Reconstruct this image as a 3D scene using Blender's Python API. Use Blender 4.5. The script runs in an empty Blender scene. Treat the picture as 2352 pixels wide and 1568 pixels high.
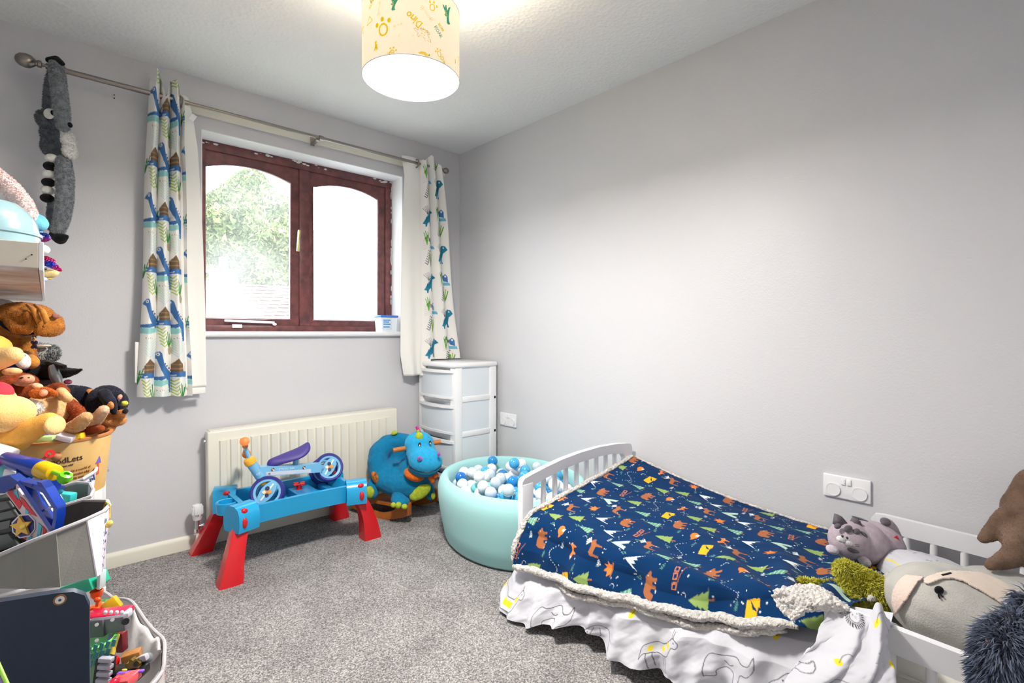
import bpy, bmesh, math, random
import numpy as np
from mathutils import Vector, Matrix, noise as mnoise

random.seed(7)
rng = np.random.default_rng(7)
SC = bpy.context.scene
COL = SC.collection

# ------------------------------------------------------------------ camera, world, lights, exposure
CAM = np.array([-2.231, -3.003, 1.0905])
FW = np.array([.676, .737, 0.]); FW /= np.linalg.norm(FW)
RT = np.array([FW[1], -FW[0], 0.]); UP = np.array([0, 0, 1.])
cam = bpy.data.objects.new('camera', bpy.data.cameras.new('camera'))
COL.objects.link(cam)
cam.location = CAM
cam.rotation_euler = (math.pi / 2, 0, -math.atan2(FW[0], FW[1]))
cam.data.sensor_width = 36
cam.data.lens = 36 * 1165 / 2352
cam.data.shift_y = -19 / 2352
cam.data.clip_start = .02
SC.camera = cam
SC.view_settings.view_transform = 'Standard'
SC.view_settings.look = 'None'
SC.view_settings.gamma = 1
SC.view_settings.use_curve_mapping = False
SC.view_settings.exposure = 0.36

wd = bpy.data.worlds.new('sky'); SC.world = wd; wd.use_nodes = True
wn = wd.node_tree.nodes; bg = wn['Background']
bg.inputs[0].default_value = (.93, .97, 1, 1); bg.inputs[1].default_value = 6.5

def light(name, kind, loc, energy, color=(1, 1, 1), **kw):
    l = bpy.data.lights.new(name, kind); l.energy = energy; l.color = color
    for k, v in kw.items():
        if hasattr(l, k): setattr(l, k, v)
    o = bpy.data.objects.new(name, l); COL.objects.link(o); o.location = loc
    return o
LAMP = (-1.378, -1.601)
portal = light('window_portal', 'AREA', (-1.07, .03, 1.6), 1, shape='RECTANGLE', size=1.16, size_y=1.0)
portal.rotation_euler = (-math.pi / 2, 0, 0); portal.data.cycles.is_portal = True
light('lamp_bulb', 'POINT', (LAMP[0], LAMP[1], 2.0), 26, (1, .95, .86), shadow_soft_size=.045)
down = light('lamp_glow_down', 'AREA', (LAMP[0], LAMP[1], 1.889), 35, (1, .96, .9), shape='DISK', size=.27)

# ------------------------------------------------------------------ helpers
def s2l(c):
    c = np.asarray(c, float) / 255.
    return np.where(c <= .04045, c / 12.92, ((c + .055) / 1.055) ** 2.4)
def ray(px, py): return FW + RT * (px - 1176) / 1165 + UP * (765 - py) / 1165
def at(px, py, d): return CAM + ray(px, py) * d              # a point at forward distance d
def aty(px, py, Y): r = ray(px, py); return CAM + r * (Y - CAM[1]) / r[1]
def atx(px, py, X): r = ray(px, py); return CAM + r * (X - CAM[0]) / r[0]
def atz(px, py, Z): r = ray(px, py); return CAM + r * (Z - CAM[2]) / r[2]
def lerp(a, b, t): return a + (b - a) * t
def smooth(t): t = min(1, max(0, t)); return t * t * (3 - 2 * t)

def nnode(nt, typ, **kw):
    n = nt.nodes.new(typ)
    for k, v in kw.items(): setattr(n, k, v)
    return n
def mat(name, rgb, rough=.5, metal=0, bump=None, var=None, sheen=0, coat=0, trans=0, emis=None, attr=False, alpha=1, sss=0, spec=None, bump2=None, ior=None):
    """rgb 0-255; bump=(scale,strength,distance); var=(scale,rgb2,contrast)"""
    m = bpy.data.materials.new(name); m.use_nodes = True
    nt = m.node_tree; b = nt.nodes['Principled BSDF']; L = nt.links
    col = (*s2l(rgb), 1)
    b.inputs['Base Color'].default_value = col
    b.inputs['Roughness'].default_value = rough; b.inputs['Metallic'].default_value = metal
    if sheen: b.inputs['Sheen Weight'].default_value = sheen; b.inputs['Sheen Roughness'].default_value = .6
    if coat: b.inputs['Coat Weight'].default_value = coat; b.inputs['Coat Roughness'].default_value = .08
    if trans: b.inputs['Transmission Weight'].default_value = trans
    if sss: b.inputs['Subsurface Weight'].default_value = sss; b.inputs['Subsurface Radius'].default_value = (.02, .02, .02)
    if spec is not None: b.inputs['Specular IOR Level'].default_value = spec
    if ior: b.inputs['IOR'].default_value = ior
    if emis: b.inputs['Emission Color'].default_value = (*s2l(emis[0]), 1); b.inputs['Emission Strength'].default_value = emis[1]
    b.inputs['Alpha'].default_value = alpha
    tc = nnode(nt, 'ShaderNodeTexCoord')
    if attr:
        a = nnode(nt, 'ShaderNodeAttribute', attribute_name='Col')
        L.new(a.outputs['Color'], b.inputs['Base Color'])
        if emis: L.new(a.outputs['Color'], b.inputs['Emission Color'])
    elif var:
        n = nnode(nt, 'ShaderNodeTexNoise'); n.inputs['Scale'].default_value = var[0]; n.inputs['Detail'].default_value = 5
        L.new(tc.outputs['Object'], n.inputs['Vector'])
        r = nnode(nt, 'ShaderNodeValToRGB'); w = .5 - .5 * var[2]
        r.color_ramp.elements[0].position = max(0, .5 - .25 / max(.1, var[2]) * .5); r.color_ramp.elements[1].position = min(1, .5 + .25 / max(.1, var[2]) * .5)
        r.color_ramp.elements[0].color = (*s2l(var[1]), 1); r.color_ramp.elements[1].color = col
        L.new(n.outputs['Fac'], r.inputs[0]); L.new(r.outputs[0], b.inputs['Base Color'])
    prev = None
    for bp in (bump, bump2):
        if bp:
            n = nnode(nt, 'ShaderNodeTexNoise'); n.inputs['Scale'].default_value = bp[0]; n.inputs['Detail'].default_value = 3
            L.new(tc.outputs['Object'], n.inputs['Vector'])
            u = nnode(nt, 'ShaderNodeBump'); u.inputs['Strength'].default_value = bp[1]; u.inputs['Distance'].default_value = bp[2]
            L.new(n.outputs['Fac'], u.inputs['Height'])
            if prev: L.new(prev.outputs[0], u.inputs['Normal'])
            L.new(u.outputs[0], b.inputs['Normal']); prev = u
    return m

def plush(name, rgb, rgb2=None, sc=60):
    rgb2 = rgb2 or tuple(int(c * .86) for c in rgb)
    return mat(name, rgb, .95, var=(sc, rgb2, .8), bump=(260, .5, .003), sheen=.10, spec=.12)
_MC = {}
def plast(rgb, rough=.3):
    k = (rgb, rough)
    if k not in _MC: _MC[k] = mat('plastic_%d_%d_%d' % rgb, rgb, rough, coat=.15)
    return _MC[k]
def pl(rgb):
    k = ('pl', rgb)
    if k not in _MC: _MC[k] = plush('plush_%d_%d_%d' % rgb, rgb)
    return _MC[k]

def link(name, me, m, parent=None, label=None, kind=None, shade=True, center=True):
    if m is not None and not me.materials: me.materials.append(m)
    if shade and len(me.polygons): me.polygons.foreach_set('use_smooth', [True] * len(me.polygons))
    o = bpy.data.objects.new(name, me); COL.objects.link(o)
    if center and len(me.vertices):
        co = np.empty(len(me.vertices) * 3); me.vertices.foreach_get('co', co); co = co.reshape(-1, 3)
        c = (co.min(0) + co.max(0)) / 2
        me.vertices.foreach_set('co', (co - c).ravel()); o.location = c; me.update()
    if parent: adopt(o, parent)
    if label: o['label'] = label
    if kind: o['kind'] = kind
    return o
def world_loc(o):
    m = Matrix.Translation(o.location)
    if o.rotation_euler != Vector((0, 0, 0)) or True:
        m = Matrix.LocRotScale(o.location, o.rotation_euler, o.scale)
    return (world_loc(o.parent) @ o.matrix_parent_inverse @ m) if o.parent else m
def adopt(o, parent):
    o.parent = parent; o.matrix_parent_inverse = world_loc(parent).inverted()
def tag(o, label, cat, group=None, kind=None):
    o['label'] = label; o['category'] = cat
    if group: o['group'] = group
    if kind: o['kind'] = kind
    return o
def thing(name, label, cat, loc, group=None):
    o = bpy.data.objects.new(name, None); COL.objects.link(o); o.location = loc; o.empty_display_size = .05
    return tag(o, label, cat, group)
def copy_tree(o, parent=None):
    c = o.copy(); COL.objects.link(c)
    if parent: c.parent = parent
    for ch in [x for x in o.children]: copy_tree(ch, c)
    return c

class B:
    """bmesh collector"""
    def __init__(s): s.bm = bmesh.new()
    def box(s, lo, hi, bev=0, rot=None, seg=2):
        lo = np.array(lo, float); hi = np.array(hi, float); c = (lo + hi) / 2; d = np.abs(hi - lo)
        r = bmesh.ops.create_cube(s.bm, size=1, matrix=Matrix.Diagonal((*d, 1)))
        vs = r['verts']
        if bev:
            es = list({e for v in vs for e in v.link_edges})
            g = bmesh.ops.bevel(s.bm, geom=es, offset=min(bev, d.min() * .45), segments=seg, affect='EDGES', profile=.5)
            vs = list({v for f in g['faces'] for v in f.verts} | {v for v in vs if v.is_valid})
        M = Matrix.Translation(c) @ (rot.to_4x4() if rot else Matrix.Identity(4))
        bmesh.ops.transform(s.bm, matrix=M, verts=vs); return s
    def ell(s, c, ax, seg=20, rings=12):
        """ax: 3 radii or 3x3 with axis vectors as rows"""
        ax = np.array(ax, float)
        if ax.ndim == 1: ax = np.diag(ax)
        M = Matrix(((ax[0][0], ax[1][0], ax[2][0], c[0]), (ax[0][1], ax[1][1], ax[2][1], c[1]), (ax[0][2], ax[1][2], ax[2][2], c[2]), (0, 0, 0, 1)))
        bmesh.ops.create_uvsphere(s.bm, u_segments=seg, v_segments=rings, radius=1, matrix=M); return s
    def cyl(s, p0, p1, r0, r1=None, seg=20, cap=True):
        r1 = r0 if r1 is None else r1
        p0, p1 = Vector(p0), Vector(p1); d = p1 - p0
        q = d.to_track_quat('Z', 'Y').to_matrix().to_4x4()
        bmesh.ops.create_cone(s.bm, cap_ends=cap, segments=seg, radius1=r0, radius2=r1, depth=d.length, matrix=Matrix.Translation((p0 + p1) / 2) @ q); return s
    def tube(s, pts, rad, seg=10, closed=False, flat=1.0, up=(0, 0, 1), caps=True):
        P = [Vector(p) for p in pts]; n = len(P)
        if not hasattr(rad, '__len__'): rad = [rad] * n
        rows = []
        for i, p in enumerate(P):
            a = P[(i - 1) % n] if (closed or i) else P[0]; b = P[(i + 1) % n] if (closed or i < n - 1) else P[-1]
            t = (b - a).normalized(); u = Vector(up); x = t.cross(u)
            if x.length < 1e-4: x = t.cross(Vector((1, 0, .1)))
            x.normalize(); y = x.cross(t).normalized()
            rows.append([s.bm.verts.new(p + x * math.cos(2 * math.pi * k / seg) * rad[i] + y * math.sin(2 * math.pi * k / seg) * rad[i] * flat) for k in range(seg)])
        for i in range(n if closed else n - 1):
            A, C = rows[i], rows[(i + 1) % n]
            for k in range(seg): s.bm.faces.new((A[k], A[(k + 1) % seg], C[(k + 1) % seg], C[k]))
        if not closed and caps: s.bm.faces.new(rows[0][::-1]); s.bm.faces.new(rows[-1])
        return s
    def lathe(s, prof, c=(0, 0, 0), seg=32, axis=None, sx=1, sy=1):
        M = Matrix.Translation(Vector(c)) @ (Vector(axis).to_track_quat('Z', 'Y').to_matrix().to_4x4() if axis is not None else Matrix.Identity(4))
        rows = []
        for r, z in prof:
            if r < 1e-6: rows.append([s.bm.verts.new(M @ Vector((0, 0, z)))])
            else: rows.append([s.bm.verts.new(M @ Vector((r * sx * math.cos(2 * math.pi * k / seg), r * sy * math.sin(2 * math.pi * k / seg), z))) for k in range(seg)])
        for A, C in zip(rows, rows[1:]):
            for k in range(seg):
                k2 = (k + 1) % seg
                if len(A) == 1 and len(C) == 1: continue
                f = (A[0], C[k2], C[k]) if len(A) == 1 else (A[k], A[k2], C[0]) if len(C) == 1 else (A[k], A[k2], C[k2], C[k])
                s.bm.faces.new(f)
        return s
    def prism(s, poly, o, ux, uy, ext):
        """polygon (2d) in frame o,ux,uy extruded by vector ext"""
        o, ux, uy, ext = map(Vector, (o, ux, uy, ext))
        a = [s.bm.verts.new(o + ux * p[0] + uy * p[1]) for p in poly]; b = [s.bm.verts.new(v.co + ext) for v in a]
        n = len(a)
        s.bm.faces.new(a); s.bm.faces.new(b[::-1])
        for i in range(n): s.bm.faces.new((a[i], b[i], b[(i + 1) % n], a[(i + 1) % n]))
        return s
    def bevel(s, w, seg=2, ang=.6):
        es = [e for e in s.bm.edges if len(e.link_faces) == 2 and e.calc_face_angle(0) > ang]
        bmesh.ops.bevel(s.bm, geom=es, offset=w, segments=seg, affect='EDGES', profile=.5, clamp_overlap=True); return s
    def quad(s, *pts):
        s.bm.faces.new([s.bm.verts.new(Vector(p)) for p in pts]); return s
    def mesh(s, name):
        bmesh.ops.recalc_face_normals(s.bm, faces=s.bm.faces)
        me = bpy.data.meshes.new(name); s.bm.to_mesh(me); s.bm.free(); return me
    def out(s, name, m, parent=None, label=None, smooth=None, kind=None):
        """smooth: None -> by angle"""
        me = s.mesh(name)
        o = link(name, me, m, parent, label, kind, shade=(smooth is not False))
        if smooth is None:
            try: me.set_sharp_from_angle(angle=math.radians(38))
            except Exception: pass
        return o

def cam_axes(wpx, hpx, dep, d, roll=0):
    """ellipsoid axes for half sizes wpx,hpx in photo scale at distance d, roll degrees counter-clockwise"""
    a = math.radians(roll); w, h = wpx * d / 1165, hpx * d / 1165
    r = RT * math.cos(a) + UP * math.sin(a); u = -RT * math.sin(a) + UP * math.cos(a)
    return np.array([r * w, u * h, FW * (dep if dep else min(w, h))])

class Blob:
    """soft organic body: overlapping volumes fused by a voxel remesh and relaxed"""
    def __init__(s): s.b = B()
    def ell(s, c, ax): s.b.ell(c, ax, 16, 10); return s
    def pe(s, px, py, d, w, h, dep=None, roll=0): s.b.ell(at(px, py, d), cam_axes(w, h, dep, d, roll), 16, 10); return s
    def chain(s, pts, rad):
        P = [Vector(p) for p in pts]
        for i in range(len(P) - 1):
            r0, r1 = rad[i], rad[i + 1]; n = max(2, int((P[i + 1] - P[i]).length / (min(r0, r1) * .45)) + 1)
            for k in range(n + 1):
                t = k / n; r = lerp(r0, r1, t); s.b.ell(P[i].lerp(P[i + 1], t), (r, r, r), 12, 8)
        return s
    def pc(s, *pts):
        """pts: (px,py,d,rpx)"""
        return s.chain([at(*p[:3]) for p in pts], [p[3] * p[2] / 1165 for p in pts])
    def out(s, name, m, parent=None, voxel=.007, it=6, label=None, disp=0, bake=False):
        o = s.b.out(name, m, parent, label, smooth=True)
        r = o.modifiers.new('fuse', 'REMESH'); r.mode = 'VOXEL'; r.voxel_size = voxel; r.use_smooth_shade = True
        if it: k = o.modifiers.new('relax', 'SMOOTH'); k.iterations = it; k.factor = .5
        if disp:
            t = bpy.data.textures.new(name, 'CLOUDS'); t.noise_scale = .03
            q = o.modifiers.new('creases', 'DISPLACE'); q.texture = t; q.strength = disp; q.mid_level = .5; q.texture_coords = 'LOCAL'
        return o

def fur(o, n, ln, w, m, parent, name='fur', droop=.3, rnd=.35, clump=0, seed=1):
    """many tapered blades grown on object o"""
    g = np.random.default_rng(seed)
    bpy.context.view_layer.update()
    dg = bpy.context.evaluated_depsgraph_get(); ev = o.evaluated_get(dg); me = ev.to_mesh()
    me.calc_loop_triangles(); nv = len(me.vertices); nt = len(me.loop_triangles)
    co = np.empty(nv * 3); me.vertices.foreach_get('co', co); co = co.reshape(-1, 3)
    tv = np.empty(nt * 3, int); me.loop_triangles.foreach_get('vertices', tv); tv = tv.reshape(-1, 3)
    Mw = np.array(world_loc(o)); co = co @ Mw[:3, :3].T + Mw[:3, 3]
    ev.to_mesh_clear()
    a, b, c = co[tv[:, 0]], co[tv[:, 1]], co[tv[:, 2]]
    nr = np.cross(b - a, c - a); ar = np.linalg.norm(nr, axis=1) + 1e-12; nr /= ar[:, None]
    idx = g.choice(nt, n, p=ar / ar.sum()); u = g.random((n, 1)); v = g.random((n, 1)); f = u + v > 1; u[f] = 1 - u[f]; v[f] = 1 - v[f]
    P = a[idx] + (b - a)[idx] * u + (c - a)[idx] * v; N = nr[idx]
    cl = np.array([mnoise.noise_vector(Vector(p * 28)) for p in P]) if clump else 0
    D = N + g.normal(0, rnd, (n, 3)) + np.array([0, 0, -droop]) + cl * clump
    D /= np.linalg.norm(D, axis=1)[:, None]
    L = ln * g.uniform(.6, 1.15, (n, 1)); S = np.cross(D, g.normal(0, 1, (n, 3))); S /= np.linalg.norm(S, axis=1)[:, None]; S *= w
    mid = P + D * L * .55; D2 = D + np.array([0, 0, -droop * .8]); D2 /= np.linalg.norm(D2, axis=1)[:, None]; tip = mid + D2 * L * .5
    V = np.stack([P - S, P + S, mid + S * .8, mid - S * .8, tip], 1).reshape(-1, 3)
    base = np.arange(n)[:, None] * 5
    F = np.concatenate([base + [0, 1, 2, 3]], 1).tolist() + (base + [3, 2, 4]).tolist()
    k = bpy.data.meshes.new(name); k.from_pydata(V.tolist(), [], F)
    return link(name, k, m, parent, kind='stuff')

def grid(name, P, m, parent=None, colors=None, closed=False, label=None, thick=0, kind=None):
    """P [nu,nv,3]; colors [nu,nv,3] linear"""
    P = np.asarray(P, float); nu, nv = P.shape[:2]
    i = np.arange(nu * nv).reshape(nu, nv)
    if closed: a, b, c, d = i, np.roll(i, -1, 0), None, None; A = i[:, :-1]; Bq = np.roll(i, -1, 0)[:, :-1]; C = np.roll(i, -1, 0)[:, 1:]; D = i[:, 1:]
    else: A, Bq, C, D = i[:-1, :-1], i[1:, :-1], i[1:, 1:], i[:-1, 1:]
    F = np.stack([A, Bq, C, D], -1).reshape(-1, 4)
    me = bpy.data.meshes.new(name); me.from_pydata(P.reshape(-1, 3).tolist(), [], F.tolist())
    if colors is not None:
        ca = me.color_attributes.new('Col', 'FLOAT_COLOR', 'POINT')
        c4 = np.ones((nu * nv, 4), np.float32); c4[:, :3] = np.asarray(colors).reshape(-1, 3); ca.data.foreach_set('color', c4.ravel())
    o = link(name, me, m, parent, label, kind)
    if thick: k = o.modifiers.new('thick', 'SOLIDIFY'); k.thickness = thick; k.offset = 0
    return o

def text(body, size, m, parent, o, ux, uy, name='lettering', ext=.0004, wrap=None, align='LEFT'):
    """flat lettering; ux,uy world unit vectors; wrap maps (x,y,z)->world"""
    cu = bpy.data.curves.new(name, 'FONT'); cu.body = body; cu.size = size; cu.extrude = ext; cu.align_x = align; cu.resolution_u = 3
    t = bpy.data.objects.new('t', cu); COL.objects.link(t)
    bpy.context.view_layer.update()
    me = bpy.data.meshes.new_from_object(t.evaluated_get(bpy.context.evaluated_depsgraph_get()))
    bpy.data.objects.remove(t)
    me.materials.clear()
    ux, uy, o = np.array(ux, float), np.array(uy, float), np.array(o, float); n = np.cross(ux, uy)
    for v in me.vertices:
        x, y, z = v.co
        v.co = wrap(x, y, z) if wrap else o + ux * x + uy * y + n * z
    return link(name, me, m, parent, shade=False)

# value noise for cloth
def vnoise(x, y, seed=0, oct=3):
    out = np.zeros(np.broadcast(x, y).shape); amp = 1; tot = 0
    g = np.random.default_rng(seed)
    for k in range(oct):
        T = g.random((64, 64)); xi = np.floor(x).astype(int); yi = np.floor(y).astype(int); fx = x - xi; fy = y - yi
        fx = fx * fx * (3 - 2 * fx); fy = fy * fy * (3 - 2 * fy)
        q = lambda a, b: T[a % 64, b % 64]
        out += amp * ((q(xi, yi) * (1 - fx) + q(xi + 1, yi) * fx) * (1 - fy) + (q(xi, yi + 1) * (1 - fx) + q(xi + 1, yi + 1) * fx) * fy)
        tot += amp; amp *= .5; x = x * 2.03 + 5; y = y * 2.03 + 9
    return out / tot - .5

# ------------------------------------------------------------------ printed cloth: a raster drawn in code, sampled into colour attributes
class Canvas:
    def __init__(s, w, h, res, bg, wrapx=False, wrapy=False):
        s.W, s.H, s.res = w, h, res; s.nx, s.ny = int(w * res), int(h * res); s.a = np.empty((s.ny, s.nx, 3), np.float32); s.a[:] = s2l(bg); s.wx, s.wy = wrapx, wrapy
    def poly(s, pts, rgb):
        c = s2l(rgb); P = np.array(pts, float) * s.res
        offx = (-s.nx, 0, s.nx) if s.wx else (0,); offy = (-s.ny, 0, s.ny) if s.wy else (0,)
        for ox in offx:
            for oy in offy:
                Q = P + [ox, oy]; x0, y0 = np.floor(Q.min(0)).astype(int); x1, y1 = np.ceil(Q.max(0)).astype(int) + 1
                x0, y0 = max(0, x0), max(0, y0); x1, y1 = min(s.nx, x1), min(s.ny, y1)
                if x0 >= x1 or y0 >= y1: continue
                X, Y = np.meshgrid(np.arange(x0, x1) + .5, np.arange(y0, y1) + .5); ins = np.zeros(X.shape, bool)
                for (ax, ay), (bx, by) in zip(Q, np.roll(Q, -1, 0)):
                    if ay == by: continue
                    ins ^= ((ay > Y) != (by > Y)) & (X < (bx - ax) * (Y - ay) / (by - ay) + ax)
                s.a[y0:y1, x0:x1][ins] = c
    def line(s, pts, w, rgb):
        pts = [np.array(p, float) for p in pts]
        for p, q in zip(pts, pts[1:]):
            d = q - p; L = np.linalg.norm(d)
            if L < 1e-9: continue
            d /= L; n = np.array([-d[1], d[0]]) * w / 2; e = d * w / 2
            s.poly([p - n - e, q - n + e, q + n + e, p + n - e], rgb)
    def disc(s, c, r, rgb, ry=None, n=14, rot=0):
        ry = ry or r; t = np.linspace(0, 2 * np.pi, n, endpoint=False); x, y = r * np.cos(t), ry * np.sin(t)
        s.poly(np.stack([c[0] + x * math.cos(rot) - y * math.sin(rot), c[1] + x * math.sin(rot) + y * math.cos(rot)], 1), rgb)
    def sample(s, U, V):
        x = U * s.res - .5; y = V * s.res - .5
        xi = np.floor(x).astype(int); yi = np.floor(y).astype(int); fx = (x - xi)[..., None]; fy = (y - yi)[..., None]
        g = lambda a, b: s.a[(b % s.ny) if s.wy else np.clip(b, 0, s.ny - 1), (a % s.nx) if s.wx else np.clip(a, 0, s.nx - 1)]
        return (g(xi, yi) * (1 - fx) + g(xi + 1, yi) * fx) * (1 - fy) + (g(xi, yi + 1) * (1 - fx) + g(xi + 1, yi + 1) * fx) * fy
def place(pts, c, sc, rot=0, flip=1):
    P = np.array(pts, float) * [flip * sc, sc]; a = rot; R = np.array([[math.cos(a), -math.sin(a)], [math.sin(a), math.cos(a)]])
    return P @ R.T + c

# ------------------------------------------------------------------ shared materials
def wallmat(name, rgb, bs, dist, rough, var=None):
    return mat(name, rgb, rough, bump=(bs, .5, dist), bump2=(3.5, .25, .01), spec=.4, var=var)
M_wall = wallmat('grey_emulsion', (211, 211, 215), 170, .0012, .42)
M_white = mat('white_gloss_paint', (238, 238, 240), .35, bump=(40, .1, .001))
M_bedpaint = mat('white_bed_paint', (236, 236, 240), .32, coat=.2)
M_cream = mat('cream_gloss', (230, 227, 214), .4, bump=(25, .12, .001))
M_wood = mat('mahogany_stain', (124, 70, 68), .38, var=(22, (84, 48, 50), .7), bump=(90, .25, .001))
M_steel = mat('brushed_nickel', (150, 142, 136), .30, metal=1)
M_chrome = mat('chrome', (220, 220, 222), .12, metal=1)
M_black = mat('black_plastic', (14, 14, 16), .35)
M_blk = plush('black_plush', (24, 24, 30), (10, 10, 14))
M_eye = mat('glossy_black_eye', (8, 8, 10), .08, coat=1)
M_whitepl = mat('white_plastic', (240, 240, 242), .3, coat=.1)

# ceiling: stippled artex
M_ceil = bpy.data.materials.new('artex_ceiling'); M_ceil.use_nodes = True
nt = M_ceil.node_tree; b = nt.nodes['Principled BSDF']; b.inputs['Base Color'].default_value = (*s2l((236, 238, 238)), 1); b.inputs['Roughness'].default_value = .8
tc = nnode(nt, 'ShaderNodeTexCoord'); v = nnode(nt, 'ShaderNodeTexVoronoi'); v.inputs['Scale'].default_value = 62; n = nnode(nt, 'ShaderNodeTexNoise'); n.inputs['Scale'].default_value = 45; n.inputs['Detail'].default_value = 4
mx = nnode(nt, 'ShaderNodeMath', operation='MULTIPLY'); u = nnode(nt, 'ShaderNodeBump'); u.inputs['Strength'].default_value = .55; u.inputs['Distance'].default_value = .006
for k in (v, n): nt.links.new(tc.outputs['Object'], k.inputs['Vector'])
nt.links.new(v.outputs['Distance'], mx.inputs[0]); nt.links.new(n.outputs['Fac'], mx.inputs[1]); nt.links.new(mx.outputs[0], u.inputs['Height']); nt.links.new(u.outputs[0], b.inputs['Normal'])

# carpet: speckled grey twist pile
M_carpet = bpy.data.materials.new('grey_twist_carpet'); M_carpet.use_nodes = True
nt = M_carpet.node_tree; b = nt.nodes['Principled BSDF']; b.inputs['Roughness'].default_value = 1; b.inputs['Specular IOR Level'].default_value = .1
tc = nnode(nt, 'ShaderNodeTexCoord')
n1 = nnode(nt, 'ShaderNodeTexNoise'); n1.inputs['Scale'].default_value = 210; n1.inputs['Detail'].default_value = 3; n1.inputs['Roughness'].default_value = .7
n2 = nnode(nt, 'ShaderNodeTexNoise'); n2.inputs['Scale'].default_value = 5; n2.inputs['Detail'].default_value = 3
r1 = nnode(nt, 'ShaderNodeValToRGB'); r1.color_ramp.elements[0].position = .36; r1.color_ramp.elements[1].position = .64
r1.color_ramp.elements[0].color = (*s2l((104, 101, 101)), 1); r1.color_ramp.elements[1].color = (*s2l((226, 222, 221)), 1)
e = r1.color_ramp.elements.new(.5); e.color = (*s2l((166, 162, 161)), 1)
r2 = nnode(nt, 'ShaderNodeValToRGB'); r2.color_ramp.elements[0].position = .38; r2.color_ramp.elements[1].position = .62
r2.color_ramp.elements[0].color = (.80, .80, .80, 1); r2.color_ramp.elements[1].color = (1, 1, 1, 1)
mm = nnode(nt, 'ShaderNodeMix', data_type='RGBA', blend_type='MULTIPLY'); mm.inputs['Factor'].default_value = 1
u = nnode(nt, 'ShaderNodeBump'); u.inputs['Strength'].default_value = 1; u.inputs['Distance'].default_value = .007
for k in (n1, n2): nt.links.new(tc.outputs['Object'], k.inputs['Vector'])
nt.links.new(n1.outputs['Fac'], r1.inputs[0]); nt.links.new(n2.outputs['Fac'], r2.inputs[0])
nt.links.new(r1.outputs[0], mm.inputs[6]); nt.links.new(r2.outputs[0], mm.inputs[7]); nt.links.new(mm.outputs[2], b.inputs['Base Color'])
nt.links.new(n1.outputs['Fac'], u.inputs['Height']); nt.links.new(u.outputs[0], b.inputs['Normal'])

# ------------------------------------------------------------------ room shell
X0, Y0, H = -2.72, -3.25, 2.4
WX0, WX1, WZ0, WZ1, WY = -1.645, -.471, 1.07, 2.141, .14
def struct(name, b, m, parent=None, **k):
    o = b.out(name, m, parent, **k); o['kind'] = 'structure'; return o
struct('floor', B().box((X0 - .1, Y0 - .1, -.1), (.1, .3, 0)), M_carpet, smooth=False)
struct('ceiling', B().box((X0 - .1, Y0 - .1, H), (.1, .3, H + .1)), M_ceil, smooth=False)
bw = B()
bw.box((X0 - .1, 0, 0), (WX0, .26, H)).box((WX1, 0, 0), (.1, .26, H)).box((WX0, 0, 0), (WX1, .26, WZ0)).box((WX0, 0, WZ1), (WX1, .26, H))
WALL = struct('wall_back', bw, M_wall, smooth=False)
struct('wall_right', B().box((0, Y0 - .1, 0), (.1, 0, H)), M_wall, smooth=False)
struct('wall_left', B().box((X0 - .1, Y0 - .1, 0), (X0, 0, H)), M_wall, smooth=False)
struct('wall_front', B().box((X0, Y0 - .1, 0), (0, Y0, H)), M_wall, smooth=False)
M_reveal = mat('white_reveal_paint', (240, 241, 244), .5, bump=(60, .2, .001))
rv = B()
rv.box((WX0, .001, WZ1 - .004), (WX1, WY + .04, WZ1)).box((WX1 - .004, .001, WZ0 + .03), (WX1, WY + .04, WZ1 - .004)).box((WX0, .001, WZ0 + .03), (WX0 + .004, WY + .04, WZ1 - .004))
struct('trim_1', rv, M_reveal)
# bull-nosed window board
sl = B().box((WX0 - .03, -.032, WZ0), (WX1 + .03, -.001, WZ0 + .03), .012, seg=3).box((WX0, -.001, WZ0), (WX1, WY + .02, WZ0 + .03))
struct('trim_2', sl, M_white)
def skirt(name, p, q, nrm):
    prof = [(0, 0), (.015, 0), (.015, .048), (.012, .056), (.006, .066), (0, .068)]
    p, q = Vector(p), Vector(q); b = B().prism(prof, p, nrm, (0, 0, 1), q - p); struct(name, b, M_cream)
skirt('baseboard_back', (X0, 0, 0), (0, 0, 0), (0, -1, 0)); skirt('baseboard_right', (0, 0, 0), (0, Y0, 0), (-1, 0, 0)); skirt('baseboard_left', (X0, 0, 0), (X0, Y0, 0), (1, 0, 0))
# batten behind the curtain rod
bt = B().box((-1.80, -.018, 2.206), (-.14, 0, 2.246), .004)
tag(bt.out('curtain_batten', M_cream), 'cream painted wooden batten on the wall behind the curtain rod', 'batten')
# plaster crumbs round the window head
cr = B(); g = random.Random(3)
for k in range(46):
    x = g.choice([-1.6, -1.56, -1.3, -1.17, -1.1, -.95, -.56, -.5, -.52]) + g.uniform(-.05, .05); x = min(WX1 - .012, max(WX0 + .02, x)); r = g.uniform(.003, .009)
    cr.ell((x, WY + g.uniform(-.004, .004), WZ1 - .008 - g.uniform(0, .016)), (r * 1.6, .003, r * .7), 7, 5)
for k in range(22):
    cr.ell((WX1 - .006 - g.uniform(0, .006), WY - .002, g.uniform(1.3, 2.1)), (.004, .004, g.uniform(.006, .03)), 7, 5)
struct('trim_3', cr, mat('flaking_filler', (222, 222, 218), .8))
hl = B()
for z in (2.203, 2.188): hl.cyl((-1.999, -.0015, z), (-1.999, .001, z), .0028)
struct('trim_4', hl, M_black)

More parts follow.
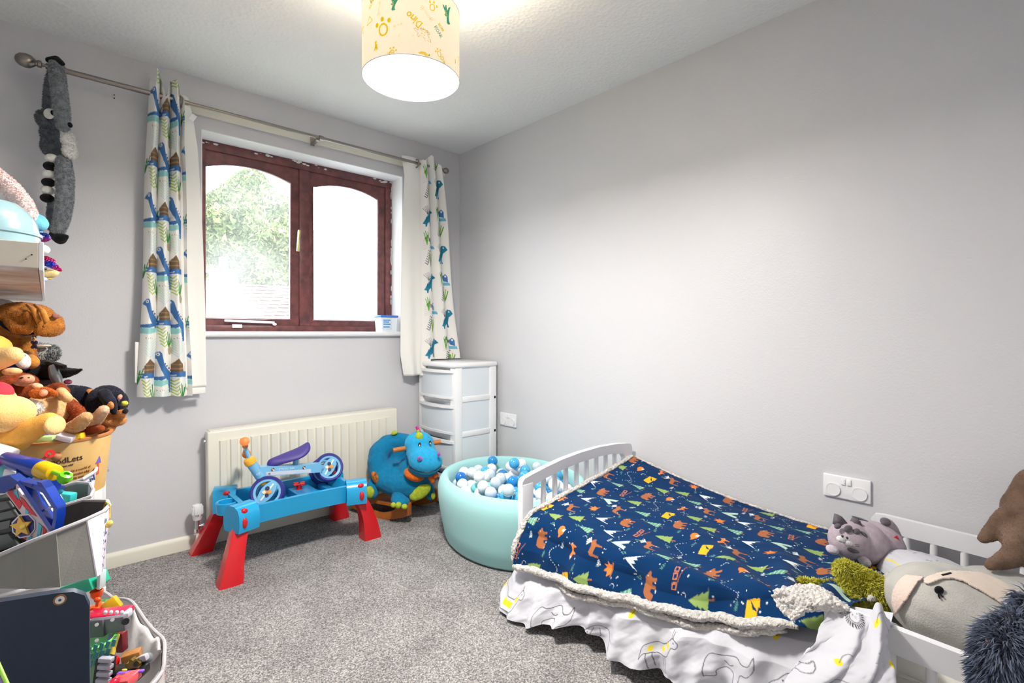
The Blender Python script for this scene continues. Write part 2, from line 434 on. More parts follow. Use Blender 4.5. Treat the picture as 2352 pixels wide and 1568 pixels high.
# ------------------------------------------------------------------ window
win = bpy.data.objects.new('window_1', None); COL.objects.link(win); win.location = (-1.06, WY, 1.1); win['kind'] = 'structure'
fz0, fz1 = 1.10, WZ1 - .004; fx0, fx1 = WX0 + .004, WX1 - .004
f = B()
f.box((fx0, WY, fz1 - .05), (fx1, WY + .07, fz1), .003).box((fx0, WY, fz0), (fx1, WY + .07, fz0 + .036), .003)
f.box((fx0, WY, fz0 + .036), (fx0 + .045, WY + .07, fz1 - .05), .003).box((fx1 - .047, WY, fz0 + .036), (fx1, WY + .07, fz1 - .05), .003)
ml, mr = aty(688, 748, WY)[0], aty(711, 748, WY)[0]
f.box((ml, WY, fz0 + .036), (mr, WY + .07, fz1 - .05), .003)
struct('window_frame', f, M_wood, win)
M_glass = bpy.data.materials.new('window_glass'); M_glass.use_nodes = True
nt = M_glass.node_tree; nt.nodes.clear(); o_ = nnode(nt, 'ShaderNodeOutputMaterial'); tr = nnode(nt, 'ShaderNodeBsdfTransparent'); gl = nnode(nt, 'ShaderNodeBsdfGlossy'); gl.inputs['Roughness'].default_value = .02
tr.inputs[0].default_value = (.97, .98, .97, 1); ms = nnode(nt, 'ShaderNodeMixShader'); ms.inputs[0].default_value = .06
nt.links.new(tr.outputs[0], ms.inputs[1]); nt.links.new(gl.outputs[0], ms.inputs[2]); nt.links.new(ms.outputs[0], o_.inputs[0])
def mist_haze(name, lo, hi, sc):
    m = bpy.data.materials.new(name); m.use_nodes = True; nt = m.node_tree; nt.nodes.clear()
    o_ = nnode(nt, 'ShaderNodeOutputMaterial'); tr = nnode(nt, 'ShaderNodeBsdfTransparent'); tl = nnode(nt, 'ShaderNodeBsdfTranslucent'); tl.inputs[0].default_value = (.97, .98, 1, 1)
    ms = nnode(nt, 'ShaderNodeMixShader'); tc = nnode(nt, 'ShaderNodeTexCoord'); n = nnode(nt, 'ShaderNodeTexNoise'); n.inputs['Scale'].default_value = sc; mr_ = nnode(nt, 'ShaderNodeMapRange')
    mr_.inputs[1].default_value = .35; mr_.inputs[2].default_value = .65; mr_.inputs[3].default_value = lo; mr_.inputs[4].default_value = hi
    nt.links.new(tc.outputs['Object'], n.inputs[0]); nt.links.new(n.outputs['Fac'], mr_.inputs[0]); nt.links.new(mr_.outputs[0], ms.inputs[0])
    nt.links.new(tr.outputs[0], ms.inputs[1]); nt.links.new(tl.outputs[0], ms.inputs[2]); nt.links.new(ms.outputs[0], o_.inputs[0]); return m
def sash(x0, x1, gx0, gx1, glass):
    y0, y1 = WY + .012, WY + .05; z0, z1 = fz0 + .036, fz1 - .05; gz0 = 1.172; gz1 = 2.0; rise = .045
    s = B().box((x0, y0, z0), (gx0, y1, z1)).box((gx1, y0, z0), (x1, y1, z1)).box((gx0, y0, z0), (gx1, y1, gz0))
    arc = [(lerp(gx0, gx1, k / 16), gz1 + rise * (1 - (2 * k / 16 - 1) ** 2)) for k in range(17)]
    s.prism([(gx0, z1)] + arc + [(gx1, z1)], (0, y0, 0), (1, 0, 0), (0, 0, 1), (0, y1 - y0, 0))
    so = struct('sash', s, M_wood, win, smooth=False)
    # slim glazing bead following the arch
    bd = B().tube([(gx0 + .003, y0, gz0 + .003)] + [(x, y0, z - .004) for x, z in arc] + [(gx1 - .003, y0, gz0 + .003)], .004, 6, closed=True, up=(0, 1, 0))
    struct('glazing_bead', bd, M_wood, so)
    p = [(gx0 - .01, gz0 - .01)] + [(x, z + .005) for x, z in arc] + [(gx1 + .01, gz0 - .01)]
    struct('pane', B().prism(p, (0, y0 + .02, 0), (1, 0, 0), (0, 0, 1), (0, .003, 0)), glass, so, smooth=False)
    return so
a = aty
s1 = sash(fx0 + .045, ml, a(470, 500, WY)[0], a(670, 500, WY)[0], mist_haze('view_haze_glass', .02, .10, 2))  # left pane: white haze mixed in to wash out the trees behind it
s2 = sash(mr, fx1 - .047, a(720, 500, WY)[0], a(871, 500, WY)[0], mist_haze('misted_glass', .18, .5, 3))
M_brass = mat('polished_brass', (236, 214, 160), .2, metal=.8)
hx = a(684, 520, WY)[0]
hb = B().box((hx + .004, WY + .002, 1.60), (hx + .022, WY + .012, 1.70), .003).box((hx - .012, WY - .028, 1.58), (hx + .006, WY - .012, 1.715), .006, rot=Matrix.Rotation(.06, 3, 'Y')).cyl((hx + .012, WY + .01, 1.68), (hx, WY - .02, 1.69), .008)
tag(hb.out('brass_catch', M_brass), 'brass casement handle on the left window sash', 'handle')
st = B()
p0, p1 = a(515, 735, WY - .015), a(630, 745, WY - .015)
st.box((p0[0], WY - .025, 1.150), (p1[0], WY - .013, 1.163), .003, rot=Matrix.Rotation(.03, 3, 'Y')).ell((p1[0], WY - .02, 1.143), (.012, .008, .008), 10, 8)
st.box((-1.47, WY - .012, 1.12), (-1.42, WY + .0, 1.14), .002).cyl((-1.455, WY - .02, 1.13), (-1.455, WY, 1.13), .004).cyl((-1.432, WY - .02, 1.13), (-1.432, WY, 1.13), .004)
tag(st.out('window_stay', M_whitepl), 'white casement stay arm along the bottom of the window', 'stay')

# world outside: neighbour's roof, chimney and conifers
M_leaf = mat('conifer_green', (118, 134, 84), .8, var=(1.8, (78, 98, 62), .8))
def tree(name, px, py, Y, rx, rz, n, label, seed):
    c = aty(px, py, Y); t = thing(name, label, 'tree', (c[0], c[1], -3), 'trees beyond the neighbouring roof')
    g = np.random.default_rng(seed)
    th = g.uniform(0, 2 * np.pi, n); zz = g.uniform(-1, 1, n); r = np.sqrt(1 - zz ** 2) * g.uniform(.75, 1, n) * (.85 - .25 * zz)
    P = np.stack([np.cos(th) * r * rx, np.sin(th) * r * rx, zz * rz], 1) + c
    P += (np.array([mnoise.noise_vector(Vector(p * .9)) for p in P])) * rx * .35
    S = .065
    V = P[:, None] + g.normal(0, S, (n, 3, 3)); F = np.arange(n * 3).reshape(n, 3)
    me = bpy.data.meshes.new('foliage'); me.from_pydata(V.reshape(-1, 3).tolist(), [], F.tolist()); link('foliage', me, M_leaf, t, kind='stuff', shade=False)
    B().lathe([(.0, -3), (.35, -3), (.22, c[2] + rz * .6), (0, c[2] + rz * .6)], (c[0], c[1], 0), 12).out('trunk', mat('bark', (90, 76, 62), .9, bump=(12, .5, .02)), t)
tree('conifer', 560, 575, 12, 1.75, 1.8, 55000, 'tall pale green tree seen through the left window pane', 5)
tree('conifer', 655, 590, 17, 1.9, 2.1, 40000, 'rounder tree behind the roof ridge at the window mullion', 8)
tree('conifer', 800, 640, 22, 3.2, 2.0, 16000, 'faint tree seen through the misted right window pane', 9)
tree('conifer', 440, 590, 21, 1.9, 2.6, 9000, 'tree half hidden behind the window jamb by the left curtain', 11)
M_tile = mat('clay_roof_tile', (150, 126, 118), .85, var=(3, (134, 112, 106), .6))
M_tile2 = mat('pale_slate', (170, 168, 168), .8, var=(3, (145, 145, 145), .6))
ho = thing('neighbour_house', 'red tiled neighbouring roof with a chimney beyond the window', 'house', (-1, 9, -3))
r1, r2 = aty(530, 650, 9), aty(905, 652, 9); rz = r1[2]
rf = B(); rf.quad((r1[0], 9, rz), (r2[0] + 1.5, 9, rz), (r2[0] + 3, 5.6, rz - 2.1), (r1[0] + .8, 5.6, rz - 2.1)).quad((r1[0], 9, rz), (r2[0] + 1.5, 9, rz), (r2[0] + 1.5, 9.9, rz - 1), (r1[0], 9.9, rz - 1))
rf.out('roof', M_tile, ho, smooth=False)
tl = B(); nr = 26
for k in range(nr):
    t = (k + .5) / nr; y = lerp(9, 5.6, t); z = rz - 2.1 * t + .02; xa = r1[0] + .8 * t; xb = r2[0] + 1.5 + 1.5 * t
    nx = int((xb - xa) / .24)
    for j in range(nx):
        x = xa + j * .24 + (.12 if k % 2 else 0); dz = .012 * ((j * 7 + k * 3) % 3)
        tl.quad((x, y + .07, z + .015), (x + .23, y + .07, z + .015), (x + .23, y - .075, z - .04 + dz), (x, y - .075, z - .04 + dz))
tl.out('roof_tiles', M_tile, ho, smooth=False, kind='stuff')
r0 = B(); r0.quad((r1[0] - 3, 9, rz + .02), (r1[0], 9, rz + .02), (r1[0] + .85, 5.5, rz - 2.1), (r1[0] - 3, 5.5, rz - 2.1)); r0.out('side_roof', M_tile2, ho, smooth=False)
B().box((r1[0] - 3, 5.7, -3), (r2[0] + 3, 9, rz - 2.1)).out('house_wall', mat('render_cream', (190, 186, 178), .9), ho, smooth=False)
c = aty(513, 652, 8.7)
ch = B().box((c[0] - .22, 8.5, rz - .5), (c[0] + .22, 8.9, rz + .18)).box((c[0] - .27, 8.45, rz + .18), (c[0] + .27, 8.95, rz + .24)); ch.out('chimney', mat('chimney_brick', (176, 150, 138), .9), ho, smooth=False)
B().lathe([(.09, 0), (.08, .25), (.06, .25), (.06, 0)], (c[0], 8.7, rz + .24), 14).out('chimney_pot', mat('terracotta', (160, 110, 90), .8), ho)
gr = B().box((-30, 1.0, -3.1), (30, 40, -3.0)).out('ground_outside', mat('lawn', (92, 104, 74), 1), smooth=False); gr['kind'] = 'structure'

# ------------------------------------------------------------------ curtain rod
RY, RZ = -.1, 2.217
rod = thing('curtain_rod', 'brushed metal curtain rod with egg finials above the window', 'curtain rod', (-1.2, RY, RZ))
B().cyl((-2.235, RY, RZ), (-1.72, RY, RZ), .0115).out('thick_tube', M_steel, rod)
B().cyl((-1.72, RY, RZ), (-.23, RY, RZ), .0085).out('thin_tube', M_steel, rod)
B().lathe([(0, -.038), (.014, -.034), (.025, -.022), (.029, -.004), (.026, .012), (.016, .024), (.012, .027), (.012, .031), (.015, .034), (.015, .044), (.007, .047), (.006, .072), (0, .072)], (-2.292, RY, RZ), 24, axis=(1, 0, 0)).out('finial', M_steel, rod)
B().lathe([(0, -.022), (.010, -.020), (.018, -.011), (.021, 0), (.018, .011), (.010, .020), (.008, .026), (.011, .030), (.011, .044), (0, .046)], (-.190, RY, RZ), 24, axis=(-1, 0, 0)).out('finial', M_steel, rod)
for x in (-1.083,):
    B().box((x - .012, RY - .002, RZ - .02), (x + .012, 0 - .018, RZ - .008), .002).box((x - .012, -.026, RZ - .03), (x + .012, -.018, RZ + .03), .002).lathe([(.0095, -.012), (.013, -.012), (.013, .012), (.0095, .012), (.0095, -.012)], (x + .02, RY, RZ), 20, axis=(1, 0, 0)).out('bracket', M_steel, rod)
for x in (-2.21, -.26):
    B().cyl((x, RY, RZ - .006), (x, -.001, RZ - .006), .006).lathe([(0, 0), (.022, 0), (.022, .006), (0, .006)], (x, -.0005, RZ - .006), 18, axis=(0, -1, 0)).out('bracket', M_steel, rod)

# ------------------------------------------------------------------ curtain print
CW, CH = .20, .495
cv = Canvas(CW, CH, 900, (238, 236, 232), True, True)
def cmotifs(cv, ox, oy, alt):
    W = lambda p: [(x + ox, y + oy) for x, y in p]
    blue, teal, brown, brown2, lime, green, pale, navy = (70, 118, 176), (150, 208, 206), (122, 98, 72), (160, 134, 104), (170, 196, 48), (52, 140, 52), (190, 222, 222), (38, 44, 70)
    if alt == 0:
        cv.poly(W([(-.03, 0), (-.031, .034), (-.022, .045), (-.008, .058), (.004, .067), (.02, .05), (.032, .040), (.036, 0)]), brown)
        cv.poly(W([(-.03, .012), (.034, .014), (.035, .021), (-.03, .019)]), brown2); cv.poly(W([(-.026, .034), (.03, .034), (.028, .038), (-.026, .039)]), brown2)
        cv.poly(W([(.036, 0), (.042, .045), (.052, .05), (.06, 0)]), (222, 212, 198))
        cv.poly(W([(-.055, 0), (.05, .002), (.06, -.012), (.045, -.024), (-.05, -.022), (-.035, -.010)]), blue)
        cv.poly(W([(-.03, -.014), (-.006, -.012), (-.01, -.017), (-.03, -.018)]), (238, 236, 232))
        for k in range(6): y = -.125 + k * .016; cv.line(W([(.002 - .004 * k, y), (-.022 - .003 * k, y + .014)]), .005, lime); cv.line(W([(.002 - .004 * k, y), (.020 - .003 * k, y + .013)]), .005, lime)
        for k in range(5): cv.line(W([(.03, -.135), (.010 + .010 * k, -.075 + .01 * ((k * 2) % 3))]), .0045, green)
        cv.poly(W([(.022, -.135), (.034, -.115), (.044, -.14), (.036, -.165), (.026, -.16)]), (176, 160, 130))
        cv.poly(W([(-.035, -.148), (-.045, -.16), (-.05, -.172), (-.036, -.182), (-.030, -.20), (-.016, -.235), (.004, -.262), (.018, -.275), (.03, -.31), (.034, -.345), (.046, -.345), (.048, -.30), (.05, -.262), (.036, -.245), (.016, -.222), (.0, -.20), (-.010, -.172), (-.015, -.155), (-.024, -.147)]), blue)
        cv.disc((ox - .031, oy - .160), .007, (240, 240, 240)); cv.disc((ox - .032, oy - .160), .0034, navy)
        for k in range(4): cv.disc((ox + .008 + k * .011, oy - .205 - k * .011), .0042, navy)
        cv.poly(W([(-.055, -.268), (.01, -.262), (.02, -.275), (-.01, -.283), (-.055, -.281)]), blue)
        cv.poly(W([(-.055, -.283), (.028, -.283), (.03, -.302), (-.01, -.312), (-.055, -.308)]), teal)
        for k in range(4): cv.disc((ox - .03 + k * .013, oy - .33 - .003 * (k % 2)), .002, navy)
        for k in range(6): cv.line(W([(-.002 - .002 * k, -.42 + k * .013), (-.03, -.400 + k * .013)]), .0032, pale); cv.line(W([(.002, -.42 + k * .013), (.034, -.392 + k * .013)]), .0032, pale)
        for k in range(4): cv.line(W([(-.052, -.05), (-.07 + .012 * k, .012 + .01 * (k % 2))]), .004, green)
        for k in range(5): cv.line(W([(.062, -.2 + k * .012), (.08, -.192 + k * .012)]), .0035, navy)
    else:
        # spiny back dinosaur and fern for the right curtain
        tealb = (40, 128, 158)
        cv.poly(W([(.02, .06), (.05, .10), (.09, .12), (.12, .155), (.135, .175), (.16, .17), (.185, .145), (.165, .135), (.14, .12), (.13, .08), (.135, .05), (.12, .05), (.11, .075), (.07, .06), (.06, .04), (.045, .04), (.045, .055)]), tealb)
        for k in range(6): cv.line(W([(.05 + .013 * k, .1 + .01 * k), (.055 + .013 * k, .075 + .008 * k)]), .006, (24, 84, 112))
        for k in range(9): cv.line(W([(.075, .12), (.02 + .012 * k, .16 + .02 * math.sin(k * .4))]), .0025, navy)
        cv.disc((ox + .145, oy + .158), .005, (240, 240, 240))
        for k in range(7): y = .23 + k * .014; cv.line(W([(.06 + k * .007, y), (.085 + k * .007, y + .018)]), .005, navy); cv.line(W([(.06 + k * .007, y), (.035 + k * .007, y + .012)]), .005, navy)
        for k in range(5): cv.line(W([(.12, .22), (.095 + .015 * k, .30 + .01 * (k % 2))]), .007, lime if k % 2 else green)
        for q in ((.05, .4), (.075, .415), (.1, .395)): cv.disc((ox + q[0], oy + q[1]), .014, brown)
        cv.poly(W([(.11, .34), (.19, .34), (.18, .36), (.12, .362)]), (110, 180, 205))
        cv.poly(W([(.13, .37), (.12, .40), (.145, .42), (.165, .40), (.165, .36)]), blue); cv.disc((ox + .145, oy + .403), .007, (240, 240, 240))
        for k in range(6): cv.line(W([(.02, .33 + .012 * k), (.09, .345 + .012 * k)]), .0025, (214, 202, 190))
cmotifs(cv, .10, .0, 0)
cv2 = Canvas(.42, .44, 700, (238, 236, 232), True, True); cmotifs(cv2, .0, 0, 2); cmotifs(cv2, .20, .2, 2)
for c0 in ((.2, .1), (.0, .36)):
    for k in range(5): cv2.line([(c0[0] + .06, c0[1]), (c0[0] + .03 + .015 * k, c0[1] + .08 + .01 * (k % 2))], .006, (80, 170, 50))
M_curtain = mat('printed_cotton', (238, 236, 232), .85, attr=True, bump=(900, .15, .0006), spec=.2)
M_lining = mat('cream_lining', (240, 239, 234), .85, bump=(35, .2, .003), spec=.2)

def curtain(name, label, rowsp, rowsl, folds, canvas, uw, bottoms, topj, uoff, depth, side, lin_first):
    """rowsp/rowsl: lists of (z, xl, xr) for print and lining"""
    t = thing(name, label, 'curtain', ((rowsp[0][1] + rowsp[0][2]) / 2, RY, RZ), 'curtains at the window')
    def prof(rows, z, col):
        zs = [r[0] for r in rows][::-1]; return np.interp(z, zs, [r[col] for r in rows][::-1])
    nu, nv = 200, 500
    s = np.linspace(0, 1, nu)[:, None] * np.ones((1, nv)); q = np.ones((nu, 1)) * np.linspace(0, 1, nv)
    ztop = rowsp[0][0] + np.interp(s, *topj); zb = np.interp(s, *bottoms)
    Z = ztop + (zb - ztop) * q
    xl, xr = prof(rowsp, Z, 1), prof(rowsp, Z, 2)
    ph = s * folds + .12 * np.sin(Z * 2.1 + 1) * s * (1 - s)
    fr = np.abs(np.sin(np.pi * ph)) ** .6
    dep = depth * (1 + .25 * (1 - q))
    Y = RY + .018 - dep * fr + .006 * np.sin(Z * 5 + s * 7)
    X = xl + (xr - xl) * (s + .016 * np.sin(2 * np.pi * ph)) + .004 * np.sin(Z * 6 + s * 3)
    kf = np.floor(ph); frc = ph - kf
    col = canvas.sample(.10 + (frc - .5) * .080 + .012 * (kf % 3 - 1), Z + .085 + kf * CH / 2) if side == 0 else canvas.sample(s * .42 + uoff, Z)
    grid('printed_cloth', np.stack([X, Y, Z], -1), M_curtain, t, col)
    nu, nv = 70, 90
    s = np.linspace(0, 1, nu)[:, None] * np.ones((1, nv)); q = np.ones((nu, 1)) * np.linspace(0, 1, nv)
    Z = rowsl[0][0] + (rowsl[-1][0] - rowsl[0][0]) * q
    xl, xr = prof(rowsl, Z, 1), prof(rowsl, Z, 2); X = xl + (xr - xl) * s
    e = s if lin_first else 1 - s
    Y = RY + .02 - .02 * np.sin(np.pi * s) * (1 - .3 * q) + .008 * np.sin(s * 9 + Z * 1.5) * q + .005 * vnoise(X * 14, Z * 7, 4)
    grid('lining', np.stack([X, Y, Z], -1), M_lining, t, thick=.0015)
    return t
def rx(px, Y=RY - .02): return aty(px, 500, Y)[0]
ct = curtain('curtain', 'left dinosaur print curtain with cream lining, drawn open beside the window',
    [(2.27, rx(343), rx(424)), (2.0, rx(340), rx(420)), (1.6, rx(333), rx(428)), (1.2, rx(325), rx(433)), (.79, rx(318), rx(438))],
    [(2.25, rx(405), rx(436)), (2.16, rx(400), rx(447)), (2.0, rx(400), rx(458)), (1.7, rx(395), rx(467)), (1.3, rx(395), rx(474)), (.82, rx(395), rx(478))],
    3.25, cv, .80, ([0, 1], [.795, .785]), ([0, .12, .2, .3, .42, .5, .58, .75, 1], [.02, -.03, .065, .05, -.06, -.05, .03, .03, -.05]), .0, .045, 0, False)
hm = B().box((rx(433), RY - .004, .79), (rx(474), RY + .004, .822), .003).out('hem_tab', M_lining, ct)
B().box((rx(312), RY + .015, .86), (rx(322), RY + .022, 1.05), .003).out('lining_edge', M_lining, ct)
for px in (414,): B().tube([(rx(px) + .002, RY + .026 * math.cos(k * math.pi / 10), RZ - .004 + .026 * math.sin(k * math.pi / 10)) for k in range(20)], .004, 8, closed=True, up=(1, 0, 0)).out('eyelet', M_steel, ct)
B().box((rx(438), RY - .012, 2.13), (rx(450), RY - .01, 2.165), .001, rot=Matrix.Rotation(.5, 3, 'Y')).out('care_label', M_whitepl, ct)
rt = curtain('curtain', 'right dinosaur print curtain resting on the white drawer tower',
    [(2.25, rx(966), rx(1012)), (2.1, rx(969), rx(1018)), (1.6, rx(972), rx(1034)), (1.2, rx(973), rx(1046)), (.82, rx(973), rx(1060))],
    [(2.25, rx(930), rx(972)), (2.12, rx(936), rx(975)), (1.7, rx(930), rx(976)), (1.3, rx(928), rx(976)), (.95, rx(928), rx(976)), (.81, rx(936), rx(976))],
    2.6, cv2, .62, ([0, .16, .18, 1], [.808, .812, .915, .915]), ([0, .3, .5, 1], [-.01, .0, .04, -.03]), .0, .04, 1, True)
B().tube([(rx(960), RY + .026 * math.cos(k * math.pi / 10) - .004, RZ - .004 + .026 * math.sin(k * math.pi / 10)) for k in range(20)], .005, 8, closed=True, up=(1, 0, 0)).out('eyelet', M_steel, rt)

# ------------------------------------------------------------------ lampshade
lam = thing('ceiling_lamp', 'lit drum lampshade printed with yellow and green dinosaurs and paw prints', 'lamp', (LAMP[0], LAMP[1], 1.895))
LR, LZ0, LZ1 = .151, 1.894, 2.106
lc = Canvas(2 * math.pi * LR, LZ1 - LZ0, 1100, (255, 238, 208), True, False)
YE, GR, BR = (222, 190, 10), (60, 150, 120), (206, 180, 140)
def paw(c, s, rot, col=YE):
    t = np.linspace(0, 2 * np.pi, 18); P = place(np.stack([.5 * np.cos(t), .62 * np.sin(t)], 1), c, s, rot); lc.line(P, s * .2, col)
    for q in ((-.75, .75), (0, 1.15), (.8, .8)): lc.disc(place([q], c, s, rot)[0], s * .22, col, s * .27)
def bone(c, s, rot, col=BR):
    lc.line(place([(-1, 0), (1, 0)], c, s, rot), s * .07, col); lc.line(place([(-1, .25), (1, .25)], c, s, rot), s * .07, col)
    for x in (-1.15, 1.15):
        for y in (-.05, .32):
            t = np.linspace(0, 2 * np.pi, 10); lc.line(place(np.stack([x + .2 * np.cos(t), y + .2 * np.sin(t)], 1), c, s, rot), s * .07, col)
STROKE = {'D': [[(0, 0), (0, 1), (.35, .95), (.6, .5), (.35, .05), (0, 0)]], 'i': [[(.1, 0), (.1, .6)], [(.1, .85), (.1, .95)]], 'n': [[(0, 0), (0, .6)], [(0, .4), (.2, .6), (.42, .55), (.45, 0)]],
          'o': [[(.25 + .25 * math.cos(k * .7), .3 + .3 * math.sin(k * .7)) for k in range(10)]], 'R': [[(0, 0), (0, 1), (.45, .9), (.45, .6), (0, .5), (.5, 0)]],
          'O': [[(.3 + .3 * math.cos(k * .63), .5 + .5 * math.sin(k * .63)) for k in range(11)]], 'A': [[(0, 0), (.3, 1), (.6, 0)], [(.12, .4), (.48, .4)]], '!': [[(.1, .3), (.12, 1)], [(.1, 0), (.1, .08)]]}
def word(c, s, rot, w, col, th=.12):
    x = 0
    for ch in w:
        for st_ in STROKE[ch]: lc.line(place([(x + p[0], p[1]) for p in st_], c, s, rot), s * th, col)
        x += {'i': .32, '!': .3, 'O': .8, 'A': .75, 'D': .8, 'R': .7}.get(ch, .66)
def stego(c, s, rot, flip=1):
    P = [(-1.3, .2), (-1.15, .4), (-.9, .3), (-.7, .55), (-.4, .8), (0, .9), (.4, .75), (.7, .45), (.9, .3), (1.2, .25), (1.3, 0), (1.0, -.1), (.8, -.05), (.7, -.35), (.5, -.35), (.45, -.1), (-.3, -.1), (-.35, -.4), (-.6, -.4), (-.6, 0), (-1, .05), (-1.3, .2)]
    lc.line(place(P, c, s, rot, flip), s * .05, (168, 140, 110))
    for k in range(6): a_ = place([(-.65 + .25 * k, .62 + .2 * math.sin(k * .6)), (-.55 + .25 * k, .95 + .15 * math.sin(k * .6)), (-.42 + .25 * k, .68 + .2 * math.sin(k * .6))], c, s, rot, flip); lc.line(a_, s * .05, (190, 160, 60))
    for q in ((-.3, .55), (.1, .6), (-.2, .25), (.2, .25)): lc.disc(place([q], c, s, rot, flip)[0], s * .09, YE)
def trex(c, s, rot, col=GR):
    P = [(-.3, 1.2), (.1, 1.3), (.3, 1.1), (.2, .9), (.1, .6), (.3, .5), (.35, .35), (.15, .3), (.25, -.1), (.3, -.5), (.1, -.5), (0, -.2), (-.1, -.5), (-.3, -.5), (-.2, 0), (-.5, -.3), (-1, -.5), (-.6, 0), (-.3, .5), (-.2, .9)]
    lc.poly(place(P, c, s, rot), col)
    for k in range(4): lc.line(place([(-.02, .55 - .16 * k), (.12, .52 - .16 * k)], c, s, rot), s * .07, YE)
# angle facing the camera -> middle of the canvas strip
aC = math.atan2(CAM[1] - LAMP[1], CAM[0] - LAMP[0])
Wc = 2 * math.pi * LR
def U(x): return (x * LR) % Wc      # x radians to the right (as seen by the camera) from the facing line
pi = math.pi
def Lp(px, py):
    """canvas position seen at photo pixel (px,py) on the near face of the shade"""
    r = ray(px, py); ox, oy = CAM[0] - LAMP[0], CAM[1] - LAMP[1]; a_ = r[0] ** 2 + r[1] ** 2; b_ = 2 * (ox * r[0] + oy * r[1]); c_ = ox * ox + oy * oy - LR * LR
    t = (-b_ - math.sqrt(max(0, b_ * b_ - 4 * a_ * c_))) / (2 * a_); p = CAM + r * t
    return (((math.atan2(p[1] - LAMP[1], p[0] - LAMP[0]) - aC) % (2 * pi)) * LR, p[2] - LZ0)
paw(Lp(880, 68), .027, .1); word(Lp(970, 53), .0205, 2.5, 'Dino', YE, .17); paw(Lp(993, 17), .015, -.3); bone(Lp(979, 32), .0165, -.75); bone(Lp(872, 19), .014, 1.5)
trex(Lp(1024, 24), .030, pi + .35); word(Lp(997, 63), .0115, -.8, 'ROAR', GR, .15); word(Lp(1006, 56), .0085, -.7, 'ROAR', YE, .2); stego(Lp(970, 82), .022, -.45)
trex(Lp(865, 109), .016, .2, YE); paw(Lp(900, 120), .012, -.4); word(Lp(888, 134), .013, .6, 'Dino', YE, .17); paw(Lp(1009, 124), .012, .5); word(Lp(1012, 134), .013, -.8, 'Dino', YE, .17)
lc.poly(place([(-1, .1), (-.3, .5), (.4, .5), (1, .1), (1.2, -.4), (.8, -.2), (.5, -.4), (0, 0), (-.6, -.2)], Lp(972, 124), .015, 0), (240, 200, 80)); lc.poly(place([(1, 0), (1.3, .4), (1.4, -.1)], Lp(972, 124), .015, 0), GR)
word(Lp(853, 8), .014, .5, 'ROAR', GR, .15); word(Lp(851, 20), .010, .9, 'ROAR', YE, .17); lc.line([Lp(843, 59), Lp(849, 38), Lp(855, 45), Lp(852, 50), Lp(843, 59)], .0028, YE); lc.disc(Lp(1046, 141), .003, YE, .009)
trex(Lp(903, 2), .022, pi, GR); bone(Lp(914, 58), .010, .3)
for k in range(30): t = k / 29; lc.disc(Lp(902 + 50 * t + 9 * math.sin(t * 10), 90 + 9 * math.cos(t * 10)), .0008, BR)
for k, x in enumerate(np.arange(1.3, 5.2, .42)):
    [lambda: paw((U(x), .05 + .1 * (k % 2)), .013, k), lambda: word((U(x), .12), .018, k, 'Dino', YE, .15), lambda: stego((U(x), .1), .018, k * .5), lambda: bone((U(x), .1), .015, k)][k % 4]()
nu, nv = 620, 140
uu = np.linspace(0, 1, nu, endpoint=False)[:, None] * np.ones((1, nv)); vv = np.ones((nu, 1)) * np.linspace(0, 1, nv)
ang = aC + uu * 2 * np.pi
P = np.stack([LAMP[0] + LR * np.cos(ang), LAMP[1] + LR * np.sin(ang), LZ0 + (LZ1 - LZ0) * vv], -1)
M_shade = mat('lit_lampshade_fabric', (255, 244, 222), .9, attr=True, emis=((255, 244, 222), .32), bump=(900, .1, .0005), spec=.1)
grid('shade', P, M_shade, lam, lc.sample(uu * Wc, vv * (LZ1 - LZ0)), closed=True)
for z in (LZ0, LZ1): B().tube([(LAMP[0] + LR * math.cos(k * pi / 24), LAMP[1] + LR * math.sin(k * pi / 24), z) for k in range(48)], .0016, 6, closed=True).out('rim', M_white, lam)
M_diff = mat('lit_diffuser', (255, 255, 250), .5, emis=((255, 250, 242), 3.0))
B().lathe([(0, 0), (LR - .003, 0), (LR - .003, .002), (0, .002)], (LAMP[0], LAMP[1], LZ0 + .003), 48).out('diffuser', M_diff, lam)
B().cyl((LAMP[0], LAMP[1], 2.09), (LAMP[0], LAMP[1], H - .03), .0035).out('cord', M_whitepl, lam)
B().lathe([(0, 0), (.05, 0), (.048, -.02), (.02, -.035), (0, -.035)], (LAMP[0], LAMP[1], H), 24).out('ceiling_rose', M_whitepl, lam)
sp = B()
for k in range(3): a_ = k * 2 * pi / 3; sp.cyl((LAMP[0], LAMP[1], 2.085), (LAMP[0] + LR * math.cos(a_), LAMP[1] + LR * math.sin(a_), LZ1), .0018)
sp.cyl((LAMP[0], LAMP[1], 2.05), (LAMP[0], LAMP[1], 2.10), .018); sp.out('spider', M_whitepl, lam)

# ------------------------------------------------------------------ radiator
rad = thing('radiator', 'long cream ribbed panel radiator under the window', 'radiator', (-1.09, -.1, .12))
xa, xb = -1.636, -.566; YR = -.10; zb, zt = .125, .60
def tilt(o): o.rotation_euler = (0, -.012, 0); return o
body = B().box((xa, YR, zb), (xb, YR + .055, zt), .008, seg=3)
nr = 20; pitch = (xb - xa - .09) / nr
for k in range(nr):
    x = xa + .045 + pitch * (k + .5); w = pitch * .38
    body.prism([(-w, 0), (w, 0), (w * .72, -.012), (-w * .72, -.012)], (x, YR + .0005, zb + .035), (1, 0, 0), (0, 1, 0), (0, 0, zt - zb - .085))
rb = body.out('panel', M_cream, rad); tilt(rb)
tilt(B().box((xa + .01, YR + .004, zt - .004), (xb - .01, YR + .075, zt + .004), .003).out('top_grille', M_cream, rad))
bk = B()
for x in (-1.45, -.75): bk.box((x - .02, YR + .05, .2), (x + .02, -.001, .5))
bk.out('wall_bracket', M_cream, rad, kind='stuff')
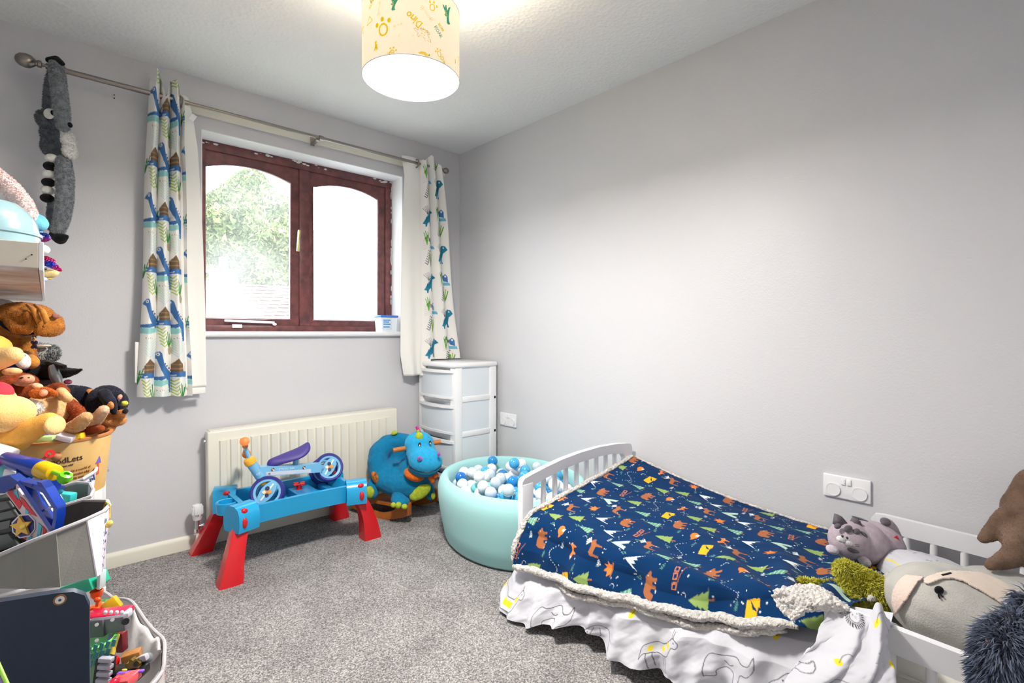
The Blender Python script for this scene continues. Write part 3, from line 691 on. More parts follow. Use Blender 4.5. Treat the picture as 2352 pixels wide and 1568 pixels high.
B().cyl((xa - .012, YR + .03, zt - .055), (xa + .004, YR + .03, zt - .055), .008).out('bleed_plug', M_chrome, rad)
pp = B().tube([(-1.677, -.075, .105), (-1.677, -.075, 0)], .0075)
pp.out('pipe', M_cream, rad)
vl = thing('radiator_valve', 'white thermostatic valve head beside the left end of the radiator', 'valve', (-1.677, -.075, .1))
B().cyl((-1.677, -.075, .098), (-1.677, -.075, .162), .011).cyl((-1.677, -.075, .125), (-1.632, -.075, .128), .009).lathe([(0, 0), (.014, 0), (.014, .016), (0, .016)], (-1.677, -.075, .1), 6).lathe([(0, 0), (.014, 0), (.014, .014), (0, .014)], (-1.655, -.075, .127), 6, axis=(1, 0, 0)).out('valve_body', M_chrome, vl)
hd = B().lathe([(0, 0), (.017, 0), (.02, .008), (.021, .02), (.0235, .024), (.0235, .066), (.021, .074), (.014, .077), (0, .077)], (-1.677, -.075, .16), 24)
for k in range(12):
    a_ = k * pi / 6; hd.box((-1.677 + .024 * math.cos(a_) - .0018, -.075 + .024 * math.sin(a_) - .0018, .19), (-1.677 + .024 * math.cos(a_) + .0018, -.075 + .024 * math.sin(a_) + .0018, .225))
hd.out('valve_head', M_whitepl, vl)
text('0 8 . 5', .012, M_black, vl, (-1.690, -.0995, .183), (.93, -.2, 0), (0, 0, 1))

# ------------------------------------------------------------------ sockets on the right wall
def socket(name, label, y0, y1, z0, z1):
    s = thing(name, label, 'socket', (0, (y0 + y1) / 2, z0), 'double sockets on the right wall'); my = (y0 + y1) / 2; mz = (z0 + z1) / 2
    B().box((-.011, y1, z0), (0, y0, z1), .004, seg=3).out('faceplate', M_whitepl, s)
    for d in (-1, 1):
        y = my + d * .043
        B().lathe([(0, .004), (.0235, .004), (.0245, .0025), (.0245, 0), (0, 0)], (-.011, y, mz - .012), 28, axis=(-1, 0, 0)).lathe([(.021, .004), (.021, .0048), (.0245, .0048), (.0245, .003)], (-.011, y, mz - .012), 28, axis=(-1, 0, 0)).out('blanking_cover', M_whitepl, s)
        B().box((-.0155, my + d * .0095 - .007, mz + .012), (-.010, my + d * .0095 + .007, mz + .034), .0015, rot=Matrix.Rotation(.08, 3, 'Y')).out('rocker_switch', M_whitepl, s)
    return s
socket('wall_socket', 'white double socket on the right wall above the cat plush', -2.368, -2.523, .463, .549)
socket('wall_socket', 'white double socket with chipped edge beside the white drawer tower', -.462, -.618, .482, .568)

# ------------------------------------------------------------------ drawer tower
dt = thing('drawer_tower', 'tall white plastic drawer tower in the corner by the window', 'drawers', (-.2, -.24, 0))
dx0, dx1, dy0, dy1, dz1 = -.37, -.03, -.455, -.035, .905
M_frost = mat('frosted_plastic', (226, 232, 238), .45, coat=.1, sss=.1)
fr = B()
px = .058
for x in (dx0 + px / 2, dx1 - px / 2):
    for y in (dy0 + px / 2, dy1 - px / 2): fr.box((x - px / 2, y - px / 2, 0), (x + px / 2, y + px / 2, dz1 - .03), .008)
tiers = [(.655, .875), (.435, .655), (.215, .435), (0, .215)]
for z0, z1 in tiers:
    fr.box((dx0 + .01, dy0 + .004, z0), (dx1 - .004, dy0 + .03, z0 + .036), .006).box((dx0 + .01, dy1 - .03, z0), (dx1 - .004, dy1 - .004, z0 + .028), .006).box((dx1 - .03, dy0, z0), (dx1 - .004, dy1, z0 + .028), .006).box((dx0 + .01, dy0 + .02, z0 + .002), (dx1 - .01, dy1 - .02, z0 + .016))
fr.box((dx1 - .016, dy0 + .008, .02), (dx1 - .006, dy1 - .01, .87)).out('frame', M_whitepl, dt)
tp = B().box((dx0 - .012, dy0 - .006, dz1 - .032), (dx1 + .004, dy1 + .006, dz1), .012, seg=3); tp.out('top', M_whitepl, dt)
for z0, z1 in tiers:
    if z0 == 0: z0 = .005
    d = thing('drawer', '', '', (0, 0, 0)); del d['label']; del d['category']; d.parent = None
    d.location = (dx0, (dy0 + dy1) / 2, z0); adopt(d, dt)
    # box sides seen through the frame and bowed front
    s = B().box((dx0 + .012, dy0 + .010, z0 + .026), (dx1 - .02, dy0 + .014, z1 + .004)).box((dx0 + .012, dy1 - .014, z0 + .026), (dx1 - .02, dy1 - .010, z1 + .004)).box((dx0 + .016, dy0 + .014, z1 - .020), (dx0 + .02, dy1 - .014, z1 + .006)).box((dx0 + .012, dy0 + .012, z0 + .022), (dx1 - .02, dy1 - .012, z0 + .028))
    s.out('drawer_sides', M_frost, d)
    n = 14; ys = [lerp(dy0 + .016, dy1 - .016, k / n) for k in range(n + 1)]; bow = [.022 * (1 - (2 * k / n - 1) ** 2) for k in range(n + 1)]
    outer = [(dx0 + .004 - b_, y) for y, b_ in zip(ys, bow)]; inner = [(dx0 + .010 - b_, y) for y, b_ in zip(ys, bow)][::-1]
    B().prism(outer + inner, (0, 0, z0 + .03), (1, 0, 0), (0, 1, 0), (0, 0, z1 - z0 - .062)).out('drawer_front', M_frost, d)
    lipo = [(dx0 - .004 - b_ * 1.5, y) for y, b_ in zip(ys, bow)]; lipi = [(dx0 + .012 - b_, y) for y, b_ in zip(ys, bow)][::-1]
    lp = B().prism(lipo + lipi, (0, 0, z1 - .034), (1, 0, 0), (0, 1, 0), (0, 0, .018)); lp.bevel(.004); lp.out('drawer_handle', M_whitepl, d)
    l2 = [(dx0 + .0 - b_, y) for y, b_ in zip(ys, bow)]
    B().prism(l2 + inner, (0, 0, z0 + .022), (1, 0, 0), (0, 1, 0), (0, 0, .014)).out('drawer_rim', M_whitepl, d)

# ------------------------------------------------------------------ ball pit
pit = thing('ball_pit', 'round mint foam ball pit between the drawer tower and the bed', 'ball pit', (-.40, -1.01, 0))
PC = (-.400, -1.005); PRX, PRY, PH, PTH = .48, .38, .335, 1.3
M_mint = mat('mint_jersey', (166, 219, 219), .85, bump=(300, .12, .0008), bump2=(14, .12, .004), sheen=.15, spec=.15)
prof = [(0, .003), (.86, .003), (.90, .02), (.945, .10), (.985, .19), (1.0, .25), (.995, .28), (.975, .308), (.94, .328), (.90, PH), (.87, .33), (.85, .318), (.838, .30), (.832, .27), (.82, .06), (0, .06)]
pb = B().lathe([(r * 1.0, z) for r, z in prof], (0, 0, 0), 96, sx=PRX, sy=PRY); bmesh.ops.transform(pb.bm, matrix=Matrix.Translation((PC[0], PC[1], 0)) @ Matrix.Rotation(PTH, 4, 'Z'), verts=pb.bm.verts)
pb.out('foam_wall', M_mint, pit, smooth=True)
ball_cols = [('white', (246, 246, 250)), ('pearl', (214, 226, 240)), ('sky blue', (72, 178, 232)), ('mid blue', (30, 140, 214)), ('clear grey', (206, 220, 228)), ('mint', (128, 226, 226)), ('deep blue', (20, 110, 200))]
BM = [mat('ball_' + n.replace(' ', '_'), c, .16, coat=.6, sss=.0 if i > 1 else .15) for i, (n, c) in enumerate(ball_cols)]
base = None; bme = []
for i in range(len(ball_cols)):
    q = B().ell((0, 0, 0), (.0305, .0305, .0305), 20, 12).mesh('ball'); q.materials.append(BM[i]); q.polygons.foreach_set('use_smooth', [True] * len(q.polygons)); bme.append(q)
g = random.Random(21); balls = []
def try_add(x, y, z):
    c_, s_ = math.cos(-PTH), math.sin(-PTH); u_, v_ = (x - PC[0]) * c_ - (y - PC[1]) * s_, (x - PC[0]) * s_ + (y - PC[1]) * c_
    if (u_ / (PRX * .825 - .034)) ** 2 + (v_ / (PRY * .825 - .034)) ** 2 > 1: return
    for b_ in balls:
        if (b_[0] - x) ** 2 + (b_[1] - y) ** 2 + (b_[2] - z) ** 2 < .0605 ** 2: return
    balls.append((x, y, z))
for layer, (z, amp) in enumerate(((.262, .008), (.304, .008), (.345, .004))):
    for k in range(2600):
        x = PC[0] + g.uniform(-.42, .42); y = PC[1] + g.uniform(-.45, .45)
        if layer == 2 and g.random() > .008: continue
        if layer == 1 and mnoise.noise(Vector((x * 4, y * 4, 3))) < -.35: continue
        try_add(x, y, z + g.uniform(-amp, amp) + .02 * mnoise.noise(Vector((x * 5, y * 5, 0))))
wts = [.37, .10, .23, .14, .08, .03, .05]
seen_first = True
for x, y, z in balls[:290]:
    i = g.choices(range(7), wts)[0]
    o = bpy.data.objects.new('play_ball', bme[i]); COL.objects.link(o); o.location = (x, y, z)
    tag(o, 'small %s plastic ball heaped in the mint ball pit' % ball_cols[i][0], 'ball', ball_cols[i][0] + ' balls in the ball pit')

# ------------------------------------------------------------------ activity table
tb = thing('activity_table', 'blue plastic toy table with four splayed red legs by the radiator', 'table', (-1.32, -.32, 0))
M_tblue = mat('sky_blue_plastic', (24, 158, 214), .28, coat=.25); M_tblue2 = mat('inner_blue_plastic', (20, 130, 190), .35, coat=.1)
M_red = mat('red_plastic', (206, 16, 28), .25, coat=.3)
tx0, tx1, ty0, ty1, tz0, tz1 = -1.57, -1.04, -.50, -.15, .215, .30
rim = B()
n = 10
outer = []; inner = []
# body outline with waisted long sides
def waist(x): t = (x - tx0) / (tx1 - tx0); return .012 * math.sin(pi * t)
xs = [lerp(tx0, tx1, k / n) for k in range(n + 1)]
outer = [(x, ty0 + waist(x)) for x in xs] + [(x, ty1 - waist(x)) for x in xs[::-1]]
inner = [(lerp(tx0 + .02, tx1 - .02, k / n), ty0 + .022 + waist(xs[k])) for k in range(n + 1)] + [(lerp(tx0 + .02, tx1 - .02, k / n), ty1 - .022 - waist(xs[k])) for k in range(n, -1, -1)]
bm = rim.bm; N = len(outer)
def ringv(poly, z, sx=1): return [bm.verts.new((p[0], p[1], z)) for p in poly]
def shr(poly, f): cx = (tx0 + tx1) / 2; cy = (ty0 + ty1) / 2; return [(cx + (p[0] - cx) * f, cy + (p[1] - cy) * f) for p in poly]
rows = [ringv(shr(outer, .95), tz0), ringv(shr(outer, .985), tz0 + .05), ringv(outer, tz1 - .012), ringv(shr(outer, 1.01), tz1), ringv(inner, tz1), ringv(shr(inner, .97), tz1 - .02), ringv(shr(inner, .9), tz0 + .018)]
for A, C in zip(rows, rows[1:]):
    for k in range(N): bm.faces.new((A[k], A[(k + 1) % N], C[(k + 1) % N], C[k]))
bm.faces.new(rows[0]); bm.faces.new(rows[-1])
rim.bevel(.004); rim.out('tray', M_tblue, tb)
# inner compartments
B().box((-1.30, ty0 + .05, tz0 + .02), (-1.19, ty1 - .09, tz0 + .062), .008).box((-1.13, ty0 + .06, tz0 + .02), (-1.09, ty1 - .06, tz0 + .045), .008).box((-1.53, ty0 + .05, tz0 + .02), (-1.36, ty0 + .06, tz0 + .06), .004).out('divider', M_tblue2, tb)
# corner housings (half barrel) with oval slots
def hull(cx, cy, dx, dy):
    h = B(); ax = Vector((dx, dy * .35, 0)).normalized(); sd = Vector((-ax.y, ax.x, 0))
    pr = [(-.052, -.055), (-.058, -.02), (-.056, .02), (-.045, .045), (-.02, .060), (.02, .060), (.045, .045), (.056, .02), (.058, -.02), (.052, -.055)]
    h.prism(pr, Vector((cx, cy, .262)) - ax * .055, sd, (0, 0, 1), ax * .10); h.bevel(.014, 3, .5)
    o = h.out('leg_socket', M_tblue, tb)
    f = Vector((cx, cy, .262)) + ax * .0
    return o, ax, sd
corners = [(-1.585, -.487, -1, -1), (-1.575, -.155, -1, 1), (-1.03, -.487, 1, -1), (-1.035, -.16, 1, 1)]
feet = [(-1.645, -.545), (-1.665, -.085), (-.955, -.49), (-.955, -.10)]
for (cx, cy, dx, dy), (fx, fy) in zip(corners, feet):
    o, ax, sd = hull(cx, cy, dx, dy)
    # red buttons through slots on the camera-facing side and the top
    e = Vector((cx, cy, 0)); fy_ = -.001
    B().ell((cx, cy - .058, .250), (.013, .012, .024), 16, 12).out('button', M_red, o)
    B().ell((cx, cy - .047, .300), (.017, .012, .012), 16, 12).out('button', M_red, o)
    # leg: tapered channel curving outward
    P0 = Vector((cx + dx * .0, cy, .235)); P2 = Vector((fx, fy, .0)); P1 = Vector((cx + dx * (.062 if dx > 0 else .03), cy + (fy - cy) * .6, .16))
    L = B(); rows = []; dirv = Vector((fx - cx, fy - cy, 0)); sdv = Vector((0, 1, 0)) if abs(dirv.x) > abs(dirv.y) else Vector((1, 0, 0)); sdv = Vector((.55, .83, 0)) if False else Vector((1, 0, 0))
    m = 14
    for k in range(m + 1):
        t = k / m; c = P0 * (1 - t) ** 2 + P1 * 2 * t * (1 - t) + P2 * t * t; w = lerp(.034, .047, t) - .006 * math.sin(pi * t); dpt = lerp(.030, .046, t)
        if k == m: c.z = 0
        sec = [(-w, -dpt), (-w * .55, -dpt * 1.12), (w * .55, -dpt * 1.12), (w, -dpt), (w * 1.05, 0), (w, dpt), (-w, dpt), (-w * 1.05, 0)]
        rows.append([L.bm.verts.new((c.x + s_[0], c.y + s_[1] * .75, c.z + (.010 if k == 0 else 0) + (s_[0] * dx * -.0))) for s_ in sec])
    for A, C in zip(rows, rows[1:]):
        for k in range(8): L.bm.faces.new((A[k], A[(k + 1) % 8], C[(k + 1) % 8], C[k]))
    L.bm.faces.new(rows[0][::-1]); L.bm.faces.new(rows[-1]); L.bevel(.006, 2, .7)
    L.out('leg', M_red, tb)
# cup holder ring on the left end, red propeller toy on a post
B().lathe([(.030, -.05), (.046, -.05), (.050, 0), (.046, .004), (.038, .002), (.034, -.04), (.030, -.05)], (-1.60, -.32, .292), 28).lathe([(0, -.048), (.034, -.048), (.034, -.043), (0, -.043)], (-1.60, -.32, .292), 24).out('cup_holder', M_tblue, tb)
pr = B().cyl((-1.26, -.30, .27), (-1.26, -.30, .302), .014)
for k in range(4): a_ = k * pi / 2 + .4; pr.box((-1.26 + .022 * math.cos(a_) - .012, -.30 + .022 * math.sin(a_) - .009, .300), (-1.26 + .022 * math.cos(a_) + .012, -.30 + .022 * math.sin(a_) + .009, .310), .003)
pr.out('propeller', M_red, tb)

# ------------------------------------------------------------------ balance bike standing in the tray
bk = thing('balance_bike', 'pale blue toddler balance bike with purple saddle standing on the toy table', 'bike', (-1.25, -.3, .26))
M_pb = mat('pale_blue_paint', (120, 186, 226), .3, coat=.3); M_ind = mat('indigo_rubber', (44, 44, 130), .55); M_org = mat('orange_grip', (232, 130, 62), .5); M_yel = mat('amber_collar', (246, 178, 50), .35, coat=.2); M_pur = mat('purple_saddle', (62, 48, 132), .5)
M_decal = mat('decal_teal', (90, 196, 200), .4)
def wheel(c, n, r):
    c = Vector(c); n = Vector(n).normalized()
    B().lathe([(r * .80, -.014), (r * .93, -.0155), (r, -.009), (r, .009), (r * .93, .0155), (r * .80, .014), (r * .80, -.014)], c, 40, axis=n).out('tyre', M_ind, bk)
    w = B().lathe([(r * .66, -.010), (r * .80, -.012), (r * .82, .012), (r * .66, .010), (r * .66, -.010)], c, 40, axis=n)
    q = n.to_track_quat('Z', 'Y').to_matrix()
    up = Vector((0, 0, 1)); up = (up - n * up.dot(n)).normalized(); sd = n.cross(up); A = (up * .80 - sd * .6).normalized(); Bv = n.cross(A)
    leaf = [(r * .74 * math.cos(k * pi / 12), r * .40 * math.sin(k * pi / 12)) for k in range(24)]
    w.prism(leaf, c - n * .011, A, Bv, n * .022); wo = w.out('rim', M_pb, bk)
    st = B()
    for o_ in (-.15, .15): st.prism([(-r * .60, (o_ - .035) * r), (r * .60, (o_ - .035) * r), (r * .60, (o_ + .035) * r), (-r * .60, (o_ + .035) * r)], c - n * .0125, A, Bv, n * .001)
    for s_ in (-1, 1): st.prism([(-r * .60, -.05 * r), (r * .60, -.05 * r), (r * .60, .05 * r), (-r * .60, .05 * r)], c + n * (.012 * s_), A, Bv, n * .001)
    st.out('stripe_decal', mat('pale_stripe', (222, 238, 220), .4), wo, smooth=False)
    fg = B(); g2 = random.Random(4)
    return wo, c, A, Bv, n
def wpt(px, py, Y): return Vector(aty(px, py, Y))
axF, axR = Vector((-.36, -.9, .33)).normalized(), Vector((-.08, -.93, .42)).normalized()
Wf = wpt(614, 1130, -.375); Wr = wpt(755, 1073, -.27); rW = .077
blots = [((206, 150, 84), 0, 0, .2), ((40, 52, 90), .18, .12, .14), ((236, 226, 208), -.1, .15, .11), ((40, 52, 90), -.16, -.1, .12), ((232, 150, 70), .1, -.14, .11)]
for W_, sp, ax in ((Wf, .085, axF), (Wr, .095, axR)):
    wo, c, A, Bv, n = wheel(W_, ax, rW)
    for i, (cc, u_, v_, r_) in enumerate(blots):
        B().prism([(rW * (u_ + r_ * math.cos(k * pi / 4)), rW * (v_ + r_ * math.sin(k * pi / 4))) for k in range(8)], c + n * (.0132 + i * .0003), A, Bv, n * .0006).out('decal', plast(cc, .4), wo, smooth=False)
    wheel(W_ - ax * sp, ax, rW)
    B().cyl(W_ - ax * sp, W_, .007).out('axle', M_pb, bk)
mf, mr_ = Wf - axF * .042, Wr - axR * .048
Yb = -.33
h0, h1 = wpt(606, 1106, Yb), wpt(577, 1063, Yb)
hd_ = (h1 - h0).normalized()
B().cyl(mf, h0, .016, .020).out('fork', M_pb, bk)
B().cyl(h0, h1, .0235, .0235, 28).out('head_tube', M_pb, bk)
B().lathe([(0, -.004), (.026, -.004), (.027, .010), (.025, .016), (0, .016)], h0, 26, axis=hd_).out('collar', M_yel, bk)
B().lathe([(0, -.002), (.027, -.002), (.028, .012), (.024, .026), (.014, .032), (0, .032)], h1, 26, axis=hd_).out('collar', M_yel, bk)
h2 = wpt(564, 1030, Yb); B().cyl(h1, h2, .0095).out('stem', M_pb, bk)
hb0, hb1 = h2 + Vector((-.034, -.115, .058)), h2 + Vector((.032, .105, -.05))
B().cyl(h2 + (hb0 - h2) * .3, h2 + (hb1 - h2) * .3, .010).out('handlebar', M_pb, bk)
for a_, e_ in ((.3, hb0), (.3, hb1)):
    s_ = h2 + (e_ - h2) * a_; B().lathe([(0, 0), (.0115, 0), (.0135, .01), (.0115, .02), (.0125, .05), (.012, (e_ - s_).length - .012), (.019, (e_ - s_).length - .008), (.021, (e_ - s_).length), (.012, (e_ - s_).length + .006), (0, (e_ - s_).length + .006)], s_, 22, axis=(e_ - s_)).out('grip', M_org, bk)
f0, f1 = wpt(594, 1082, Yb), wpt(735, 1073, Yb + .03)
fd = (f1 - f0).normalized(); fr = B(); rows = []
fr.prism([(-.022, 0), (.022, 0), (.020, .046), (-.020, .046)], f0 - Vector((0, 0, .022)), Vector((0, 1, .0)), (0, 0, 1), f1 - f0); fr.bevel(.006); fr.out('frame_bar', M_pb, bk)
B().prism([(-.021, 0), (.021, 0), (.021, .018), (-.021, .018)], f0 - Vector((0, .0012, .019)) + fd * .03, Vector((0, 1, 0)), (0, 0, 1), (f1 - f0) * .72).out('frame_decal', mat('grey_band', (206, 214, 226), .4), bk)
B().cyl(f1 - fd * .02, mr_, .020, .017).out('rear_stay', M_pb, bk)
nY = Vector((0, -.0235, 0))
text("LET'S DO THIS", .0135, plast((240, 244, 246), .4), bk, f0 + fd * .085 + nY + Vector((0, 0, .004)), fd, (0, 0, 1))
text("C\u20ac", .011, M_black, bk, f0 + fd * .036 + nY + Vector((0, 0, -.014)), fd, (0, 0, 1))
for u_ in (.062, .222):
    for i, (cc, a_, b_, r_) in enumerate((((46, 60, 100), 0, 0, .009), ((226, 214, 190), .003, -.003, .005), ((228, 150, 80), -.003, .003, .004))):
        p = f0 + fd * (u_ + a_) + nY + Vector((0, -.0002 * i, .009 + b_)); B().prism([(r_ * math.cos(k * pi / 4), r_ * math.sin(k * pi / 4)) for k in range(8)], p, fd, (0, 0, 1), (0, -.0004, 0)).out('decal', plast(cc, .4), bk, smooth=False)
text('oy', .02, plast((214, 236, 246), .4), bk, (h0 + h1) / 2 + Vector((-.010, -.0245, -.010)), (hd_.cross(Vector((0, -1, 0))) * -1).normalized() if False else Vector((.86, 0, .5)), Vector((-.5, 0, .86)))
# saddle: long nose, kicked-up tail
sd = Blob(); S = [(612, 1066, 7), (636, 1057, 13), (660, 1047, 19), (684, 1038, 23), (700, 1029, 19), (711, 1020, 11)]
cs = B(); rows = []
for px_, py_, hw in S:
    c = wpt(px_, py_, -.31); w = hw / 1165 * 2.6 * 1.25
    rows.append([cs.bm.verts.new(c + Vector((0, w * math.cos(t), max(-.030, .022 * math.sin(t) - .30 * w * math.cos(t) ** 2)))) for t in [k * 2 * pi / 14 for k in range(14)]])
for A, C in zip(rows, rows[1:]):
    for k in range(14): cs.bm.faces.new((A[k], A[(k + 1) % 14], C[(k + 1) % 14], C[k]))
cs.bm.faces.new(rows[0][::-1]); cs.bm.faces.new(rows[-1])
so = cs.out('saddle', M_pur, bk, smooth=True); k = so.modifiers.new('s', 'SUBSURF'); k.levels = k.render_levels = 2
B().cyl(wpt(678, 1075, -.31), wpt(680, 1048, -.31), .014).out('seat_post', M_pb, bk)

# ------------------------------------------------------------------ toddler bed
bed = thing('toddler_bed', 'white wooden toddler bed with slatted footboard and guard rails along the right wall', 'bed', (-.41, -2.2, 0))
FY = -1.5
ft = thing('footboard', '', '', (0, 0, 0)); del ft['label']; del ft['category']; ft.location = (-.42, FY, 0); adopt(ft, bed)
for x0, x1 in ((-.808, -.744), (-.095, -.035)):
    B().box((x0, FY - .016, 0), (x1, FY + .016, .475), .006).out('post', M_bedpaint, ft)
top = [(-.808, .468), (-.806, .485), (-.794, .497), (-.75, .507), (-.66, .523), (-.56, .538), (-.44, .548), (-.30, .552), (-.16, .546), (-.06, .534), (-.042, .526), (-.035, .510), (-.035, .468)]
low = [(-.095, .468), (-.11, .488), (-.2, .503), (-.30, .508), (-.44, .504), (-.56, .493), (-.68, .474), (-.73, .462), (-.744, .452)]
B().prism(top + low, (0, FY - .014, 0), (1, 0, 0), (0, 0, 1), (0, .028, 0)).bevel(.004, 2, 1.0).out('arched_rail', M_bedpaint, ft)
def arch(x): return float(np.interp(x, [p[0] for p in low[::-1]], [p[1] for p in low[::-1]]))
for k in range(8):
    x = -.744 + .649 * (k + 1) / 9
    B().box((x - .011, FY - .007, .15), (x + .011, FY + .007, arch(x) + .012), .003).out('slat', M_bedpaint, ft)
B().box((-.744, FY - .012, .13), (-.095, FY + .012, .19), .004).out('lower_rail', M_bedpaint, ft)
HY = -2.985
hb_ = thing('headboard', '', '', (0, 0, 0)); del hb_['label']; del hb_['category']; hb_.location = (-.42, HY, 0); adopt(hb_, bed)
for x0, x1 in ((-.808, -.744), (-.095, -.035)): B().box((x0, HY - .016, 0), (x1, HY + .016, .56), .006).out('post', M_bedpaint, hb_)
B().prism([(x, z + .09) for x, z in top + low], (0, HY - .014, 0), (1, 0, 0), (0, 0, 1), (0, .028, 0)).out('arched_rail', M_bedpaint, hb_)
for k in range(8):
    x = -.744 + .649 * (k + 1) / 9; B().box((x - .011, HY - .007, .15), (x + .011, HY + .007, arch(x) + .1), .003).out('slat', M_bedpaint, hb_)
for x0, x1 in ((-.80, -.775), (-.068, -.043)): B().box((x0, HY + .016, .16), (x1, FY - .016, .25), .005).out('side_board', M_bedpaint, bed)
B().box((-.775, HY + .016, .165), (-.068, FY - .016, .19)).out('base', M_bedpaint, bed)
def guard(x, y0, zt0, zt1, ys, w=.013):
    g_ = thing('guard_rail', '', '', (x, (y0 + HY) / 2, .25)); del g_['label']; del g_['category']; adopt(g_, bed)
    n = 10; P = []
    top_ = [(y0 - .012, -.058), (y0, -.045), (y0 + .001, -.02), (y0 - .010, -.004), (y0 - .035, 0), (HY + .016, 0), (HY + .016, -.058)]
    sl_ = (zt1 - zt0) / (HY - y0)
    b = B().prism([(y, z + zt0 + (y - y0) * sl_) for y, z in top_], (x - .0105, 0, 0), (0, 1, 0), (0, 0, 1), (.021, 0, 0)); b.bevel(.004, 2, 1.0).out('top_rail', M_bedpaint, g_)
    for y in ys: B().cyl((x, y, .24), (x, y, zt0 + (y - y0) * sl_ - .05), .0105, seg=16).out('spindle', M_bedpaint, g_)
guard(-.05, -2.535, .452, .440, (-2.565, -2.635, -2.707, -2.784, -2.85, -2.92))
guard(-.80, -2.60, .424, .408, (-2.635, -2.732, -2.805, -2.875, -2.94))
M_sheet = mat('cream_sheet', (214, 212, 204), .9, bump=(40, .3, .003))
mt = B().box((-.765, HY + .02, .19), (-.07, FY - .02, .305), .03, seg=3); mo = mt.out('mattress', M_sheet, bed, smooth=True)
for z in (.20, .295): B().tube([(-.768, HY + .05, z), (-.768, FY - .05, z)], .004, 6).out('piping', M_sheet, mo)

# ------------------------------------------------------------------ duvet with line-drawn animals
LN, GRY, YEL = (92, 92, 98), (186, 188, 194), (236, 214, 46)
dv = Canvas(.62, .50, 900, (206, 206, 214), True, True)
def DL(p, c, s, rot=0, w=.0022, fl=1, col=LN): dv.line(place(p, c, s, rot, fl), w, col)
def crv(p, n=5):
    p = [np.array(q, float) for q in p]; o = []
    for i in range(len(p) - 1):
        a_, b_, c_, d_ = p[max(i - 1, 0)], p[i], p[i + 1], p[min(i + 2, len(p) - 1)]
        for k in range(n): t = k / n; o.append(.5 * ((2 * b_) + (-a_ + c_) * t + (2 * a_ - 5 * b_ + 4 * c_ - d_) * t * t + (-a_ + 3 * b_ - 3 * c_ + d_) * t ** 3))
    return o + [p[-1]]
def elephant(c, s, rot, fl):
    DL(crv([(-1, -.9), (-1.1, 0), (-.8, .8), (0, 1), (.7, .8), (1.1, .3), (1.5, -.1), (1.55, -.6), (1.3, -.9), (1.2, -.6), (1.1, -.3), (.9, -.35), (.85, -.9), (.5, -.9), (.45, -.4), (-.4, -.4), (-.45, -.9), (-1, -.9)]), c, s, rot, fl=fl)
    DL(crv([(.2, .7), (.0, .2), (.3, -.1), (.6, .2), (.55, .7)]), c, s, rot, fl=fl); dv.disc(place([(.85, .35)], c, s, rot, fl)[0], s * .05, LN)
    DL(crv([(-1.05, .3), (-1.35, .1), (-1.3, -.3)]), c, s, rot, fl=fl)
def giraffe(c, s, rot, fl):
    DL(crv([(-1.2, -.4), (-1, .3), (-.3, .45), (.4, .5), (.9, .9), (1.25, 1.2), (1.6, 1.0), (1.55, .75), (1.2, .7), (.9, .3), (.6, -.1), (-.2, -.2), (-.9, -.1), (-1.2, -.4)]), c, s, rot, fl=fl)
    for q in ((-.6, .1), (.3, .2), (.75, .55)): dv.poly(place([(q[0] - .17, q[1] - .13), (q[0] + .1, q[1] - .16), (q[0] + .16, q[1] + .1), (q[0] - .1, q[1] + .16)], c, s, rot, fl), YEL)
    for q in ((-.15, .12), (.95, .8)): dv.poly(place([(q[0] - .12, q[1] - .1), (q[0] + .1, q[1] - .1), (q[0] + .1, q[1] + .1), (q[0] - .1, q[1] + .1)], c, s, rot, fl), (214, 216, 222))
    DL([(1.2, 1.2), (1.15, 1.45)], c, s, rot, fl=fl); DL([(1.3, 1.2), (1.32, 1.45)], c, s, rot, fl=fl); dv.disc(place([(1.35, 1.0)], c, s, rot, fl)[0], s * .05, LN)
    for x in (-.8, -.5, .3, .5): DL([(x, -.15), (x + .05, -1.1)], c, s, rot, fl=fl)
def lionface(c, s, rot):
    for k in range(26): a_ = k * .242; DL([(.75 * math.cos(a_), .75 * math.sin(a_)), (1.05 * math.cos(a_ + .1), 1.05 * math.sin(a_ + .1))], c, s, rot, .0035, col=(60, 60, 64))
    DL([(.6 * math.cos(k * .4), .6 * math.sin(k * .4)) for k in range(17)], c, s, rot); dv.poly(place([(-.15, 0), (.15, 0), (.08, -.3), (-.08, -.3)], c, s, rot), GRY)
    for x in (-.25, .25): dv.disc(place([(x, .15)], c, s, rot)[0], s * .06, LN)
def zeb(c, s, rot):
    for k in range(4): dv.poly(place([(k * .35 - .5, -.7), (k * .35 - .35, -.7), (k * .35 - .38, .6), (k * .35 - .44, .65)], c, s, rot), GRY if k % 2 else (130, 132, 138))
    DL([(-.8, -.6), (-.8, .5), (.9, .5), (.9, -.6)], c, s, rot)
def rhino(c, s, rot, fl):
    DL(crv([(-1.2, -.6), (-1.3, .2), (-.9, .7), (-.2, .6), (.5, .8), (.9, .5), (1.3, .5), (1.5, .9), (1.6, .3), (1.3, -.1), (.9, -.1), (.8, -.6), (.5, -.6), (.4, -.1), (-.5, -.2), (-.6, -.6), (-1.2, -.6)]), c, s, rot, fl=fl)
    DL(crv([(-.2, .3), (.1, .1), (.4, .3)]), c, s, rot, fl=fl)
elephant((.10, .10), .05, .1, 1); giraffe((.30, .11), .052, -.1, -1); elephant((.52, .33), .048, -.2, -1); giraffe((.13, .36), .05, .15, 1); rhino((.34, .37), .048, 0, 1)
lionface((.49, .09), .03, .2); lionface((.24, .255), .024, .9); zeb((.40, .24), .035, .1); zeb((.03, .24), .03, -.1); dv.line([(.55, .2), (.6, .2), (.6, .235), (.55, .235), (.55, .2)], .004, YEL)
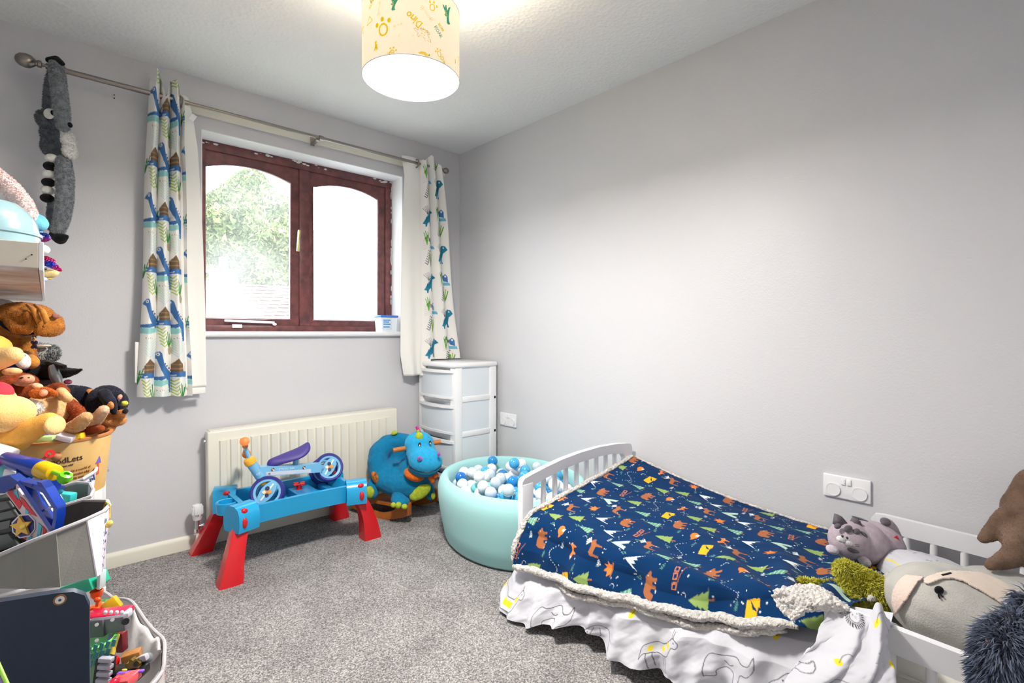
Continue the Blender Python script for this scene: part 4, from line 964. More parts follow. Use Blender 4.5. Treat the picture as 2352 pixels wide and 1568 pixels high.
for q in ((.2, .2), (.45, .45), (.02, .45), (.58, .05)): dv.disc(q, .009, YEL); dv.line(crv([q, (q[0] + .02, q[1] + .03), (q[0] + .05, q[1] + .01)]), .002, LN)
for q in ((.33, .3), (.6, .15)): dv.poly([(q[0], q[1]), (q[0] + .035, q[1] + .005), (q[0] + .035, q[1] + .016), (q[0], q[1] + .012)], (110, 112, 118))
M_duvet = mat('printed_duvet_cotton', (242, 242, 248), .8, attr=True, bump=(30, .25, .004), bump2=(1200, .1, .0004), spec=.2)
dvt = thing('duvet', 'white duvet printed with line-drawn animals hanging over the near side of the bed', 'duvet', (-.85, -2.0, .2))
# path along the near side of the bed, wrapping the foot corner
def top_z(y): return float(np.interp(y, [-2.66, -2.5, -2.3, -2.0, -1.7, -1.5, -1.4], [.40, .345, .29, .235, .205, .20, .20]))
pathx = [(-.66, -1.535), (-.74, -1.532), (-.775, -1.535), (-.79, -1.56), (-.795, -1.65), (-.795, -1.9), (-.795, -2.2), (-.795, -2.45), (-.81, -2.60), (-.83, -2.73)]
seg = [0]
for p, q in zip(pathx, pathx[1:]): seg.append(seg[-1] + math.dist(p, q))
nu, nv = 760, 250
sv = np.linspace(0, seg[-1], nu)
bx = np.interp(sv, seg, [p[0] for p in pathx]); by = np.interp(sv, seg, [p[1] for p in pathx])
tx, ty = np.gradient(bx), np.gradient(by); ln = np.hypot(tx, ty); nx_, ny_ = ty / ln, -tx / ln           # outward normal
k5 = np.ones(31) / 31; nx_ = np.convolve(np.pad(nx_, 15, 'edge'), k5, 'valid'); ny_ = np.convolve(np.pad(ny_, 15, 'edge'), k5, 'valid')
bx = np.convolve(np.pad(bx, 15, 'edge'), k5, 'valid'); by = np.convolve(np.pad(by, 15, 'edge'), k5, 'valid')
hem = np.interp(sv, [0, seg[2], seg[3], seg[3] + .10, seg[3] + .17, seg[3] + .30, seg[3] + .45, seg[3] + .62, seg[3] + .75, seg[3] + .95, seg[-1]], [.03, .02, .012, .012, .045, .07, .045, .06, .10, .05, .03])
ztp = np.interp(by, [-2.73, -2.64, -2.53, -2.4, -2.28, -1.98, -1.68, -1.56, -1.5], [.40, .375, .33, .285, .255, .20, .172, .16, .17]) + .018
q = np.linspace(0, 1, nv)[None]; S = sv[:, None]
Z = ztp[:, None] + (hem[:, None] - ztp[:, None]) * q
fold = .020 * np.sin(S * 26 + 1.3 * np.sin(S * 7) - 1.2 * q) + .013 * np.sin(S * 61 + 2.5 * q + 1) + .004 * np.sin(S * 112 - 3 * q)
dg_ = vnoise(S * 9 + q * 1.5, q * 1.6 - S * 1.5, 12) * .040 + vnoise(S * 17 + q * 2.5, q * 3, 5) * .010
flare = .052 * np.clip(q / .35, 0, 1) + .035 * q ** 1.2 + .085 * np.exp(-((S - seg[3]) / .12) ** 2) * q
off = (fold * (.25 + .9 * q) * .8 + dg_ * (.4 + q)) * np.clip(q * 2.5, 0, 1) + flare - .03 * (1 - q) ** 2 - .075 * np.clip((.16 - q) / .16, 0, 1)
X = bx[:, None] - np.abs(nx_[:, None]) * off * np.sign(1); Yc = by[:, None] + np.where(sv[:, None] < seg[3], 1, 0) * np.abs(ny_[:, None]) * off * 0.9
X = np.minimum(X, -.06); Z = Z + .012 * vnoise(S * 14, q * 6, 7) * q
rr = np.clip(q * 14, 0, 1)
drop = (ztp[:, None] - Z)
grid('duvet_side', np.stack([X, Yc, np.maximum(Z, .004)], -1), M_duvet, dvt, dv.sample(S + q * .0 + 0 * S, -drop * 1.15 + off * .2))
# pulled-up corner over the guard rail beside the green plush
nu, nv = 150, 150
u = np.linspace(0, 1, nu)[:, None] * np.ones((1, nv)); v = np.ones((nu, 1)) * np.linspace(0, 1, nv)
A0, A1, C0, C1 = at(1905, 1402, 1.20), at(2044, 1428, 1.12), at(1800, 1600, 1.12), at(2042, 1640, 1.03)
P = (A0 * ((1 - u) * (1 - v))[..., None] + A1 * (u * (1 - v))[..., None] + C0 * ((1 - u) * v)[..., None] + C1 * (u * v)[..., None])
bul = .035 * np.sin(np.pi * u) * np.sin(np.pi * np.clip(v * 1.1, 0, 1)) + .018 * np.sin(u * 17 + v * 6) * v + .022 * vnoise(u * 6 + v * 3, v * 5, 9)
P = P - FW * bul[..., None] + UP * ((.004 * np.sin(np.pi * u) + .004 * np.sin(u * 13 + 2) + .038 * np.exp(-((u - .80) / .09) ** 2)) * (1 - v))[..., None]
grid('duvet_corner', P, M_duvet, dvt, dv.sample(u * .26 + .38, -v * .32 + .1), thick=.006)
P = []
nu, nv = 60, 40
for i in range(nu):
    t = i / (nu - 1); a0 = np.array(at(lerp(1905, 2044, t), lerp(1404, 1430, t), lerp(1.20, 1.12, t))); row = []
    for j in range(nv):
        w = j / (nv - 1); e = a0 + np.array([.22 * w, .02 * w, -.105 * w]); row.append(e)
    P.append(row)
P = np.array(P); uu2 = np.linspace(0, 1, nu)[:, None] * np.ones((1, nv)); ww = np.ones((nu, 1)) * np.linspace(0, 1, nv)
P[..., 2] += .01 * vnoise(uu2 * 5, ww * 6, 3)
grid('duvet_fold', P, M_duvet, dvt, dv.sample(uu2 * .14 + .1, ww * .22), thick=.006)

# ------------------------------------------------------------------ navy woodland blanket
NV = (6, 48, 92)
bl = Canvas(1.25, 1.30, 900, NV)
OR, BRN, LG, DG, WH, MU = (232, 128, 58), (164, 100, 64), (142, 168, 96), (104, 158, 130), (226, 236, 236), (244, 176, 36)
def PB(p, c, s, rot, col, fl=1): bl.poly(place(p, c, s, rot, fl), col)
def m_bear(c, s, r, f=1): PB([(-1, -.7), (-1.05, .1), (-.8, .55), (-.2, .7), (.3, .62), (.5, .78), (.62, .66), (.95, .5), (1.25, .3), (1.2, .12), (.9, .05), (.8, -.2), (.95, -.7), (.65, -.75), (.45, -.25), (.2, -.3), (.25, -.75), (-.05, -.75), (-.15, -.25), (-.4, -.25), (-.5, -.75), (-.75, -.75)], c, s, r, BRN, f); bl.disc(place([(.75, .42)], c, s, r, f)[0], s * .06, WH)
def m_moose(c, s, r, f=1):
    PB([(-.9, -.9), (-.8, .2), (-.5, .45), (.2, .4), (.5, .6), (.7, .75), (1.05, .45), (1.1, .25), (.8, .2), (.6, -.05), (.5, -.9), (.38, -.9), (.3, -.15), (-.4, -.1), (-.62, -.2), (-.7, -.9)], c, s, r, BRN, f)
    for k in range(5): bl.line(place([(.65, .75), (.25 + .22 * k, 1.25 - .1 * abs(k - 2))], c, s, r, f), s * .12, WH)
def m_fox(c, s, r, f=1): PB([(-1.1, .1), (-.8, .4), (-.3, .2), (.3, .3), (.5, .6), (.65, .5), (1, .2), (.7, .05), (.6, -.6), (.45, -.6), (.35, -.15), (-.2, -.1), (-.3, -.6), (-.45, -.6), (-.5, -.1), (-.8, -.1)], c, s, r, OR, f); PB([(-1.15, .1), (-.85, .4), (-.8, .12)], c, s, r, WH, f); PB([(.62, .2), (1, .2), (.68, .05)], c, s, r, WH, f)
def m_curl(c, s, r): bl.disc(c, s * .8, OR, s * .55, rot=r); PB([(-.2, -.5), (.3, -.7), (.2, -.2), (-.1, -.1)], c, s, r, WH); PB([(-.9, -.1), (-1.1, .35), (-.55, .3)], c, s, r, OR)
def m_tree(c, s, r): PB([(-.07, -1.1), (-.07, -.7), (-.65, -.75), (-.4, -.3), (-.55, -.3), (-.28, .1), (-.4, .1), (0, .9), (.4, .1), (.28, .1), (.55, -.3), (.4, -.3), (.65, -.75), (.07, -.7), (.07, -1.1)], c, s, r, LG); PB([(-.07, -1.15), (-.07, -.75), (.07, -.75), (.07, -1.15)], c, s, r, BRN)
def m_tri(c, s, r):
    PB([(-.5, -.75), (0, .95), (.5, -.75)], c, s, r, DG); PB([(-.05, -1.05), (-.05, -.75), (.05, -.75), (.05, -1.05)], c, s, r, BRN)
    for k in range(4): y = -.5 + .33 * k; w = .45 - .1 * k; bl.line(place([(-w, y), (w, y - .05)], c, s, r), s * .05, (190, 214, 200))
def m_out(c, s, r): P = place([(-.5, -.6), (0, .7), (.5, -.6), (-.5, -.6)], c, s, r); bl.line(P, s * .13, (120, 176, 150)); bl.line(place([(0, -.6), (0, -1)], c, s, r), s * .13, (120, 176, 150))
def m_mount(c, s, r): PB([(-.8, -.8), (0, .9), (.9, -.9), (.45, -.2), (.25, -.4), (.1, 0), (-.1, -.3), (-.25, .05), (-.45, -.3)], c, s, r, WH); PB([(-.02, -.5), (.02, -.5), (.0, .3)], c, s, r, NV)
def m_mountg(c, s, r): PB([(-.9, -.7), (0, .95), (.9, -.7), (.35, -.7), (0, -.05), (-.35, -.7)], c, s, r, (180, 206, 192))
def m_tent(c, s, r): PB([(-1, -.4), (-.85, .5), (.7, .55), (.9, -.5)], c, s, r, MU); PB([(.1, -.6), (.9, -.5), (.8, .1)], c, s, r, MU); PB([(-.2, -.5), (.78, .30), (.0, -.05)], c, s, r, NV)
def m_sign(c, s, r):
    for x in (-.8, 0, .7): bl.line(place([(x - .25, -.2), (x + .25, -.2), (x + .25, .25), (x - .25, .25), (x - .25, -.2)], c, s, r), s * .1, (214, 128, 80))
    bl.line(place([(-.8, -.25), (1.2, -.9)], c, s, r), s * .08, BRN)
def m_fire(c, s, r): PB([(-.5, -.5), (-.9, .0), (-.4, .1), (-.5, .7), (0, .3), (.2, .9), (.35, .2), (.8, .4), (.5, -.1), (.6, -.5)], c, s, r, OR); bl.line(place([(-.7, -.6), (.8, -.5)], c, s, r), s * .18, BRN)
def m_moon(c, s, r): t = np.linspace(-1.9, 1.9, 12); PB(list(zip(np.cos(t) * .7, np.sin(t) * .7)) + list(zip(np.cos(t[::-1]) * .45 + .12, np.sin(t[::-1]) * .62)), c, s, r, WH)
def m_fern(c, s, r, col=WH):
    bl.line(place([(-1, 0), (1, 0)], c, s, r), s * .1, col)
    for k in range(5): bl.line(place([(-.7 + .35 * k, 0), (-.95 + .35 * k, .42)], c, s, r), s * .1, col); bl.line(place([(-.7 + .35 * k, 0), (-.95 + .35 * k, -.42)], c, s, r), s * .1, col)
def m_dots(c, s, r):
    for k in range(18): x = -1 + k * .118; bl.disc(place([(x, .5 * math.sin(x * 3.2))], c, s, r)[0], s * .035, WH, n=6)
def m_curve(c, s, r): PB([(-.1, -.9), (.15, .5), (.5, .7), (.5, .45), (.25, .2), (.1, -.9)], c, s, r, WH)
# lay the motifs so that they read from the near long side, like the photograph: canvas x = across the bed from the wall, y = from the foot
small = [m_out, lambda c, s, r: m_fern(c, s, r), lambda c, s, r: m_fern(c, s, r, (96, 150, 128)), m_moon, m_out]
big = [m_bear, m_tree, m_moose, m_mount, m_tri, m_fox, m_tent, m_tri, m_sign, m_mountg, m_fire, m_tree, m_curl, m_dots, m_tri, m_bear, m_mount, m_moose, m_tree]
g = random.Random(12); k = 0
R0 = pi + .1
ro = 0
yy = .035
while yy < 1.28:
    xx = .03 + (ro % 2) * .045; ro += 1
    while xx < 1.22:
        f_ = big[k % len(big)]; k += 1; s_ = {m_bear: .031, m_moose: .033, m_tent: .033, m_fox: .027, m_dots: .050, m_sign: .028, m_fire: .026, m_curl: .026}.get(f_, .036)
        jx, jy = g.uniform(-.008, .008), g.uniform(-.006, .006)
        f_((xx + jx, yy + jy), s_, R0 + g.uniform(-.2, .2))
        f2 = small[g.randrange(5)]; f2((xx + .045 + jy, yy + .030 + jx), .0115, R0 + g.uniform(-.4, .4))
        for _ in range(4): bl.disc((xx + g.uniform(-.02, .07), yy + g.uniform(.01, .055)), g.uniform(.0012, .0026), WH, n=7)
        xx += .104
    yy += .081
blk = thing('blanket', 'navy fleece blanket printed with bears, foxes, trees and tents, sherpa edged', 'blanket', (-.45, -2.0, .33))
nu, nv = 380, 470
v = np.linspace(0, 1, nv)[None]; Yb_ = FY - .022 - v * 1.115 + 0 * v
# surface height over the mattress
def bed_top(X, Y):
    t = np.clip((Y - (-2.62)) / (FY + 2.62), 0, 1)             # 1 at foot
    w = np.clip((X + .80) / .77, 0, 1)                          # 1 at wall
    foot = .335 + .125 * w ** 1.1; head = .325 + .075 * (1 - w) ** 4 * np.clip((-2.15 - Y) / .35, 0, 1)
    return head + (foot - head) * t ** 2.2 + .045 * np.sin(np.pi * w) * (1 - t) * .6
Ln = []
zed = np.interp(Yb_[0], [-2.64, -2.53, -2.4, -2.28, -1.98, -1.68, -1.56, -1.5], [.34, .335, .29, .262, .206, .176, .165, .16])
s = np.linspace(0, 1, nu)[:, None]
XN = -.80; rc = .06
P = np.zeros((nu, nv, 3)); SS = np.zeros((nu, nv))
for j in range(nv):
    y = Yb_[0, j]; rc = lerp(.06, .018, smooth((-2.28 - y) / .22)); zc = float(bed_top(XN + rc, y)); zt_ = float(bed_top(XN + .06, y)); flat = (-.028) - (XN + rc - .0); dropl = max(.01, (zt_ - rc) - zed[j]); arc = rc * pi / 2
    tot = flat + arc + dropl; ss = s[:, 0] * tot; SS[:, j] = ss
    x = np.where(ss < flat, -.028 - ss, 0); zz = np.where(ss < flat, bed_top(x, y), 0)
    a_ = np.clip((ss - flat) / rc, 0, pi / 2); m2 = (ss >= flat)
    x = np.where(m2, XN + rc - rc * np.sin(a_), x); zz = np.where(m2, zc - rc + rc * np.cos(a_), zz)
    m3 = ss > flat + arc; dd = ss - flat - arc
    x = np.where(m3, XN - .022 * np.clip(dd / .12, 0, 1) - .03 * np.clip(dd / .05, 0, 1), x); zz = np.where(m3, zc - rc - dd, zz)
    P[:, j, 0] = x; P[:, j, 1] = y; P[:, j, 2] = zz
Yg = P[..., 1]; SV = SS; fy = (FY - Yg)
# soft folds fanning out from the flipped corner and the foot
wob = .010 * vnoise(SV * 6, fy * 5, 21) + .016 * vnoise(SV * 7 + fy * 3.0, fy * 1.2 - SV * .4, 22)
ang_ = np.arctan2(SV - .86, 1.06 - fy); rad_ = np.hypot(SV - .86, 1.06 - fy)
fan = .013 * np.sin(ang_ * 15) * np.exp(-((rad_ - .33) / .27) ** 2) * np.clip(rad_ / .1, 0, 1)
edge = np.clip(SV / .03, 0, 1)
up_ = (wob + fan)
P[..., 2] += np.where(SV < .78, up_, up_ * .3) * edge + .010
P[..., 0] -= np.where(SV > .74, np.clip((SV - .74) / .08, 0, 1), 0) * (.010 * np.sin(fy * 19 + 1) + .006 * np.sin(fy * 43)) + .0
# lower the wall edge toward the head so that it follows the photograph
P[..., 1] += .0
M_navy = mat('navy_printed_fleece', NV, .95, attr=True, bump=(420, .35, .0015), sheen=.04, spec=.06)
P[..., 1] = np.where(fy < .001, P[..., 1], P[..., 1])
grid('printed_fleece', P, M_navy, blk, bl.sample(SV, fy))
M_sherpa = mat('cream_sherpa', (226, 222, 218), .95, var=(110, (186, 180, 176), .8), bump=(95, 1.0, .012), sheen=.3, spec=.1)
def edge_roll(pts, r, name='sherpa_edge', seed=0, flat=.8):
    n = len(pts); rr = [r * (1 + .18 * mnoise.noise(Vector((i * .35, seed, 0)))) * min(1, .35 + .22 * min(i, n - 1 - i)) for i in range(n)]
    o = B().tube(pts, rr, 12, flat=flat).out(name, M_sherpa, blk, smooth=True)
    t = bpy.data.textures.new('sherpa', 'VORONOI'); t.noise_scale = .010
    q = o.modifiers.new('sub', 'SUBSURF'); q.subdivision_type = 'SIMPLE'; q.levels = q.render_levels = 1
    q = o.modifiers.new('pile', 'DISPLACE'); q.texture = t; q.strength = -.007; q.mid_level = .4; q.texture_coords = 'LOCAL'
    return o
near = P[-1, ::6].copy(); near[:, 2] -= .004; near[:, 0] -= .002
edge_roll(near[:-6], .018, seed=1)
low2 = near[14:-8].copy(); low2[:, 2] -= .026 + .006 * np.sin(np.arange(len(low2)) * .2); low2[:, 0] += .002
edge_roll(low2, .014, seed=2)
foot = P[::6, 0].copy(); foot[:, 1] += .006; foot[:, 2] += .004; edge_roll(foot, .013, seed=3)
wallp = P[0, ::6].copy(); wallp[:, 2] += .002; edge_roll(wallp, .007, seed=4)
headp = P[:int(nu * .72):6, -1].copy(); headp[:, 2] += .004; headp[:, 1] -= .01; edge_roll(headp, .012, seed=5)
tagp = B().box((-.862, -1.565, .150), (-.846, -1.515, .188), .004); tagp.out('care_tag', mat('grey_satin', (176, 176, 184), .35), blk)
# flipped corner showing the sherpa side
ctrl = [(1775, 1362, 1.285), (1795, 1352, 1.29), (1830, 1345, 1.285), (1870, 1342, 1.275), (1905, 1362, 1.25), (1935, 1398, 1.21)]
bot = [(1775, 1365, 1.275), (1786, 1390, 1.255), (1800, 1412, 1.235), (1818, 1426, 1.215), (1850, 1400, 1.205), (1932, 1404, 1.195)]
nu2, nv2 = 60, 40; tt = np.linspace(0, len(ctrl) - 1, nu2)
def ip(arr, c): return np.interp(tt, range(len(arr)), [a_[c] for a_ in arr])
T_ = np.array([at(x, y, d) for x, y, d in zip(ip(ctrl, 0), ip(ctrl, 1), ip(ctrl, 2))]); Bt = np.array([at(x, y, d) for x, y, d in zip(ip(bot, 0), ip(bot, 1), ip(bot, 2))])
w = np.linspace(0, 1, nv2)[None, :, None]; P2 = T_[:, None] * (1 - w) + Bt[:, None] * w
P2 = P2 - FW * (.03 * np.sin(np.pi * w)) + UP * (.02 * np.sin(np.pi * w))
fo = grid('sherpa_flap', P2, M_sherpa, blk, thick=.012)
t = bpy.data.textures.new('sherpa', 'VORONOI'); t.noise_scale = .010
q = fo.modifiers.new('sub', 'SUBSURF'); q.levels = q.render_levels = 2
q = fo.modifiers.new('pile', 'DISPLACE'); q.texture = t; q.strength = -.008; q.mid_level = .4; q.texture_coords = 'LOCAL'

# ------------------------------------------------------------------ helpers for toys, sized in the photograph's scale at a given distance
def rotm(roll=0, yaw=0, pitch=0):
    """camera-facing frame (right, away, up) then yaw about up, pitch about right, roll about the view axis"""
    M0 = Matrix((tuple(RT), tuple(FW), tuple(UP))).transposed()
    return M0 @ Matrix.Rotation(math.radians(-roll), 3, 'Y') @ Matrix.Rotation(math.radians(pitch), 3, 'X') @ Matrix.Rotation(math.radians(yaw), 3, 'Z')
def pbox(b, px, py, d, w, h, dep, roll=0, yaw=0, pitch=0, bev=.003):
    """w,h half sizes in photo px, dep half depth in m"""
    k = d / 1165; c = at(px, py, d); M = rotm(roll, yaw, pitch)
    r = bmesh.ops.create_cube(b.bm, size=2, matrix=Matrix.Diagonal((w * k, dep, h * k, 1))); vs = r['verts']
    if bev:
        g_ = bmesh.ops.bevel(b.bm, geom=list({e for v in vs for e in v.link_edges}), offset=min(bev, w * k * .4, dep * .4, h * k * .4), segments=2, affect='EDGES', profile=.5)
        vs = list({v for f in g_['faces'] for v in f.verts} | {v for v in vs if v.is_valid})
    bmesh.ops.transform(b.bm, matrix=Matrix.Translation(c) @ M.to_4x4(), verts=vs); return b
def pcyl(b, p0, p1, r0, r1=None, seg=24):
    """p = (px,py,d); r in px at the first point"""
    k = p0[2] / 1165; return b.cyl(at(*p0), at(*p1), r0 * k, (r1 if r1 is not None else r0) * k, seg)
def pad(name, m, parent, *es, it=None, label=None):
    """one or more soft ellipsoids (px,py,d,w,h[,dep,roll]) as one part"""
    b = B()
    for e in es:
        px, py, d, w, h = e[:5]; dep = e[5] if len(e) > 5 else None; roll = e[6] if len(e) > 6 else 0
        b.ell(at(px, py, d), cam_axes(w, h, dep, d, roll), 18, 12)
    return b.out(name, m, parent, label, smooth=True)
def pthing(name, label, cat, px, py, d, group=None): return thing(name, label, cat, at(px, py, d), group)

# ------------------------------------------------------------------ rocking hippo
hp = thing('rocking_animal', 'blue plush rocking hippo with green spots and orange scarf on wooden rockers', 'rocking toy', (-.65, -.27, .03))
M_teal = plush('teal_plush', (18, 126, 172), (14, 116, 160)); M_tealh = plush('light_teal_plush', (44, 164, 212), (38, 154, 202)); M_lime = plush('lime_plush', (186, 204, 60)); M_orn = plush('orange_scarf', (232, 110, 30)); M_pine = mat('varnished_pine', (196, 116, 44), .35, var=(9, (158, 84, 28), .6), coat=.3)
b = Blob()
b.pc((872, 1088, 3.02, 24), (867, 1062, 3.04, 23), (871, 1038, 3.07, 23), (890, 1020, 3.11, 22), (915, 1013, 3.13, 20), (945, 1016, 3.12, 18), (965, 1030, 3.10, 15))
b.pc((868, 1085, 3.02, 20), (885, 1105, 2.99, 24), (915, 1112, 2.98, 30), (945, 1110, 2.98, 34), (960, 1100, 2.99, 30))
b.pe(902, 1050, 3.12, 34, 42, .035).pe(905, 1078, 3.06, 28, 22, .10).pe(940, 1080, 3.02, 26, 34, .08)
b.pc((958, 1092, 2.98, 26), (966, 1070, 2.97, 24))
b.out('body', M_teal, hp, voxel=.008, it=5, disp=.006)
hd = Blob(); hd.pe(963, 1020, 2.96, 34, 30, .085).pe(977, 1058, 2.88, 40, 33, .075, -8).pe(968, 1040, 2.93, 35, 30, .08); ho_ = hd.out('head', M_tealh, hp, voxel=.007, it=5)
Blob().pe(972, 1075, 2.90, 36, 20, .065, -8).out('lower_jaw', M_teal, hp, voxel=.007, it=3)
pts = [at(*p) for p in ((938, 1066, 2.865), (944, 1075, 2.84), (958, 1082, 2.805), (978, 1085, 2.795), (1000, 1080, 2.81), (1014, 1070, 2.86))]
B().tube(pts, .0022, 6).out('mouth_seam', M_black, hp)
pad('scarf', M_orn, hp, (952, 1089, 2.93, 25, 13, .075, -20)); pad('scarf_knot', M_orn, hp, (991, 1097, 2.89, 7, 9, .02, 20), (1001, 1092, 2.89, 6, 7, .02, -30), (994, 1103, 2.89, 5, 8, .015))
pad('chest_spot', M_lime, hp, (965, 1130, 2.915, 28, 15, .02, 32))
pad('hip_spot', plush('striped_patch', (214, 130, 52), (120, 70, 40)), hp, (862, 1096, 2.955, 8, 15, .018, 25))
for e in ((964, 1021, 2.875, 3.6, 5.6, .006), (988, 1016, 2.885, 3.2, 5.2, .006)): eo = pad('eye', M_eye, hp, e); pad('glint', M_whitepl, eo, (e[0], e[1] + 2, e[2] - .006, 1.2, 2.2, .002))
for e in ((964, 1053, 2.802, 6, 5.6, .008), (1008, 1043, 2.822, 4.2, 5.4, .01)): eo = pad('nostril', plush('magenta_felt', (196, 88, 176)), hp, e); pad('nostril_centre', M_teal, eo, (e[0], e[1], e[2] - .006, 2.6, 2.4, .005))
pad('crest', M_lime, hp, (963, 1002, 2.91, 9, 10, .02, 15), (961, 990, 2.93, 4, 5, .015)); pad('back_spike', M_lime, hp, (906, 994, 3.10, 8, 5, .02, 20))
B().tube([at(*p) for p in ((963, 993, 2.93), (960, 985, 2.93), (956, 979, 2.93))], [.010, .009, .006], 10).out('horn', plush('pink_horn', (214, 50, 150)), hp)
pad('ear', M_teal, hp, (940, 1018, 2.99, 7, 9, .02, 20))
ff = Blob(); ff.pe(920, 1149, 2.92, 23, 14, .06, -14).pc((915, 1130, 2.95, 17), (918, 1145, 2.93, 18)); fo_ = ff.out('front_foot', M_teal, hp, voxel=.007, it=4)
pad('toes', M_lime, fo_, (904, 1159, 2.868, 7, 6, .02), (915, 1160, 2.862, 7, 8, .02, -20), (929, 1163, 2.862, 7, 6, .02))
rf_ = Blob(); rf_.pc((858, 1108, 3.0, 13), (855, 1122, 2.98, 15), (856, 1132, 2.97, 14)); ro_ = rf_.out('rear_foot', M_teal, hp, voxel=.007, it=4); pad('sole', M_lime, ro_, (849, 1130, 2.945, 11, 14, .02, 6))
r2_ = Blob(); r2_.pc((985, 1120, 3.0, 11), (990, 1138, 2.98, 11)); ro2 = r2_.out('front_foot', M_teal, hp, voxel=.007, it=4); pad('toes', M_lime, ro2, (995, 1139, 2.95, 5, 8, .01))
B().cyl(at(903, 1034, 2.90), at(932, 1029, 2.93), .0135).cyl(at(932, 1029, 2.93), at(1012, 1014, 3.0), .0135).out('handle_dowel', M_pine, hp)
fdir = Vector((.36, -.93, 0)).normalized(); pdir = Vector((.93, .36, 0)).normalized()
def rocker(F0):
    n = 16; lowc, upc = [], []
    for k in range(n + 1):
        t = k / n; L_ = .47 * (1 - t); z = .0 + .055 * (2 * t - 1) ** 2 * (1 if t < .5 else 1)
        lowc.append((-L_, z)); upc.append((-L_, z + .045 + .030 * math.exp(-((t - .93) / .09) ** 2) + .012 * math.sin(t * 9)))
    b = B().prism(lowc + upc[::-1], Vector(F0), fdir, (0, 0, 1), pdir * .024); b.bevel(.005, 2, .9); b.out('rocker', M_pine, hp)
rocker((-.71, -.475, -.003)); rocker((-.45, -.375, -.003))
for t in (.10, .33): B().cyl(Vector((-.70, -.47, .075)) - fdir * t, Vector((-.43, -.365, .075)) - fdir * t, .013).out('cross_rail', M_pine, hp)
pb_ = B(); pb_.prism([(-.13, -.12), (.13, -.12), (.13, .12), (-.13, .12)], Vector((-.66, -.245, .085)), pdir, fdir, (0, 0, .012)); pb_.out('base_board', M_pine, hp)

# ------------------------------------------------------------------ tub on the sill
x0, x1 = -.632, -.515; tub = thing('plastic_tub', 'small clear plastic tub with a blue lid on the window sill', 'tub', ((x0 + x1) / 2, .03, 1.1))
B().prism([(x0 + .008, 1.1), (x1 - .008, 1.1), (x1, 1.195), (x0, 1.195)], (0, -.005, 0), (1, 0, 0), (0, 0, 1), (0, .09, 0)).bevel(.004).out('box', mat('milky_tub', (232, 240, 246), .3), tub)
B().box((x0 - .006, -.012, 1.194), (x1 + .006, .092, 1.208), .004).out('lid', mat('blue_lid', (60, 120, 214), .3), tub)
lb = B().box((x0 + .010, -.0075, 1.115), (x0 + .074, -.0055, 1.185), .0005).out('label', plast((214, 232, 246), .4), tub)
for z, w in ((1.172, .05), (1.16, .04), (1.146, .052), (1.128, .045)): B().box((x0 + .014, -.0085, z), (x0 + .014 + w, -.0073, z + .007)).out('label_band', plast((64, 140, 206), .4), lb)

# ------------------------------------------------------------------ plush cat on the bed
M_lil = plush('lilac_grey_plush', (186, 172, 182), (172, 158, 168)); M_dk = plush('dark_grey_plush', (112, 106, 114))
ca = pthing('plush_cat', 'round lilac-grey tabby cat plush lying on the blanket by the wall', 'soft toy', 1985, 1295, 1.66)
b = Blob(); b.pe(1950, 1240, 1.62, 43, 44, .06).pe(2008, 1248, 1.68, 62, 50, .085, -12).pe(1978, 1244, 1.64, 52, 49, .075); bo = b.out('body', M_lil, ca, voxel=.005, it=6)
for p_ in ([(1922, 1208), (1926, 1184), (1934, 1186), (1948, 1202)], [(1960, 1206), (1968, 1192), (1976, 1196), (1984, 1214)]):
    b = B(); P_ = [Vector(at(x, y, 1.61)) for x, y in p_]; Q_ = [q + Vector(FW) * .022 for q in P_]; a_ = [b.bm.verts.new(q) for q in P_]; c_ = [b.bm.verts.new(q) for q in Q_]
    b.bm.faces.new(a_); b.bm.faces.new(c_[::-1])
    for k in range(4): b.bm.faces.new((a_[k], c_[k], c_[(k + 1) % 4], a_[(k + 1) % 4]))
    b.bevel(.004, 3, .5); b.out('ear', M_dk, ca, smooth=True)
for e in ((1924, 1208, 1.596, 8, 6, .007, 20), (1948, 1214, 1.583, 10, 8, .007, 20), (1968, 1221, 1.578, 8, 8, .007), (1983, 1229, 1.580, 12, 7, .008, -45)): pad('forehead_stripe', M_dk, ca, e)
pad('back_stripe', M_dk, ca, (1975, 1191, 1.66, 20, 2.5, .01, -18))
for e in ((1931, 1238, 1.563, 9, 7, .012, -20), (1947, 1246, 1.558, 10, 8, .012, -25)): pad('muzzle', plush('white_muzzle', (240, 236, 238)), ca, e)
for e in ((1935, 1231, 1.556, 2.4, 3, .004), (1946, 1235, 1.554, 2.4, 3, .004)): pad('eye', M_eye, ca, e)
for y_ in (1251, 1255): B().tube([at(1964, y_ - 1, 1.552), at(1974, y_, 1.558)], .0006, 5).out('whisker', M_black, ca)
pad('cheek_stripe', M_dk, ca, (1960, 1264, 1.568, 14, 5, .01, -14))
for e in ((1912, 1262, 1.59, 13, 10, .02, -15), (1985, 1288, 1.57, 14, 10, .02, -30)): fo_ = pad('paw', plush('pale_paw', (214, 204, 214)), ca, e)
B().tube([at(*p) for p in ((2062, 1232, 1.70), (2050, 1215, 1.69), (2038, 1203, 1.68), (2033, 1197, 1.68))], [.012, .017, .019, .014], 12).out('tail', M_lil, ca, smooth=True)
pad('tail_tip', M_dk, ca, (2034, 1198, 1.672, 11, 9, .015, -30))
pbox(B(), 2060, 1241, 1.62, 6, 10, .001, roll=30).out('care_tag', plast((208, 24, 36), .5), ca)

